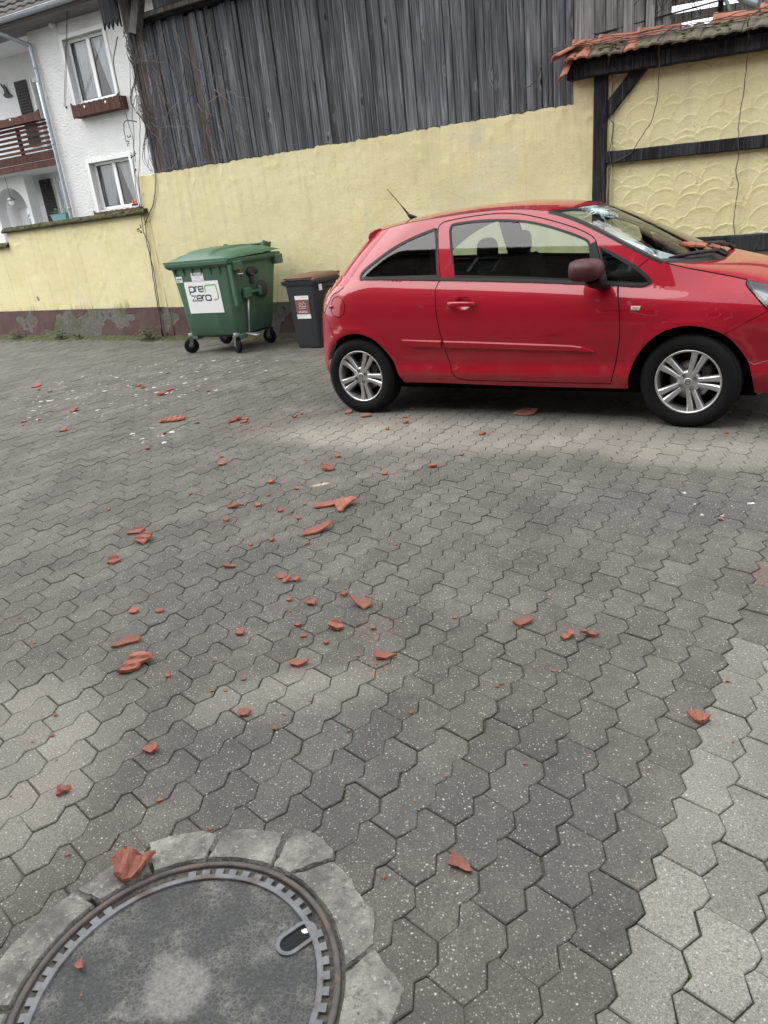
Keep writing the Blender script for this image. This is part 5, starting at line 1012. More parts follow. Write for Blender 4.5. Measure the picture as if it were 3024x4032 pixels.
mb = MB(); mb.box((-6.665, 7.86, .985), (.10, .06, .07), None, 0, .02); mb.box((-6.69, 7.80, .90), (.05, .07, .13), None, 0, .01); gb.part('lock_arm', mb, M_BINBLK)
mb = MB(); mb.lathe([(.105, -.02), (.105, .02), (.085, .03), (.0, .028)], 24, 'x', (-6.70, 7.985, .75), 0, True); gb.part('trunnion_disc', mb, M_BINBLK)
mb = MB(); mb.box((-6.66, 7.635, .735), (.075, .13, .14), None, 0, .02); mb.box((-6.655, 7.78, .745), (.03, .2, .035)); mb.box((-6.655, 7.88, .735), (.05, .06, .12), None, 0, .012); gb.part('brake_bracket', mb, M_GREEN)
mb = MB(); mb.tube([(-6.655, 7.635, .68), (-6.70, 7.60, .25)], .013, 8); gb.part('brake_rod', mb, M_STEEL); mb = MB(); mb.box((-6.66, 7.60, .225), (.22, .07, .02), Matrix.Rotation(R_(8), 3, 'Y'), 0, .006); gb.part('foot_pedal', mb, M_STEEL)
mb = MB(); mb.tube([(-6.60, 7.47, 1.06), (-6.59, 7.52, 1.0), (-6.595, 7.50, .93)], .006, 5); gb.part('red_cord', mb, plain('red_cord', (.4, .03, .02), .7)); mb = MB(); mb.tube([(-6.62, 7.45, .985), (-6.55, 7.50, .985)], .010, 6); gb.part('pin', mb, M_STEEL)
for x_, y_, rz_ in ((-7.66, 7.48, 40), (-6.835, 7.48, -20), (-6.83, 8.15, 5), (-7.62, 8.13, 15)):
    w = empty('caster', parent=gb.e); w.location = (x_ + 7.2, y_ - 7.85, .1); w.rotation_euler = (0, 0, R_(rz_))
    m = MB(); m.lathe([(.04, -.022), (.085, -.022), (.098, -.014), (.1, 0), (.098, .014), (.085, .022), (.04, .022)], 28, 'y'); m.build('tyre', M_RUBBER, w); m = MB(); m.lathe([(0, -.024), (.03, -.024), (.06, -.018), (.06, .018), (.03, .024), (0, .024)], 20, 'y'); m.build('hub', M_BINBLK, w)
    m = MB()
    for s_ in (-.034, .034): m.box((.01, s_, .055), (.05, .006, .13), Matrix.Rotation(R_(14), 3, 'Y'))
    m.box((.022, 0, .122), (.085, .08, .012)); m.lathe([(.045, .125), (.045, .165), (.0, .165)], 16, 'z', (.03, 0, 0)); m.build('fork', M_FORK, w)
for x_ in (-7.58, -6.80): mb = MB(); mb.box((x_, 7.53, .215), (.15, .12, .06), None, 0, .01); gb.part('caster_mount', mb, M_GREEN)
mb = MB(); mb.box((-7.2, 7.82, .225), (.80, .62, .04)); mb.tube([(-7.62, 7.50, .222), (-6.80, 7.50, .222)], .016, 8); gb.part('underframe', mb, M_BINBLK)
# signs on the front face, which leans out slightly
def front_y(z): return 7.4475 - (z - .285) * .0584
def plate(nm, a, b, c_, d, lift_, mat, parent=None, r=.0):
    m = MB(); m.add([(a, front_y(c_) - lift_, c_), (b, front_y(c_) - lift_, c_), (b, front_y(d) - lift_, d), (a, front_y(d) - lift_, d)], [(0, 1, 2, 3)]); m.add([(a, front_y(c_) - lift_, c_), (b, front_y(c_) - lift_, c_), (b, front_y(d) - lift_, d), (a, front_y(d) - lift_, d), (a, front_y(c_), c_), (b, front_y(c_), c_), (b, front_y(d), d), (a, front_y(d), d)], [(0, 4, 5, 1), (1, 5, 6, 2), (2, 6, 7, 3), (3, 7, 4, 0)]); return gb.part(nm, m, mat, parent)
sign = plate('sign', -7.504, -6.91, .532, .934, .006, M_STICK)
stick1 = plate('sticker', -7.35, -7.142, .938, 1.04, .005, M_STICK); stick2 = plate('sticker', -7.627, -7.518, .933, 1.006, .005, M_STICK)
def strokes(nm, lines, wd, mat, parent, fy, off=.0075, thing=None):
    m = MB()
    for L in lines:
        P = [Vector(p) for p in L]; n = len(P); closed = (P[0] - P[-1]).length < 1e-6; vs = []
        for i in range(n):
            a = P[i - 1] if i else (P[-2] if closed else P[0]); b = P[i + 1] if i < n - 1 else (P[1] if closed else P[-1]); t1 = (P[i] - a).normalized() if (P[i] - a).length > 1e-9 else (b - P[i]).normalized(); t2 = (b - P[i]).normalized() if (b - P[i]).length > 1e-9 else t1
            n1_, n2_ = Vector((-t1.y, t1.x)), Vector((-t2.y, t2.x)); mm = n1_ + n2_; mm = mm * (1 / max(mm.length_squared / 2, .5)); 
            for s_ in (1, -1): q = P[i] + mm * (s_ * wd / 2); vs.append((q.x, fy(q.y) - off, q.y))
        m.add(vs, [(2 * i, 2 * i + 1, 2 * i + 3, 2 * i + 2) for i in range(n - 1)])
    return (thing or gb).part(nm, m, mat, parent)
SX, SZ = lambda a: -7.504 + .594 * a, lambda b: .934 - .402 * b
def letter(ch, x0, xw, zt, zb_):
    sh = {'p': [[(0, -.6), (0, 1), (.72, 1), (.85, .87), (.85, .13), (.72, 0), (0, 0)]], 'r': [[(0, 0), (0, .9), (.12, 1), (.5, 1)]], 'e': [[(.82, 0), (.13, 0), (0, .13), (0, .87), (.13, 1), (.72, 1), (.85, .87), (.85, .48), (0, .48)]], 'z': [[(0, 1), (.8, 1), (0, 0), (.85, 0)]], 'o': [[(.13, 0), (.72, 0), (.85, .13), (.85, .87), (.72, 1), (.13, 1), (0, .87), (0, .13), (.13, 0)]]}[ch]
    return [[(SX(x0 + xw * a), SZ(zb_ + (zt - zb_) * b)) for a, b in l] for l in sh]
ink = []
for ch, x0, xw in (('p', .125, .165), ('r', .30, .13), ('e', .395, .165)): ink += letter(ch, x0, xw, .155, .315)
for ch, x0, xw in (('z', .145, .155), ('e', .30, .165), ('r', .465, .13), ('o', .56, .175)): ink += letter(ch, x0, xw, .44, .60)
strokes('lettering', ink, .0155, M_INK, sign, front_y)
strokes('logo_bracket', [[(SX(a), SZ(b)) for a, b in ((.585, .36), (.585, .20), (.62, .13), (.90, .13), (.915, .16), (.93, .50), (.89, .58), (.78, .595))]], .0145, M_GRNINK, sign, front_y)
def flat_text(body, size, x, z, mat, parent, thing, fy, off, sx=1.0, bold=False):
    me = text_mesh(body, size, 0, 'CENTER', bold); m = MB(); m.v = [(x + v.co.x * sx, fy(z + v.co.y) - off, z + v.co.y) for v in me.vertices]; m.f = [tuple(p.vertices) for p in me.polygons]; m.m = [0] * len(m.f); m.sm = [False] * len(m.f); bpy.data.meshes.remove(me); return thing.part('lettering', m, mat, parent)
flat_text('WERTSTOFF', .038, -7.246, 1.015, M_INK, stick1, gb, front_y, .0065, .9, True); flat_text('Haushalt', .026, -7.246, .984, M_GREYINK, stick1, gb, front_y, .0065)
strokes('small_print', [[(-7.325, .952), (-7.24, .952)], [(-7.19, .948), (-7.155, .948), (-7.155, .962), (-7.19, .962), (-7.19, .948)]], .003, M_GREYINK, stick1, front_y, .0062)
strokes('barcode', [[(-7.612 + .008 * k, .985), (-7.612 + .008 * k, .963)] for k in range(11)] + [[(-7.615, .95), (-7.57, .95)], [(-7.615, .942), (-7.58, .942)]], .004, M_INK, stick2, front_y, .0062)

bb2 = Thing('brown_lid_bin', BF, -5.92, 'narrow black organic waste bin with brown lid beside the green container', 'rubbish bin', y0=8.0)
mb = loft([ring(-6.075, -5.725, 7.775, 8.18, .012, .03), ring(-6.08, -5.72, 7.77, 8.19, .06, .03), ring(-6.13, -5.685, 7.755, 8.26, .74, .035), ring(-6.135, -5.68, 7.752, 8.27, .785, .035)]); bb2.part('body', mb, M_BINBLK)
mb = loft([ring(-6.15, -5.665, 7.745, 8.28, .775, .03), ring(-6.185, -5.65, 7.74, 8.30, .795, .03), ring(-6.19, -5.645, 7.735, 8.31, .83, .03), ring(-6.17, -5.66, 7.75, 8.30, .838, .03)], None, True, True, False); bb2.part('rim', mb, M_BINBLK)
mb = loft([ring(-6.175, -5.66, 7.742, 8.34, .842, .04), ring(-6.17, -5.665, 7.75, 8.34, .858, .04), ring(-6.12, -5.715, 7.80, 8.32, .885, .05), ring(-6.09, -5.745, 7.84, 8.30, .892, .05)]); ld = bb2.part('lid', mb, M_BINBRN)
mb = MB(); mb.tube([(-6.14, 7.77, .86), (-6.10, 7.73, .868), (-5.73, 7.73, .868), (-5.70, 7.77, .86)], .012, 8); bb2.part('lid_grip', mb, M_BINBRN, ld); mb = MB(); mb.tube([(-6.1, 8.36, .86), (-5.7, 8.36, .86)], .018, 8); bb2.part('handle', mb, M_BINBLK)
for x_ in (-6.09, -5.71): mb = MB(); mb.lathe([(0, -.025), (.09, -.025), (.1, -.012), (.1, .012), (.09, .025), (0, .025)], 22, 'x', (x_, 8.22, .1)); bb2.part('wheel', mb, M_RUBBER)
fyb = lambda z: 7.7665 - (z - .06) * .0205
def bplate(nm, a, b, c_, d, o_, mat, parent=None): m = MB(); m.add([(a, fyb(c_) - o_, c_), (b, fyb(c_) - o_, c_), (b, fyb(d) - o_, d), (a, fyb(d) - o_, d)], [(0, 1, 2, 3)]); return bb2.part(nm, m, mat, parent)
st = bplate('sticker', -6.003, -5.79, .375, .655, .004, M_STICK); bplate('brown_field', -6.003, -5.79, .428, .607, .0055, M_BRNINK, st)
flat_text('BIOABFALL', .034, -5.896, .458, M_STICK, st, bb2, fyb, .007, .85, True)
cx, cz = -5.896, .535; loopc = lambda x, z, rx, rz_: [(x + rx * math.cos(a), z + rz_ * math.sin(a)) for a in np.linspace(0, 2 * math.pi, 15)]
strokes('food_icon', [loopc(cx - .035, cz - .022, .022, .018), loopc(cx + .022, cz + .012, .026, .024), [(cx + .022, cz + .036), (cx + .03, cz + .052)], [(cx - .055, cz + .02), (cx - .03, cz + .04), (cx - .015, cz + .015), (cx - .045, cz - .002), (cx - .055, cz + .02)], [(cx - .005, cz - .035), (cx + .04, cz - .035), (cx + .05, cz - .015), (cx + .0, cz - .015), (cx - .005, cz - .035)]], .0035, M_STICK, st, fyb, .007, bb2)
strokes('small_print', [[(-5.90, .635), (-5.81, .635)], [(-5.99, .412), (-5.93, .412)], [(-5.99, .398), (-5.89, .398)]], .003, M_GREYINK, st, fyb, .006, bb2)
mb = MB(); mb.add([(-5.668, 7.83, .70), (-5.668, 7.90, .70), (-5.668, 7.90, .78), (-5.668, 7.83, .78)], [(3, 2, 1, 0)]); bb2.part('side_sticker', mb, M_STICK)

# ================================================================== CREEPERS AND WEEDS
g = G('creeper_bark'); P = g.obj(); M_VINE = g.done(g.ramp(g.noise(P, 25, 4), [(.3, (.045, .032, .028)), (.6, (.10, .075, .062)), (.8, (.17, .145, .125))]), .9)
M_VINEP = plain('pale_creeper_bark', (.24, .19, .15), .9, .3, 20)
vq = random.Random(77)
cre = Thing('bare_creeper', WR, -9.0, 'bare leafless creeper climbing the corner and tangling over the left planks', 'creeper')
mb = MB()
for base in ([(-9.02, -.06, .05), (-9.02, -.04, .575), (-8.99, -.03, 1.025), (-8.945, -.03, 1.40), (-9.0, -.03, 1.63), (-8.94, -.03, 2.0), (-8.87, -.03, 2.35), (-8.72, -.01, 2.8), (-8.62, 0, 3.3), (-8.58, 0, 4.1)], [(-9.05, -.05, .05), (-8.985, -.04, .62), (-8.955, -.03, 1.1), (-8.985, -.03, 1.42), (-8.93, -.03, 1.75), (-8.98, -.03, 2.05), (-8.94, -.03, 2.4), (-8.8, 0, 3.0), (-8.7, 0, 3.5), (-8.5, 0, 4.15)], [(-8.955, -.03, 1.70), (-8.75, -.02, 1.92), (-8.62, -.02, 2.12), (-8.54, -.01, 2.4), (-8.46, -.01, 2.8), (-8.3, 0, 3.4)], [(-8.70, -.05, 4.1), (-8.82, -.1, 3.8), (-8.83, -.1, 3.4), (-8.78, -.08, 2.9), (-8.82, -.08, 2.55)], [(-8.66, -.05, 3.05), (-8.84, -.1, 3.08), (-8.90, -.1, 2.9), (-8.885, -.1, 2.8)]):
    p = spline(base, 5); p = [(a + vq.uniform(-.006, .006), b + vq.uniform(-.006, .006), c_) for a, b, c_ in p]; mb.tube(p, [.0085 * (1 - .6 * i / len(p)) for i in range(len(p))], 5)
cre.part('stems', mb, M_VINE)
for pm, mat_, cnt in (('twigs', M_VINE, 75), ('pale_twigs', M_VINEP, 32)):
    mb = MB()
    for k in range(cnt):
        x, z = -8.62 + 1.75 * vq.random() ** 1.9, vq.uniform(2.5, 4.2); a = vq.uniform(-2.4, -.8) if vq.random() < .75 else vq.uniform(-3.1, 3.1); pts = []; st_ = vq.uniform(.05, .12)
        for i in range(vq.randint(5, 12)): pts.append((x, .015 - vq.uniform(.0, .05), max(2.4, min(4.3, z)))); a += vq.uniform(-.45, .45); x += st_ * math.cos(a); z += st_ * math.sin(a)
        pts = [(max(-8.64 + .1 * math.sin(p[2] * 9), p[0]), p[1], p[2]) for p in pts]; mb.tube(pts, [vq.uniform(.0035, .0055) * (1 - .6 * i / len(pts)) for i in range(len(pts))], 4)
    cre.part(pm, mb, mat_)
mb = MB()
for x_, z_ in ((-8.885, 2.80), (-8.86, 2.62), (-8.80, 2.66), (-8.86, 2.45), (-8.83, 2.9), (-9.0, 1.68), (-9.03, 1.63), (-8.97, 1.6)):
    for k in range(5): mb.lathe([(0, -.012), (.011, 0), (0, .012)], 6, 'z', (x_ + vq.uniform(-.03, .03), -.09, z_ + vq.uniform(-.03, .03)))
cre.part('dry_berries', mb, M_VINE)
for pts, lab in (([(-1.976, -.24, 2.83), (-2.00, -.26, 2.78), (-2.059, -.14, 2.664), (-2.036, -.07, 2.521), (-2.05, -.07, 2.3), (-2.055, -.07, 2.162), (-2.025, -.05, 2.092), (-2.06, -.06, 1.87), (-2.052, -.06, 1.76), (-2.07, -.03, 1.6), (-2.094, -.03, 1.3)], 'thin bare creeper stem hanging beside the black post'), ([(-1.437, -.12, 2.87), (-1.558, -.26, 2.78), (-1.574, -.16, 2.661), (-1.582, -.10, 2.369), (-1.626, -.08, 2.125), (-1.72, -.06, 1.98), (-1.814, -.06, 1.852), (-1.87, -.06, 1.799), (-2.057, -.06, 1.713), (-2.075, -.03, 1.5), (-2.077, -.03, 1.2)], 'thin bare creeper stem curving left across the upper plaster panel'), ([(-.704, -.10, 2.86), (-.782, -.26, 2.79), (-.785, -.17, 2.658), (-.787, -.11, 2.522), (-.799, -.08, 2.246), (-.827, -.06, 2.023), (-.823, -.07, 1.864), (-.81, -.06, 1.664), (-.827, -.03, 1.54), (-.796, -.03, 1.357), (-.822, -.03, 1.15), (-.809, -.03, .949), (-.80, -.05, .5)], 'thin bare creeper stem hanging straight down near the right edge')):
    v_ = Thing('hanging_creeper', WR, pts[-1][0], lab, 'creeper', z0=pts[-1][2]); mb = MB(); p = spline(pts, 4); p = [(a + vq.uniform(-.006, .006), b, c_) for a, b, c_ in p]; mb.tube(p, [.0045 + .0035 * (i < 10) for i in range(len(p))], 5)
    for i in range(4, len(p), 7): mb.lathe([(0, -.008), (.0085, 0), (0, .008)], 6, 'z', p[i])
    v_.part('stem', mb, M_VINE)
rv = Thing('creeper_runner', WR, -2.6, 'bare creeper runners trailing along the tile coping', 'creeper', z0=2.8); mb = MB()
for k in range(7):
    z0_ = 2.83 + .012 * k; a, b = -2.7 + .12 * k * vq.random(), vq.choice((-.1, .5, -.6)); p = [(s_, -.12 - .05 * math.sin(s_ * 3 + k) + vq.uniform(-.015, .015), z0_ - .02 * (s_ + 2.4) + .02 * math.sin(s_ * 4 + k * 2) + vq.uniform(-.008, .008)) for s_ in np.arange(a, b, .09)]; mb.tube(p, .0045, 4)
mb.tube(spline([(-2.72, -.2, 2.76), (-2.85, -.1, 2.62), (-2.97, -.05, 2.60), (-3.1, -.03, 2.72)], 5), .005, 5); rv.part('runners', mb, M_VINE)
bt = Thing('hanging_twigs', WR, -1.75, 'dark bare twigs hanging at the barn end above the tiled wall', 'creeper', z0=3.0); mb = MB()
for k in range(34):
    x, z = vq.uniform(-1.72, -1.1), vq.uniform(3.2, 3.6); a = vq.uniform(-2.3, -.9); pts = []
    for i in range(6): pts.append((x, -.02 + .03 * vq.random(), z)); a += vq.uniform(-.4, .4); x += .06 * math.cos(a); z = max(2.95, z + .06 * math.sin(a))
    mb.tube(pts, .0035, 4)
bt.part('twigs', mb, M_DARKWOOD)
g = G('weed_leaf'); P = g.obj(); M_LEAF = g.done(g.ramp(g.noise(P, 20, 3), [(.3, (.028, .060, .016)), (.7, (.065, .125, .035))]), .6)
for F_, s_, r, nl, lab in ((WL, -10.20, .26, 90, 'biggest leafy green weed at the wall foot left of the green bin'), (WL, -12.75, .17, 50, 'small green weed at the foot of the low wall'), (WL, -14.15, .17, 46, 'low weed tuft at the far left wall foot'), (WL, -12.2, .11, 26, 'tiny weed seedling beside the small weed at the low wall'), (WR, -8.35, .10, 24, 'tiny weed in the gap left of the green bin wheel')):
    t = Thing('weed', F_, s_, lab, 'weed', 'weeds along the wall foot'); lv = MB(); st_ = MB()
    for k in range(nl):
        a = vq.uniform(0, 2 * math.pi); e = vq.random() ** .6 * r; h = vq.uniform(.02, r * .75); p0 = Vector((s_ + e * math.cos(a), -.10 - abs(e * math.sin(a)) * .7, .02 + h)); d = Vector((math.cos(a), -abs(math.sin(a)) * .7 - .2, vq.uniform(-.4, .4))).normalized(); w_ = d.cross(Vector((0, 0, 1))).normalized(); l = vq.uniform(.04, .075); lv.add([p0, p0 + d * l * .5 + w_ * l * .38, p0 + d * l, p0 + d * l * .5 - w_ * l * .38], [(0, 1, 2, 3)])
        if k % 5 == 0: st_.tube([(s_, -.08, 0), tuple(p0)], .003, 4)
    t.part('leaves', lv, M_LEAF); t.part('stalks', st_, M_LEAF)

# ================================================================== RED CAR
CAR_O, CAR_H, VC = (-.0647, 6.0903, 0), -.57233, .8375
car = empty('red_car', CAR_O, CAR_H); tag(car, 'red three-door hatchback with cracked windscreen parked along the yellow wall', 'car')
def car_paint():
    g = G('red_car_paint'); P = g.obj(); fl = g.noise(P, 900, 2); dirt = g.noise(P, 3.5, 5, .6)
    c = g.mix(g.m('MULTIPLY', g.ss(dirt, .45, .8), .25), (.31, .0030, .0165), (.26, .011, .021))
    film = g.m('MULTIPLY', g.ss(g.m('SUBTRACT', g.noise(g.map(P, (5, 5, 2.0)), 1.0, 5, .7), g.m('MULTIPLY', g.sep(P)[2], .55)), .22, .55), .14); c = g.mix(film, c, (.16, .10, .085))
    return g.done(c, g.m('ADD', .36, g.m('MULTIPLY', dirt, .12)), None, Metallic=0.0, Coat_Weight=1.0, Coat_Roughness=g.m('ADD', .02, g.m('MULTIPLY', g.ss(dirt, .4, .8), .05)), Specular_IOR_Level=.12)
M_RED = car_paint()
M_GLASS = glass_material('side_glass', (.66, .74, .72), 1.15); M_WSCR = glass_material('windscreen_glass', (.90, .94, .93), 1.0)
g = G('alloy_silver'); P = g.obj(); n1 = g.noise(P, 35, 5, .65); dirt = g.ss(g.noise(P, 9, 5, .7), .56, .72)
M_ALLOY = g.done(g.mix(g.m('MULTIPLY', dirt, .65), g.ramp(n1, [(.3, (.42, .42, .42)), (.7, (.56, .565, .57))]), (.17, .155, .14)), g.m('ADD', .33, g.m('MULTIPLY', dirt, .3)), None, Metallic=.75)
M_CHROME = plain('lamp_chrome', (.80, .81, .83), .22, .03, 8, 0, Metallic=.35)
_kz = np.linspace(0, 1, 1001)
_kp = np.interp(_kz, [0, .18, .25, .29, .335, .36, .42, .48, .58, .68, .76, .83, .90, .93, .955, .98, 1.0], [.08, .045, .018, .003, -.012, -.012, .001, -.010, -.024, -.031, -.031, -.026, -.012, .0, .0125, .0265, .038])
_gk = np.exp(-.5 * (np.arange(-40, 41) / 9.0) ** 2); _gk /= _gk.sum(); _kp = np.convolve(np.pad(_kp, 40, 'edge'), _gk, 'valid')
_zbp = np.polyfit([-.7, .08, .4, .77, 1.1, 1.4, 1.8, 2.05, 2.25, 2.5, 2.8, 3.2], [1.098, 1.056, 1.042, 1.022, 1.001, .978, .944, .925, .908, .882, .845, .79], 4)
_drz = np.linspace(.2, 1.5, 400); _drv = np.interp(_drz, [.2, .24, .28, .33, .40, .6, .75, .9, .96, 1.0, 1.07, 1.16, 1.25, 1.315, 1.5], [.03, .02, .01, -.005, -.02, .012, .035, .066, .10, .155, .224, .30, .383, .445, .63])
_g2 = np.exp(-.5 * (np.arange(-20, 21) / 6.0) ** 2); _g2 /= _g2.sum(); _drv = np.convolve(np.pad(_drv, 20, 'edge'), _g2, 'valid')
def zb(u): return float(np.polyval(_zbp, u))
def dr(z): return float(np.interp(z, _drz, _drv))
def Vs(u, z):
    b = zb(u)
    if z <= b:
        zp = z if z < .55 else .55 + (z - .55) * (.45 / (b - .55)); v = float(np.interp(zp, _kz, _kp))
    else:
        w = z - b; v = .038 + w * (.33 + .75 * sstep(2.25, 2.8, u)) + .22 * w * w
    for uc in (0, 2.511):
        r = math.hypot(u - uc, z - .30); v -= .011 * math.exp(-((r - .375) / .036) ** 2) * sstep(.22, .34, z)
    t = max(0, (.1 - (u - dr(z))) / .56); v += min(.2 * t ** 3.9, .6)
    v += .16 * max(0, u - 2.2) ** 2.6 + .35 * max(0, (u - 2.95) / .4) ** 3
    e = 1 - ((u - .963) / .070) ** 2 - ((z - .852) / .050) ** 2
    if e > 0: v += .020 * e ** 1.3
    return v
def Ns(u, z, e=2e-3):
    n = Vector(((Vs(u + e, z) - Vs(u - e, z)) / (2 * e), -1, (Vs(u, z + e) - Vs(u, z - e)) / (2 * e))); return n.normalized()
u_r = lambda z: -.56 + dr(z)
sp2 = lambda pts, k=5: spline(pts, k)
ZG = np.polyfit([.142, .306, .572, .91, 1.21, 1.42, 1.525], [1.383, 1.412, 1.438, 1.452, 1.452, 1.432, 1.413], 4); zg = lambda u: float(np.polyval(ZG, u))
ZA = np.polyfit([1.45, 1.525, 1.69, 1.86, 1.936, 2.108, 2.238, 2.315], [1.428, 1.413, 1.356, 1.283, 1.246, 1.148, 1.083, 1.05], 3); za = lambda u: float(np.polyval(ZA, u))
ZH = np.polyfit([2.315, 2.35, 2.52, 2.643, 2.80, 2.93, 3.1, 3.28], [1.05, 1.04, .99, .956, .912, .872, .805, .70], 3); zh = lambda u: float(np.polyval(ZH, u))
R_ARCH = sp2([(-.322, .283), (-.334, .376), (-.317, .448), (-.264, .528), (-.181, .595), (-.097, .636), (.006, .654), (.092, .642), (.182, .606), (.254, .54), (.315, .459), (.351, .384), (.374, .318), (.4, .262)], 3)
F_ARCH = sp2([(2.131, .25), (2.138, .33), (2.165, .423), (2.209, .504), (2.268, .574), (2.349, .633), (2.428, .661), (2.51, .67), (2.604, .654), (2.662, .631), (2.709, .608), (2.761, .563), (2.808, .504), (2.844, .445), (2.87, .38), (2.886, .302), (2.898, .222)], 3)
top = [(u, zg(u)) for u in np.linspace(.142, 1.50, 40)] + [(u, za(u)) for u in np.linspace(1.53, 2.315, 26)] + [(u, zh(u)) for u in np.linspace(2.345, 3.27, 26)]
rear = [(u_r(z), z) for z in np.linspace(1.345, .37, 32)] + [(-.50, .335), (-.43, .305), (-.36, .285)]
OUT = rear + R_ARCH + [(.7, .262), (1.2, .252), (1.7, .248), (2.02, .248)] + F_ARCH + [(3.05, .215), (3.27, .215)] + list(reversed(top)) + [(.03, 1.378)]
DOOR = [(.766, 1.03), (.728, 1.236)] + sp2([(.712, 1.345), (.716, 1.385), (.745, 1.406), (.80, 1.416), (.925, 1.426), (1.10, 1.431), (1.22, 1.426), (1.362, 1.405), (1.567, 1.349), (1.733, 1.291), (1.838, 1.240), (1.876, 1.203), (1.897, 1.15)], 4) + [(1.961, .957), (2.053, .93), (2.065, .843)] + sp2([(2.074, .79), (2.081, .62), (2.053, .44), (2.024, .31), (2.018, .284)], 4) + [(1.804, .283), (1.402, .286), (1.042, .288)] + sp2([(.93, .291), (.87, .307), (.832, .352), (.816, .425), (.783, .56), (.754, .728), (.743, .858), (.738, .962)], 4)
DGLASS = [(.881, 1.040), (.833, 1.229)] + sp2([(.808, 1.345), (.814, 1.376), (.85, 1.388), (1.02, 1.393), (1.232, 1.380), (1.438, 1.346), (1.64, 1.283), (1.797, 1.220), (1.836, 1.185), (1.858, 1.10)], 4) + [(1.885, .964), (1.80, .966), (1.409, 1.003)]
SAIL = [(1.836, 1.185), (1.879, 1.20), (1.897, 1.15), (1.961, .957), (1.958, .944), (1.885, .955), (1.885, .964), (1.858, 1.10)]
QWIN = sp2([(.07, 1.066), (.092, 1.110), (.203, 1.179), (.349, 1.258), (.486, 1.312), (.634, 1.354), (.695, 1.367)], 4) + [(.748, 1.047), (.10, 1.062)]
TWIN = [(1.908, 1.163), (2.015, 1.106), (2.159, 1.022)] + sp2([(2.225, .968), (2.247, .94), (2.24, .926), (2.20, .923)], 3) + [(1.975, .947), (1.935, 1.05)]
FENDER = [(2.018, .20), (2.018, .284)] + sp2([(2.018, .284), (2.024, .31), (2.053, .44), (2.081, .62), (2.074, .79)], 4) + [(2.065, .843), (2.053, .93), (2.25, .905), (2.29, .93), (2.161, 1.022), (2.236, 1.09), (2.5, 1.08), (2.80, .93), (2.802, .883), (2.853, .829), (2.905, .773), (2.939, .735), (2.709, .608), (2.5, .4), (2.13, .2)]
HEADL = [(2.80, .95), (2.802, .883), (2.853, .829), (2.905, .773), (2.939, .742), (3.05, .70), (3.2, .69), (3.27, .72), (3.27, .95)]
TAILL = [(-.085, 1.003), (-.15, 1.014), (-.5, 1.014), (-.62, .80), (-.333, .800)] + sp2([(-.333, .805), (-.245, .896), (-.202, .95), (-.147, .972), (-.085, 1.003)], 4)[1:-1]
RBUMP = [(-.7, .80), (-.333, .805), (-.312, .79), (-.24, .7), (-.207, .62), (-.181, .595), (.0, .3), (-.2, .2), (-.7, .2)]
FBUMP = [(2.709, .608), (2.939, .735), (3.05, .70), (3.2, .69), (3.27, .72), (3.4, .7), (3.4, .1), (2.7, .1), (2.6, .4)]
REGS = [('QWIN', QWIN), ('TWIN', TWIN), ('SAIL', SAIL), ('DGLASS', DGLASS), ('DOOR', DOOR), ('HEADL', HEADL), ('FBUMP', FBUMP), ('FENDER', FENDER), ('TAILL', TAILL), ('RBUMP', RBUMP)]
def lift(u, z, d): n = Ns(u, z); v = Vs(u, z); return (u + n.x * d, v + n.y * d, z + n.z * d)
# one triangulation of the whole side, cut along every outline
_v, _e = [], []
for poly in [OUT] + [r[1] for r in REGS]:
    b = len(_v); _v += [Vector(p) for p in poly]; _e += [(b + i, b + (i + 1) % len(poly)) for i in range(len(poly))]
for U in np.arange(-.62, 3.3, .034):
    for Z in np.arange(.22, 1.47, .034):
        if in_poly(U, Z, OUT): _v.append(Vector((U, Z)))
for U in np.arange(.885, 1.04, .0115):
    for Z in np.arange(.80, .905, .0115): _v.append(Vector((U, Z)))
for kz in np.arange(.30, .44, .014):
    for U in np.arange(.42, 2.1, .05): _v.append(Vector((U, kz)))
for U in np.arange(-.3, 3.2, .03):
    for dz in (-.07, -.055, -.04, -.026, -.013, .0, .012):
        if in_poly(U, zb(U) + dz, OUT): _v.append(Vector((U + .0007 * dz, zb(U) + dz)))
V2, _, T2f, *_r = delaunay_2d_cdt(_v, _e, [], 0, 1e-4)
V2 = [(p.x, p.y) for p in V2]; bins_ = {}
for f in T2f:
    cu = sum(V2[i][0] for i in f) / 3; cz = sum(V2[i][1] for i in f) / 3
    if not in_poly(cu, cz, OUT): continue
    for nm, poly in REGS:
        if in_poly(cu, cz, poly): break
    else: nm = 'SIDE'
    bins_.setdefault(nm, []).append(f)
V3 = [(u, Vs(u, z), z) for u, z in V2]; N3 = [Ns(u, z) for u, z in V2]
def side_mesh(name, nm, mirror, depth=0.0):
    idx = {}; vs, ns, fs = [], [], []
    for f in bins_.get(nm, []):
        ff = []
        for i in f:
            if i not in idx:
                idx[i] = len(vs); p, n = V3[i], N3[i]; p = (p[0] - n.x * depth, p[1] - n.y * depth, p[2] - n.z * depth)
                vs.append((p[0], 2 * VC - p[1], p[2]) if mirror else p); ns.append((n.x, -n.y, n.z) if mirror else tuple(n))
            ff.append(idx[i])
        a, b, c_ = (V2[f[0]], V2[f[1]], V2[f[2]]); ccw = (b[0] - a[0]) * (c_[1] - a[1]) - (c_[0] - a[0]) * (b[1] - a[1]) > 0
        fs.append(tuple(ff) if ccw != mirror else tuple(reversed(ff)))
    me = bpy.data.meshes.new(name); me.from_pydata(vs, [], fs); me.polygons.foreach_set('use_smooth', [True] * len(fs)); me.update()
    me.normals_split_custom_set_from_vertices(ns); return me
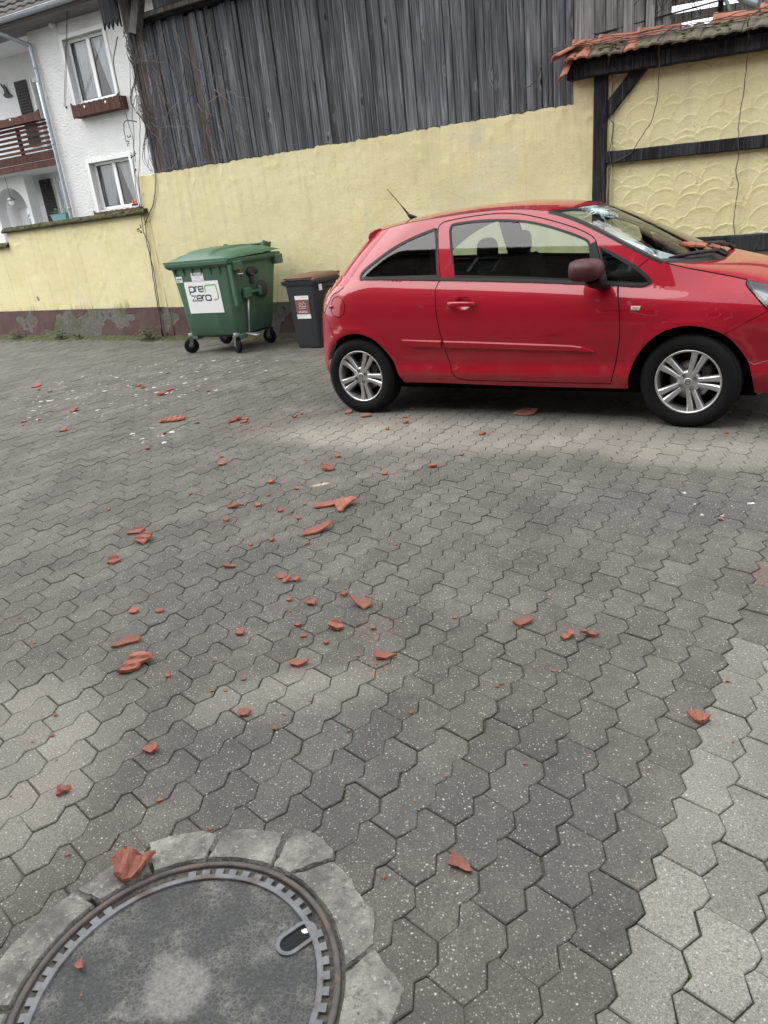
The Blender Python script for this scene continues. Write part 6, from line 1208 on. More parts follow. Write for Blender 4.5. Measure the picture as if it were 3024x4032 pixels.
def ribbon(pts, w, d, mirror=False, closed=False, mb=None):
    mb = mb or MB(); P = [Vector(p) for p in pts]; n = len(P); vs = []
    for i in range(n):
        a = P[i - 1] if (i or closed) else P[0]; b = P[(i + 1) % n] if (i < n - 1 or closed) else P[-1]; t = (b - a); t = t.normalized() if t.length > 1e-9 else Vector((1, 0)); q = Vector((-t.y, t.x)) * w / 2
        for s_ in (1, -1): p = lift(P[i].x + q.x * s_, P[i].y + q.y * s_, d); vs.append((p[0], 2 * VC - p[1], p[2]) if mirror else p)
    fs = [(2 * i, 2 * i + 1, (2 * i + 3) % (2 * n), (2 * i + 2) % (2 * n)) for i in range(n if closed else n - 1)]; mb.add(vs, fs, 0, True); return mb
def raised(name, poly, h, bev, mat, parent, mirror=False):
    """a raised piece that follows the body side"""
    if area2(poly) < 0: poly = list(reversed(poly))
    ins = inset(poly, bev); n = len(poly); vv = [Vector(p) for p in ins]
    xs = [p[0] for p in ins]; zs = [p[1] for p in ins]; st = max((max(xs) - min(xs)) / 40, .006)
    for U in np.arange(min(xs), max(xs), st):
        for Z in np.arange(min(zs), max(zs), st):
            if in_poly(U, Z, inset(ins, st * .3)): vv.append(Vector((U, Z)))
    r = delaunay_2d_cdt(vv, [(i, (i + 1) % n) for i in range(n)], [], 0, 1e-5); mb = MB()
    mb.add([lift(p.x, p.y, h) for p in r[0]], [f for f in r[2] if in_poly(sum(r[0][k].x for k in f) / 3, sum(r[0][k].y for k in f) / 3, ins)], 0, True)
    b = len(mb.v); mb.add([lift(*p, h) for p in ins] + [lift(*p, -.002) for p in poly], [(i, n + i, n + (i + 1) % n, (i + 1) % n) for i in range(n)], 0, False)
    if mirror: mb.v = [(x, 2 * VC - y, z) for x, y, z in mb.v]
    return mb.build(name, mat, parent)
g = G('tail_lamp_red'); P = g.obj(); st = g.n('TexWave', {'Vector': P, 'Scale': 22.0}, bands_direction='Z').outputs[0]
M_TAIL = g.done(g.mix(g.ss(st, .4, .7), (.30, .008, .012), (.52, .05, .04)), .08, g.bump(st, .004), Coat_Weight=1.0)
MIRR = (False, True)
for mir in MIRR:
    door = link('door', side_mesh('door', 'DOOR', mir), car, M_RED)
    link('window_glass', side_mesh('window_glass', 'DGLASS', mir, .004), door, M_GLASS); link('mirror_sail', side_mesh('mirror_sail', 'SAIL', mir, .001), door, M_BLACKP)
    sidep = link('body_side', side_mesh('body_side', 'SIDE', mir), car, M_RED); link('quarter_window', side_mesh('quarter_window', 'QWIN', mir, .003), sidep, M_GLASS); link('corner_window', side_mesh('corner_window', 'TWIN', mir, .003), sidep, M_GLASS)
    link('fender', side_mesh('fender', 'FENDER', mir), car, M_RED); link('front_bumper_side', side_mesh('front_bumper_side', 'FBUMP', mir), car, M_RED); link('rear_bumper_side', side_mesh('rear_bumper_side', 'RBUMP', mir), car, M_RED)
    link('tail_light', side_mesh('tail_light', 'TAILL', mir), car, M_TAIL); link('headlight', side_mesh('headlight', 'HEADL', mir), car, glass_material('headlight_lens', (.93, .95, .96), 1.5))
    gaps = [(DOOR + [DOOR[0]], .0055), ([(2.161, 1.022), (2.236, 1.082)], .0045), ([(u, zh(u) - .003) for u in np.linspace(2.33, 2.80, 20)], .005), ([(2.709, .608), (2.939, .735)], .0045), ([(-.333, .805), (-.312, .79), (-.24, .7), (-.207, .62), (-.181, .595)], .003),
            ([(.142, 1.397), (.113, 1.36), (.07, 1.325), (.045, 1.305)], .006), (sp2([(2.802, .91), (2.802, .883), (2.853, .829), (2.905, .773), (2.939, .742), (2.96, .735)], 4), .006), (sp2([(-.333, .805), (-.245, .896), (-.202, .95), (-.147, .972), (-.085, 1.003)], 4), .005)]
    if not mir: gaps.append(([(-.138 + .078 * math.cos(a), .861 + .079 * math.sin(a)) for a in np.linspace(0, 2 * math.pi, 40)], .0045))
    for pts, w_ in gaps: ribbon(pts, w_, .0013, mir).build('panel_gap', M_UNDER, car)
    mb = MB(); ribbon(QWIN, .020, .0016, mir, True, mb); ribbon([(.07, 1.058)] + [(u, zb(u) + .006) for u in np.linspace(.12, 2.19, 50)] + [(2.235, .926)], .021, .006, mir, False, mb); ribbon(DGLASS, .016, .0015, mir, True, mb); ribbon(TWIN, .022, .0016, mir, True, mb); ribbon([(.742, 1.05), (.705, 1.30), (.690, 1.365)], .018, .0014, mir, False, mb)
    mb.build('window_seals', M_BLACKP, car)
    mb = MB(); ribbon([(u, zg(u) - .001) for u in np.linspace(.17, 1.5, 40)], .004, .0012, mir, False, mb); ribbon([(u, za(u) - .006) for u in np.linspace(1.53, 2.31, 40)], .016, .0015, mir, False, mb); mb.build('roof_seam', M_BLACKP, car)
    raised('side_moulding', [(.428, .604), (.60, .5985), (.772, .592), (.772, .536), (.62, .540), (.515, .543), (.467, .562)], .013, .008, M_RED, sidep, mir)
    raised('side_moulding', [(.784, .5915), (1.05, .582), (1.285, .5725), (1.55, .5615), (1.751, .5525), (1.826, .542), (1.880, .527), (1.922, .505), (1.749, .506), (1.5, .513), (1.281, .520), (1.0, .529), (.784, .5355)], .013, .008, M_RED, door, mir)
    ind = raised('side_indicator', [(2.146, .801), (2.212, .797), (2.203, .770), (2.150, .774)], .007, .003, M_CHROME, car, mir); raised('indicator_lens', [(2.156, .795), (2.203, .792), (2.197, .776), (2.158, .779)], .009, .002, plain('amber_lens', (.42, .30, .26), .2), ind, mir)
    mb = MB(); pts = [(.848, .855, .006), (.86, .856, .030), (.90, .8565, .040), (.96, .856, .043), (1.02, .853, .040), (1.055, .849, .030), (1.064, .847, .006)]; vs = []
    for u, z, o_ in pts:
        yb = min(Vs(u, z), Vs(.86, .855) + .004)
        for dz, dy in ((.0175, .004), (.0165, -.003), (.009, -.009), (-.010, -.009), (-.0165, -.003), (-.0165, .006)): y_ = yb - o_ - dy * -1 * 1; vs.append((u, (yb - o_ + dy), z + dz))
    k = 6; mb.add(vs, [(i * k + j, i * k + (j + 1) % k, (i + 1) * k + (j + 1) % k, (i + 1) * k + j) for i in range(len(pts) - 1) for j in range(k)], 0, True)
    if mir: mb.v = [(x, 2 * VC - y, z) for x, y, z in mb.v]; mb.f = [tuple(reversed(f)) for f in mb.f]
    mb.build('door_handle', M_RED, door)
    # mirror housing and foot
    mb = MB(); nu, nv_ = 28, 18; vs = []
    for i in range(nu):
        a = 2 * math.pi * i / nu
        for j in range(nv_ + 1):
            b = math.pi * j / nv_; cx, cy, cz = math.cos(b), math.sin(b) * math.cos(a), math.sin(b) * math.sin(a)
            pw = lambda t, e: math.copysign(abs(t) ** e, t); x_ = pw(cx, .75); x_ = x_ if x_ > 0 else max(x_, -.72)
            vs.append((1.885 + .118 * x_, -.135 + .105 * pw(cy, .8) * (1 + .12 * x_), 1.048 + .070 * pw(cz, .82)))
    mb.add(vs, [(i * (nv_ + 1) + j, i * (nv_ + 1) + j + 1, ((i + 1) % nu) * (nv_ + 1) + j + 1, ((i + 1) % nu) * (nv_ + 1) + j) for i in range(nu) for j in range(nv_)], 0, True)
    if mir: mb.v = [(x, 2 * VC - y, z) for x, y, z in mb.v]; mb.f = [tuple(reversed(f)) for f in mb.f]
    wm = mb.build('wing_mirror', plain('dull_maroon_paint', (.060, .017, .019), .5, .12, 20, 0, Specular_IOR_Level=.3), door); wm['label'] = 'dull maroon mirror cap, not matching the red paint'
    mb = MB(); fv = []
    for t, (cx, cy, cz, ru, rv) in enumerate(((1.925, -.125, .995, .052, .045), (1.935, -.10, .965, .055, .04), (1.955, -.05, .940, .055, .03), (1.96, -.0, .928, .05, .03), (1.96, .05, .922, .045, .03))):
        for i in range(14): a = 2 * math.pi * i / 14; fv.append((cx + ru * math.cos(a), cy + rv * .4 * math.sin(a) , cz + rv * .75 * math.sin(a)))
    mb.add(fv, [(t * 14 + i, t * 14 + (i + 1) % 14, (t + 1) * 14 + (i + 1) % 14, (t + 1) * 14 + i) for t in range(4) for i in range(14)] + [tuple(range(14)), tuple(56 + i for i in reversed(range(14)))], 0, True)
    if mir: mb.v = [(x, 2 * VC - y, z) for x, y, z in mb.v]; mb.f = [tuple(reversed(f)) for f in mb.f]
    mb.build('mirror_foot', M_BLACKP, wm)
    # inside of the headlight
    mb = MB(); hp = [(2.82, .895), (2.85, .84), (2.95, .75), (3.08, .72), (3.2, .72), (3.24, .76), (3.1, .80), (2.95, .86)]; mb.add([(u, Vs(u, z) + .07, z) for u, z in hp], [tuple(range(8))]); mb.add([(u, Vs(u, z) + .004, z) for u, z in hp] + [(u, Vs(u, z) + .07, z) for u, z in hp], [(i, (i + 1) % 8, 8 + (i + 1) % 8, 8 + i) for i in range(8)])
    for u, z, r in ((2.98, .80, .055), (3.10, .76, .05)):
        c_ = (u, Vs(u, z) + .05, z); mb.lathe([(r, -.035), (r * .95, -.02), (r * .6, .0), (r * .3, .006), (0, .006)], 18, 'y', c_)
    if mir: mb.v = [(x, 2 * VC - y, z) for x, y, z in mb.v]
    mb.build('lamp_reflector', M_CHROME, car)
    mb = MB()
    for u, z, r in ((2.98, .80, .02), (3.10, .76, .018)): mb.lathe([(0, -.012), (r * .7, -.008), (r, .004), (r, .03)], 12, 'y', (u, Vs(u, z) + .03, z), 0, True)
    if mir: mb.v = [(x, 2 * VC - y, z) for x, y, z in mb.v]
    mb.build('lamp_lens', M_BLACKP, car)
mb = MB(); c_ = lift(-.206, .862, .004); mb.lathe([(0, -.010), (.012, -.008), (.017, 0), (.014, .006)], 14, 'y', (0, 0, 0), 0, True); mb.v = [(c_[0] + x * 1.5, c_[1] + y, c_[2] + z * .9) for x, y, z in mb.v]; mb.build('fuel_flap_hinge', M_RED, car)

def cross(edge, centre, n=28, pu=2.0, pz=2.2, pw=1.0):
    """rows of (u,z) at the edge and on the centre line -> crowned surface across the car"""
    rows = []
    for (ue, ze, ve), (uc, zc) in zip(edge, centre):
        row = []
        for j in range(n + 1):
            t = j / n; q = abs(2 * t - 1); row.append((ue + (uc - ue) * (1 - q ** pu), ve + (2 * VC - 2 * ve) * t, ze + (zc - ze) * (1 - q ** pz)))
        rows.append(row)
    return rows
def grid_obj(name, rows, mat, parent=car, flip=False):
    m = MB(); n = len(rows[0]); m.add([p for r in rows for p in r], [(i * n + j, i * n + j + 1, (i + 1) * n + j + 1, (i + 1) * n + j) if not flip else (i * n + j, (i + 1) * n + j, (i + 1) * n + j + 1, i * n + j + 1) for i in range(len(rows) - 1) for j in range(n - 1)], 0, True)
    return m.build(name, mat, parent)
ZC = np.polyfit([-.25, -.2, .147, .37, .67, 1.0, 1.29, 1.57, 1.7], [1.376, 1.386, 1.438, 1.465, 1.485, 1.493, 1.481, 1.441, 1.414], 4); zc_ = lambda u: float(np.polyval(ZC, u))
ks = np.linspace(0, 1, 36)
edge = [(u, zg(u), Vs(u, zg(u))) for u in .142 + (1.505 - .142) * ks]; cen = [(u, zc_(u)) for u in -.20 + 1.90 * ks]
grid_obj('roof', cross(edge, cen, 40, 2.0, 2.6), M_RED, car, True)
wk = np.linspace(0, 1, 26); wedge = [(u, za(u) + .001, Vs(u, za(u))) for u in 1.525 + .785 * wk]
wcen = [(1.715 + .80 * t, 1.409 - .395 * t - .03 * t * (t - 1) * -1.0 + .055 * t * (1 - t)) for t in wk]; WROWS = cross(wedge, wcen, 40, 2.0, 2.0)
wind = grid_obj('windscreen', WROWS, M_WSCR, car, True)
def wpt(k, t, d=.0):
    i = min(24.999, max(0, k * 25)); j = min(39.999, max(0, t * 40)); a, b = int(i), int(j); fi, fj = i - a, j - b; P = [Vector(WROWS[a + x][b + y]) for x in (0, 1) for y in (0, 1)]
    n = (P[1] - P[0]).cross(P[2] - P[0]).normalized(); n = n if n.z > 0 else -n
    return (P[0] * (1 - fi) * (1 - fj) + P[1] * (1 - fi) * fj + P[2] * fi * (1 - fj) + P[3] * fi * fj) + n * d
# black band round the windscreen
mb = MB()
for (k0, k1, t0, t1) in ((0, .035, 0, 1), (.955, 1, 0, 1), (0, 1, 0, .022), (0, 1, .978, 1)):
    rows = [[tuple(wpt(k0 + (k1 - k0) * i / (20 if k1 - k0 > .5 else 2), t0 + (t1 - t0) * j / (30 if t1 - t0 > .5 else 2), .0015)) for j in range((30 if t1 - t0 > .5 else 2) + 1)] for i in range((20 if k1 - k0 > .5 else 2) + 1)]; n = len(rows[0])
    mb.add([p for r in rows for p in r], [(i * n + j, (i + 1) * n + j, (i + 1) * n + j + 1, i * n + j + 1) for i in range(len(rows) - 1) for j in range(n - 1)], 0, True)
mb.build('windscreen_frit', M_BLACKP, wind)
# shattered star of cracks near the top edge
cqr = random.Random(17); mb = MB(); ck, ct = .10, .30
def crack(pts, w):
    P = [wpt(k, t, .003) for k, t in pts]; vs = []
    for i, p in enumerate(P):
        a, b = P[max(i - 1, 0)], P[min(i + 1, len(P) - 1)]; t_ = (b - a).normalized(); s_ = t_.cross(Vector((.5, 0, .87))).normalized() * (w * (1 - .7 * i / len(P))); vs += [p + s_, p - s_]
    mb.add(vs, [(2 * i, 2 * i + 1, 2 * i + 3, 2 * i + 2) for i in range(len(P) - 1)])
for q in range(84):
    a = 2 * math.pi * q / 84 + cqr.uniform(-.06, .06); L = cqr.choice((.07, .09, .12, .16, .22)) if q % 4 else cqr.uniform(.3, .8); L = L if math.cos(a) > -.2 else min(L, .07); pts = []; aa = a
    for i in range(8): r = .006 + L * i / 7; aa += cqr.uniform(-.05, .05); pts.append((min(.97, max(.012, ck + r * math.cos(aa) * 1.15)), min(.97, max(.02, ct + r * math.sin(aa) * .75))))
    crack(pts, .0016 if L < .2 else .0012)
for r in (.02, .032, .046, .062, .08, .105, .13):
    for q in range(26):
        a = cqr.uniform(0, 2 * math.pi); pts = [(min(.97, max(.012, ck + r * (1 + cqr.uniform(-.12, .12)) * math.cos(a + x) * 1.15)), ct + r * (1 + cqr.uniform(-.12, .12)) * math.sin(a + x) * .75) for x in np.linspace(0, cqr.uniform(.2, .7), 4)]; crack(pts, .0015)
for q in range(240):
    r = .15 * cqr.random() ** .8; a = cqr.uniform(0, 6.28); k, t = max(.014, ck + r * math.cos(a)), ct + r * math.sin(a) * .9; s_ = cqr.uniform(.002, .007); b = cqr.uniform(0, 6.28); crack([(k, t), (max(.012, k + s_ * math.cos(b)), t + s_ * math.sin(b))], .0022)
mb.build('glass_cracks', plain('crushed_glass', (.62, .80, .80), .25, .2, 50), wind)
bk = np.linspace(0, 1, 26); bedge = [(u, zh(u), Vs(u, zh(u))) for u in 2.345 + .925 * bk]; bcen = [(2.59 + .76 * t, .992 - .065 * t - .20 * t ** 2.2) for t in bk]
grid_obj('bonnet', cross(bedge, bcen, 40, 2.0, 2.3), M_RED, car, True)
crow = [WROWS[-1], [(p[0] + .02, p[1], p[2] - .03) for p in WROWS[-1]]]; b0 = cross(bedge[:1], bcen[:1], 40, 2.0, 2.3)[0]; crow += [[(p[0] - .012, p[1], p[2] - .035) for p in b0], [(p[0], p[1], p[2] - .002) for p in b0]]
grid_obj('cowl', crow, M_BLACKP, car, True)
rz = np.linspace(.34, 1.345, 30); redge = [(u_r(z), z, Vs(u_r(z), z)) for z in rz]; rcen = [(u_r(z) - .07, z + .004) for z in rz]
grid_obj('tailgate', cross(redge[7:], rcen[7:], 24, 2.4, 2), M_RED); grid_obj('rear_bumper', cross(redge[:8], [(a - .03, b) for a, b in rcen[:8]], 24, 2.4, 2), M_RED)
ri = [i for i, z in enumerate(rz) if 1.04 < z < 1.33]; grid_obj('rear_window', [[(p[0] - .008, p[1], p[2]) for p in r[2:-2]] for r in cross([redge[i] for i in ri], [rcen[i] for i in ri], 24, 2.4, 2)], plain('dark_rear_glass', (.01, .012, .014), .05))
fz = np.linspace(.215, .70, 14); fedge = [(3.27, z, Vs(3.27, z)) for z in fz]; grid_obj('front_bumper', cross(fedge, [(3.36 + .02 * math.sin((z - .2) * 6), z) for z in fz], 24, 3, 2), M_RED, car, True)
FR = cross([(3.27, z, Vs(3.27, z)) for z in np.linspace(.26, .69, 24)], [(3.36 + .02 * math.sin((z - .2) * 6), z) for z in np.linspace(.26, .69, 24)], 24, 3, 2)
for nm, r0, r1, c0, c1 in (('lower_grille', 0, 9, 5, 19), ('upper_grille', 18, 22, 7, 17)): grid_obj(nm, [[(p[0] + .006, p[1], p[2]) for p in r[c0:c1 + 1]] for r in FR[r0:r1 + 1]], M_BLACKP, car, True)
# roof spoiler
sp_e = [(.162, 1.408), (.105, 1.396), (.052, 1.375), (.036, 1.345), (.044, 1.318), (.07, 1.325), (.10, 1.36)]; vsp = Vs(.15, 1.39) + .012
grid_obj('roof_spoiler', cross([(u, z, vsp) for u, z in sp_e], [(u - .20, z - .012) for u, z in sp_e], 30, 2.0, 2.4), M_RED)
mb = MB(); n = len(sp_e)
for mir in MIRR: mb.add([(u, vsp if not mir else 2 * VC - vsp, z) for u, z in sp_e], [tuple(range(n))])
mb.build('spoiler_end', M_RED, car)
mb = MB(); mb.tube([(.19, .80, 1.437), (.135, .80, 1.475), (.125, .80, 1.49)], [.028, .013, .009], 10); mb.tube([(.125, .80, 1.49), (.072, .80, 1.556)], [.008, .0055], 8); mb.tube([(.072, .80, 1.556), (-.05, .80, 1.695)], .0034, 6); mb.build('aerial', M_BLACKP, car)

# wipers
mb = MB(); mb.tube([(2.33, .22, 1.058), (2.45, .45, 1.062), (2.53, .72, 1.045)], [.010, .012, .014], 8); mb.tube([(2.53, .72, 1.045), (2.555, .80, 1.02), (2.58, .86, 1.0)], .014, 8); mb.build('wiper', M_BLACKP, car)
mb = MB(); mb.tube([(2.36, .70, 1.10), (2.46, .95, 1.075), (2.54, 1.25, 1.035)], [.009, .012, .014], 8); mb.tube([(2.54, 1.25, 1.035), (2.565, 1.36, 1.005)], .016, 8); mb.tube([(2.43, .83, 1.085), (2.48, 1.02, 1.07), (2.52, 1.18, 1.055)], .016, 8); mb.build('wiper', M_BLACKP, car)
# underside, wheel wells
mb = MB(); mb.box((1.25, VC, .225), (3.3, 1.30, .09)); mb.box((1.26, VC, .27), (1.75, 1.60, .06)); mb.box((-.17, VC, .42), (.36, 1.1, .3)); mb.box((2.88, VC, .40), (.36, 0.95, .30)); mb.build('underbody', M_UNDER, car)
for uc in (0.02, 2.511):
    for mir in MIRR:
        m = MB(); n_ = 22; vs = []
        for i in range(n_ + 1):
            a = math.pi * (.0 + 1.0 * i / n_)
            for y_, r in ((.10, .372), (.11, .370), (.34, .36), (.345, .0)): vs.append((uc + r * math.cos(a), y_ if not mir else 2 * VC - y_, .30 + r * math.sin(a) * (1 if r > .1 else 0)))
        m.add(vs, [(i * 4 + j, i * 4 + j + 1, i * 4 + 5 + j, i * 4 + 4 + j) for i in range(n_) for j in range(3)], 0, True); m.build('wheel_well', M_UNDER, car)

# wheels
def wheel_meshes():
    ty = MB(); ty.lathe([(.196, .03), (.205, .010), (.2105, .001), (.228, -.0085), (.252, -.0125), (.274, -.0105), (.292, -.002), (.303, .012), (.3075, .026), (.3085, .036), (.3085, .068), (.302, .070), (.302, .078), (.3085, .080), (.3085, .105), (.302, .107), (.302, .115), (.3085, .117), (.3085, .150), (.303, .165), (.285, .182), (.25, .186), (.205, .17)], 96, 'y')
    k = 46
    for i in range(k * 2):     # shoulder lugs
        a = math.pi * i / k; M = Matrix.Rotation(-a, 4, 'Y'); b = len(ty.v); ty.box((.3035, .020, 0), (.008, .026, .0125)); ty.xf(M, b)
    ri = MB(); ri.lathe([(.1995, .020), (.2095, .002), (.2085, -.0035), (.2045, -.005), (.1975, -.002), (.194, .006), (.190, .020), (.186, .05), (.184, .15)], 80, 'y')
    for p in range(5):
        for s_ in (-1, 1):
            vs = []; st = [(.045, .0135, .0140, .011), (.068, .0160, .0150, .0075), (.09, .0190, .0152, .0085), (.12, .0228, .0165, .0105), (.15, .0272, .0185, .0100), (.175, .0312, .0205, .006), (.1965, .0350, .0225, .0005)]
            for r, off, hw, h in st:
                o_ = off * s_
                for dx, dh in ((-hw - .004, .034), (-hw, .006), (-hw * .62, 0), (hw * .62, 0), (hw, .006), (hw + .004, .034)): vs.append((o_ + dx, h + dh, r))
            b = len(ri.v); q = 6; ri.add(vs, [(i * q + j, (i + 1) * q + j, (i + 1) * q + j + 1, i * q + j + 1) for i in range(len(st) - 1) for j in range(q - 1)], 0, False); ri.xf(Matrix.Rotation(2 * math.pi * p / 5 + R_(20), 4, 'Y'), b)
    ri.lathe([(0, .0065), (.032, .0065), (.040, .009), (.062, .0105), (.074, .018), (.078, .04)], 40, 'y')
    cap = MB(); cap.lathe([(0, .002), (.022, .002), (.0265, .0035), (.028, .008)], 32, 'y'); em = MB(); n_ = 32; em.lathe([(.0135, .0018), (.0140, .0008), (.0165, .0008), (.0170, .0018)], 32, 'y')
    em.add([(x, .0006, z) for x, z in ((-.0225, -.0012), (-.004, -.0022), (-.001, .0012), (.0225, .0025), (.004, .0030), (.0005, -.0004), (-.010, -.0006))], [tuple(range(7))])
    bo = MB(); bo.lathe([(.0118, .004), (.0105, .0035), (.0095, .014), (.007, .013), (0, .013)], 14, 'y', (0, 0, 0), 0, True)
    br = MB(); br.lathe([(.06, .075), (.128, .075), (.130, .085), (.128, .095)], 40, 'y'); dk = MB(); dk.lathe([(0, .10), (.186, .10)], 32, 'y'); dk.lathe([(.04, .06), (.075, .06), (.078, .1)], 24, 'y')
    ca = MB(); ca.box((.095, .075, .06), (.07, .05, .10), None, 0, .012)
    return [('tyre', ty.mesh('tyre'), M_RUBBER), ('rim', ri.mesh('rim'), M_ALLOY), ('hub_cap', cap.mesh('hub_cap'), M_ALLOY), ('emblem', em.mesh('emblem'), M_BLACKP), ('wheel_bolt', bo.mesh('wheel_bolt'), M_BLACKP), ('brake_disc', br.mesh('brake_disc'), plain('worn_steel', (.32, .30, .28), .4, .2, 30, 0, Metallic=.8)), ('brake_drum', dk.mesh('brake_drum'), M_UNDER), ('brake_caliper', ca.mesh('brake_caliper'), plain('dirty_iron', (.05, .05, .052), .6, .3))]
WM = wheel_meshes()
for nm, me, mt in WM: me.materials.append(mt)
for uc, mir, st, ph in ((0, False, 0, 8), (2.511, False, -3.5, 0), (0, True, 0, 20), (2.511, True, -3.5, 33)):
    w = empty('wheel', parent=car); w.location = (uc, 0 if not mir else 2 * VC, .3035); w.rotation_euler = (0, R_(ph), R_(st) + (math.pi if mir else 0)); w.rotation_mode = 'ZYX' if False else 'XYZ'
    w.rotation_euler = Matrix.Rotation(R_(st) + (math.pi if mir else 0), 3, 'Z').__matmul__(Matrix.Rotation(R_(ph), 3, 'Y')).to_euler()
    par = {}
    for nm, me, mt in WM:
        for i in range(4 if nm == 'wheel_bolt' else 1):
            o = bpy.data.objects.new(nm, me); COL.objects.link(o); o.parent = w
            if nm == 'wheel_bolt': a = math.pi / 2 * i + R_(30); o.location = (.0475 * math.cos(a), 0, .0475 * math.sin(a))
# cabin
def seat(u, v, w=.50, rear=False):
    m = MB(); m.box((u + .22, v, .52), (.52, w, .16), None, 0, .05)
    m.box((u - .05, v, .80), (.14, w, .56), Matrix.Rotation(R_(-14), 3, 'Y'), 0, .05); 
    vs = []; nu, nv_ = 20, 12; hu, hw, hh = .06, .128 if not rear else .11, .095 if not rear else .07; zc = 1.168 if not rear else 1.08; uc = u - .145 if not rear else u - .13
    for i in range(nu):
        a = 2 * math.pi * i / nu
        for j in range(nv_ + 1):
            b = math.pi * j / nv_; pw = lambda t, e: math.copysign(abs(t) ** e, t); vs.append((uc + hu * pw(math.sin(b) * math.cos(a), .8), v + hw * pw(math.sin(b) * math.sin(a), .7), zc + hh * pw(math.cos(b), .7)))
    m.add(vs, [(i * (nv_ + 1) + j, i * (nv_ + 1) + j + 1, ((i + 1) % nu) * (nv_ + 1) + j + 1, ((i + 1) % nu) * (nv_ + 1) + j) for i in range(nu) for j in range(nv_)], 0, True)
    if not rear:
        for s_ in (-.05, .05): m.tube([(uc + .015, v + s_, 1.02), (uc, v + s_, 1.1)], .007, 6)
    return m.build('seat', M_SEAT, car)
seat(1.11, .47); seat(1.11, 1.20); seat(.22, .48, .5, True); seat(.22, 1.2, .5, True)
mb = MB(); mb.box((1.0, VC, .30), (2.6, 1.45, .03)); mb.box((-.05, VC, .68), (.06, 1.3, .72)); mb.box((-.22, VC, 1.0), (.36, 1.2, .02))
for y_ in (.075, 2 * VC - .075): mb.box((1.42, y_, .62), (1.15, .03, .64)); mb.box((.42, y_ + (.02 if y_ < 1 else -.02), .66), (.75, .03, .66))
mb.build('cabin_lining', M_SEAT, car)
drow = []
for u, z in ((1.72, .58), (1.74, .80), (1.78, .92), (1.90, .965), (2.15, .97), (2.45, .955)): drow.append([(u + .03 * math.sin(j / 16 * 20) * .2, .12 + 1.435 * j / 16, z + (.035 if z > .9 and 10 < j < 15 and u < 2.1 else 0)) for j in range(17)])
grid_obj('dashboard', drow, M_SEAT, car)
mb = MB(); Ms = Matrix.Translation((1.60, 1.20, .93)) @ Matrix.Rotation(R_(-62), 4, 'Y'); b = len(mb.v); mb.tube([(.185 * math.cos(a), .185 * math.sin(a), 0) for a in np.linspace(0, 2 * math.pi, 33)], .015, 8, 0, False); mb.box((0, 0, -.02), (.12, .16, .05), None, 0, .02); mb.box((0, .1, -.01), (.03, .17, .02)); mb.box((0, -.1, -.01), (.03, .17, .02)); mb.xf(Ms, b); mb.build('steering_wheel', M_BLACKP, car)
mb = MB(); mb.box((1.80, VC - .02, 1.335), (.04, .24, .065), None, 0, .015); mb.build('rear_view_mirror', M_BLACKP, car)
# pillars seen from inside
mb = MB()
for mir in MIRR:
    for pts in (((.735, 1.04), (.715, 1.20), (.70, 1.38)),): ribbon([(a, b) for a, b in pts], .12, -.02, mir, False, mb)
mb.build('pillar_trim', M_SEAT, car)
# headliner
grid_obj('headliner', [[(p[0], p[1], p[2] - .035) for p in r] for r in cross(edge, cen, 20, 2.0, 2.6)[2:-1]], plain('headliner_grey', (.16, .165, .17), .9), car)
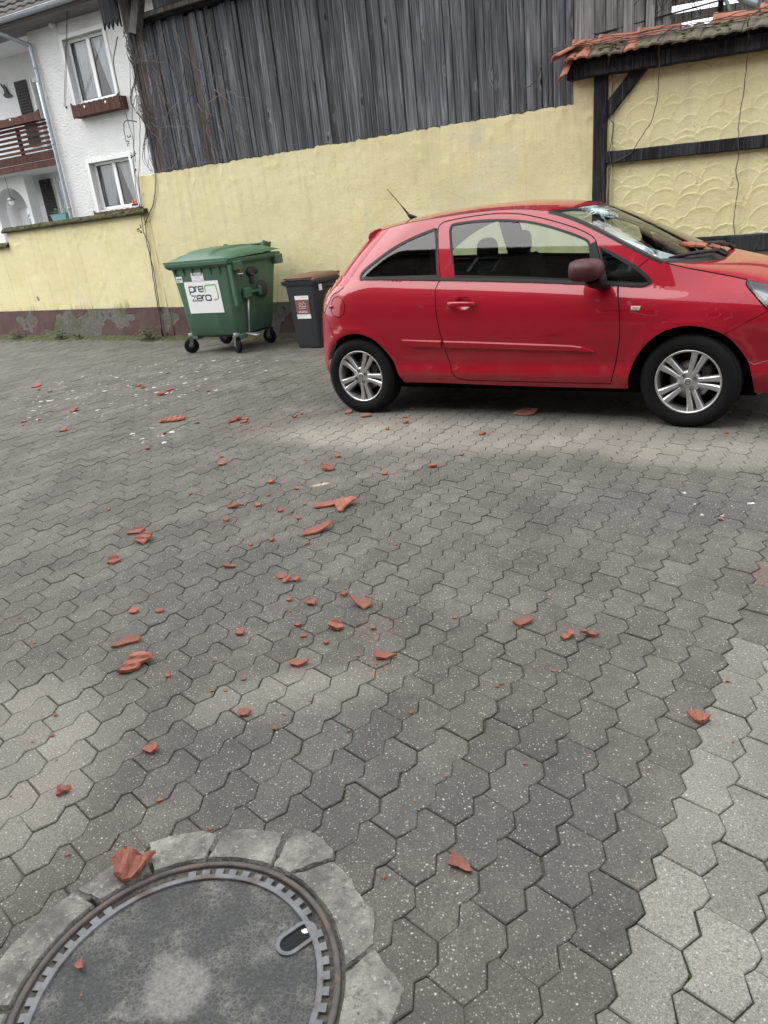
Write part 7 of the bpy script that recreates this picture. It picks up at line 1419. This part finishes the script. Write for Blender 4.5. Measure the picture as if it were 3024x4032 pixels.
# white cover lying against the inside of the windscreen, with a round green badge
kt = [(.46, .026), (.55, .062), (.66, .098), (.76, .128), (.86, .165), (.945, .215), (.955, .20), (.95, .03), (.7, .026)]
n = len(kt); t_ = delaunay_2d_cdt([Vector(p) for p in kt] + [Vector((a, b)) for a in np.arange(.48, .94, .02) for b in np.arange(.03, .21, .012) if in_poly(a, b, kt)], [(i, (i + 1) % n) for i in range(n)], [], 0, 1e-5)
mb = MB(); mb.add([tuple(wpt(p.x, p.y, -.018 - .010 * nz(p.x * 30, p.y * 60))) for p in t_[0]], [f for f in t_[2] if in_poly(sum(t_[0][k].x for k in f) / 3, sum(t_[0][k].y for k in f) / 3, kt)], 0, True)
wsht = tag(mb.build('white_cover', plain('white_cloth', (.86, .88, .89), .8, .04, 6)), 'white cloth cover lying inside the windscreen of the red car', 'cloth'); wsht.matrix_world = Matrix.Translation(CAR_O) @ Matrix.Rotation(CAR_H, 4, 'Z')
bc = wpt(.80, .082, -.004); bu = (wpt(.82, .082) - wpt(.78, .082)).normalized(); bv = (wpt(.80, .10) - wpt(.80, .07)).normalized()
mb = MB(); mb.add([tuple(bc)] + [tuple(bc + bu * (.042 * math.cos(a)) + bv * (.042 * math.sin(a))) for a in np.linspace(0, 2 * math.pi, 25)[:-1]], [(0, i + 1, (i + 1) % 24 + 1) for i in range(24)])
bdg = mb.build('badge', plain('green_badge', (.10, .33, .27), .6), car)
me = text_mesh('4', .06); me.materials.append(M_WHITEP); o = link('badge_number', me, bdg); bw_ = bu.cross(bv); bw_ = bw_ if bw_.z > 0 else -bw_; o.matrix_local = Matrix(((bu.x, bv.x, bw_.x, bc.x + bw_.x * .002), (bu.y, bv.y, bw_.y, bc.y + bw_.y * .002), (bu.z, bv.z, bw_.z, bc.z + bw_.z * .002), (0, 0, 0, 1)))
# hair crack in the front bumper
mb = MB(); ribbon([(2.852, .434), (2.868, .424), (2.884, .412), (2.905, .416), (2.93, .424), (2.965, .432), (3.02, .44)], .005, .0014, False, False, mb); mb.build('bumper_crack', plain('chipped_paint', (.30, .17, .16), .8), car)
# broken tile pieces on the wipers
cm = Matrix.Translation(CAR_O) @ Matrix.Rotation(CAR_H, 4, 'Z')
for k, (u, v, z, a, b, rz_, rx, lab) in enumerate(((2.40, .68, 1.072, .20, .16, .5, .12, 'broken terracotta tile piece lying on the wipers of the red car'), (2.49, .90, 1.035, .11, .08, 1.0, .25, 'small terracotta tile splinter beside the broken piece on the wipers'))):
    me = shard_mesh(a, b, .015, 500 + k, .02); o = link('tile_shard', me); o.matrix_world = cm @ Matrix.Translation((u, v, z)) @ Matrix.Rotation(rz_, 4, 'Z') @ Matrix.Rotation(rx, 4, 'Y'); tag(o, lab, 'tile shard', 'broken roof tile pieces')
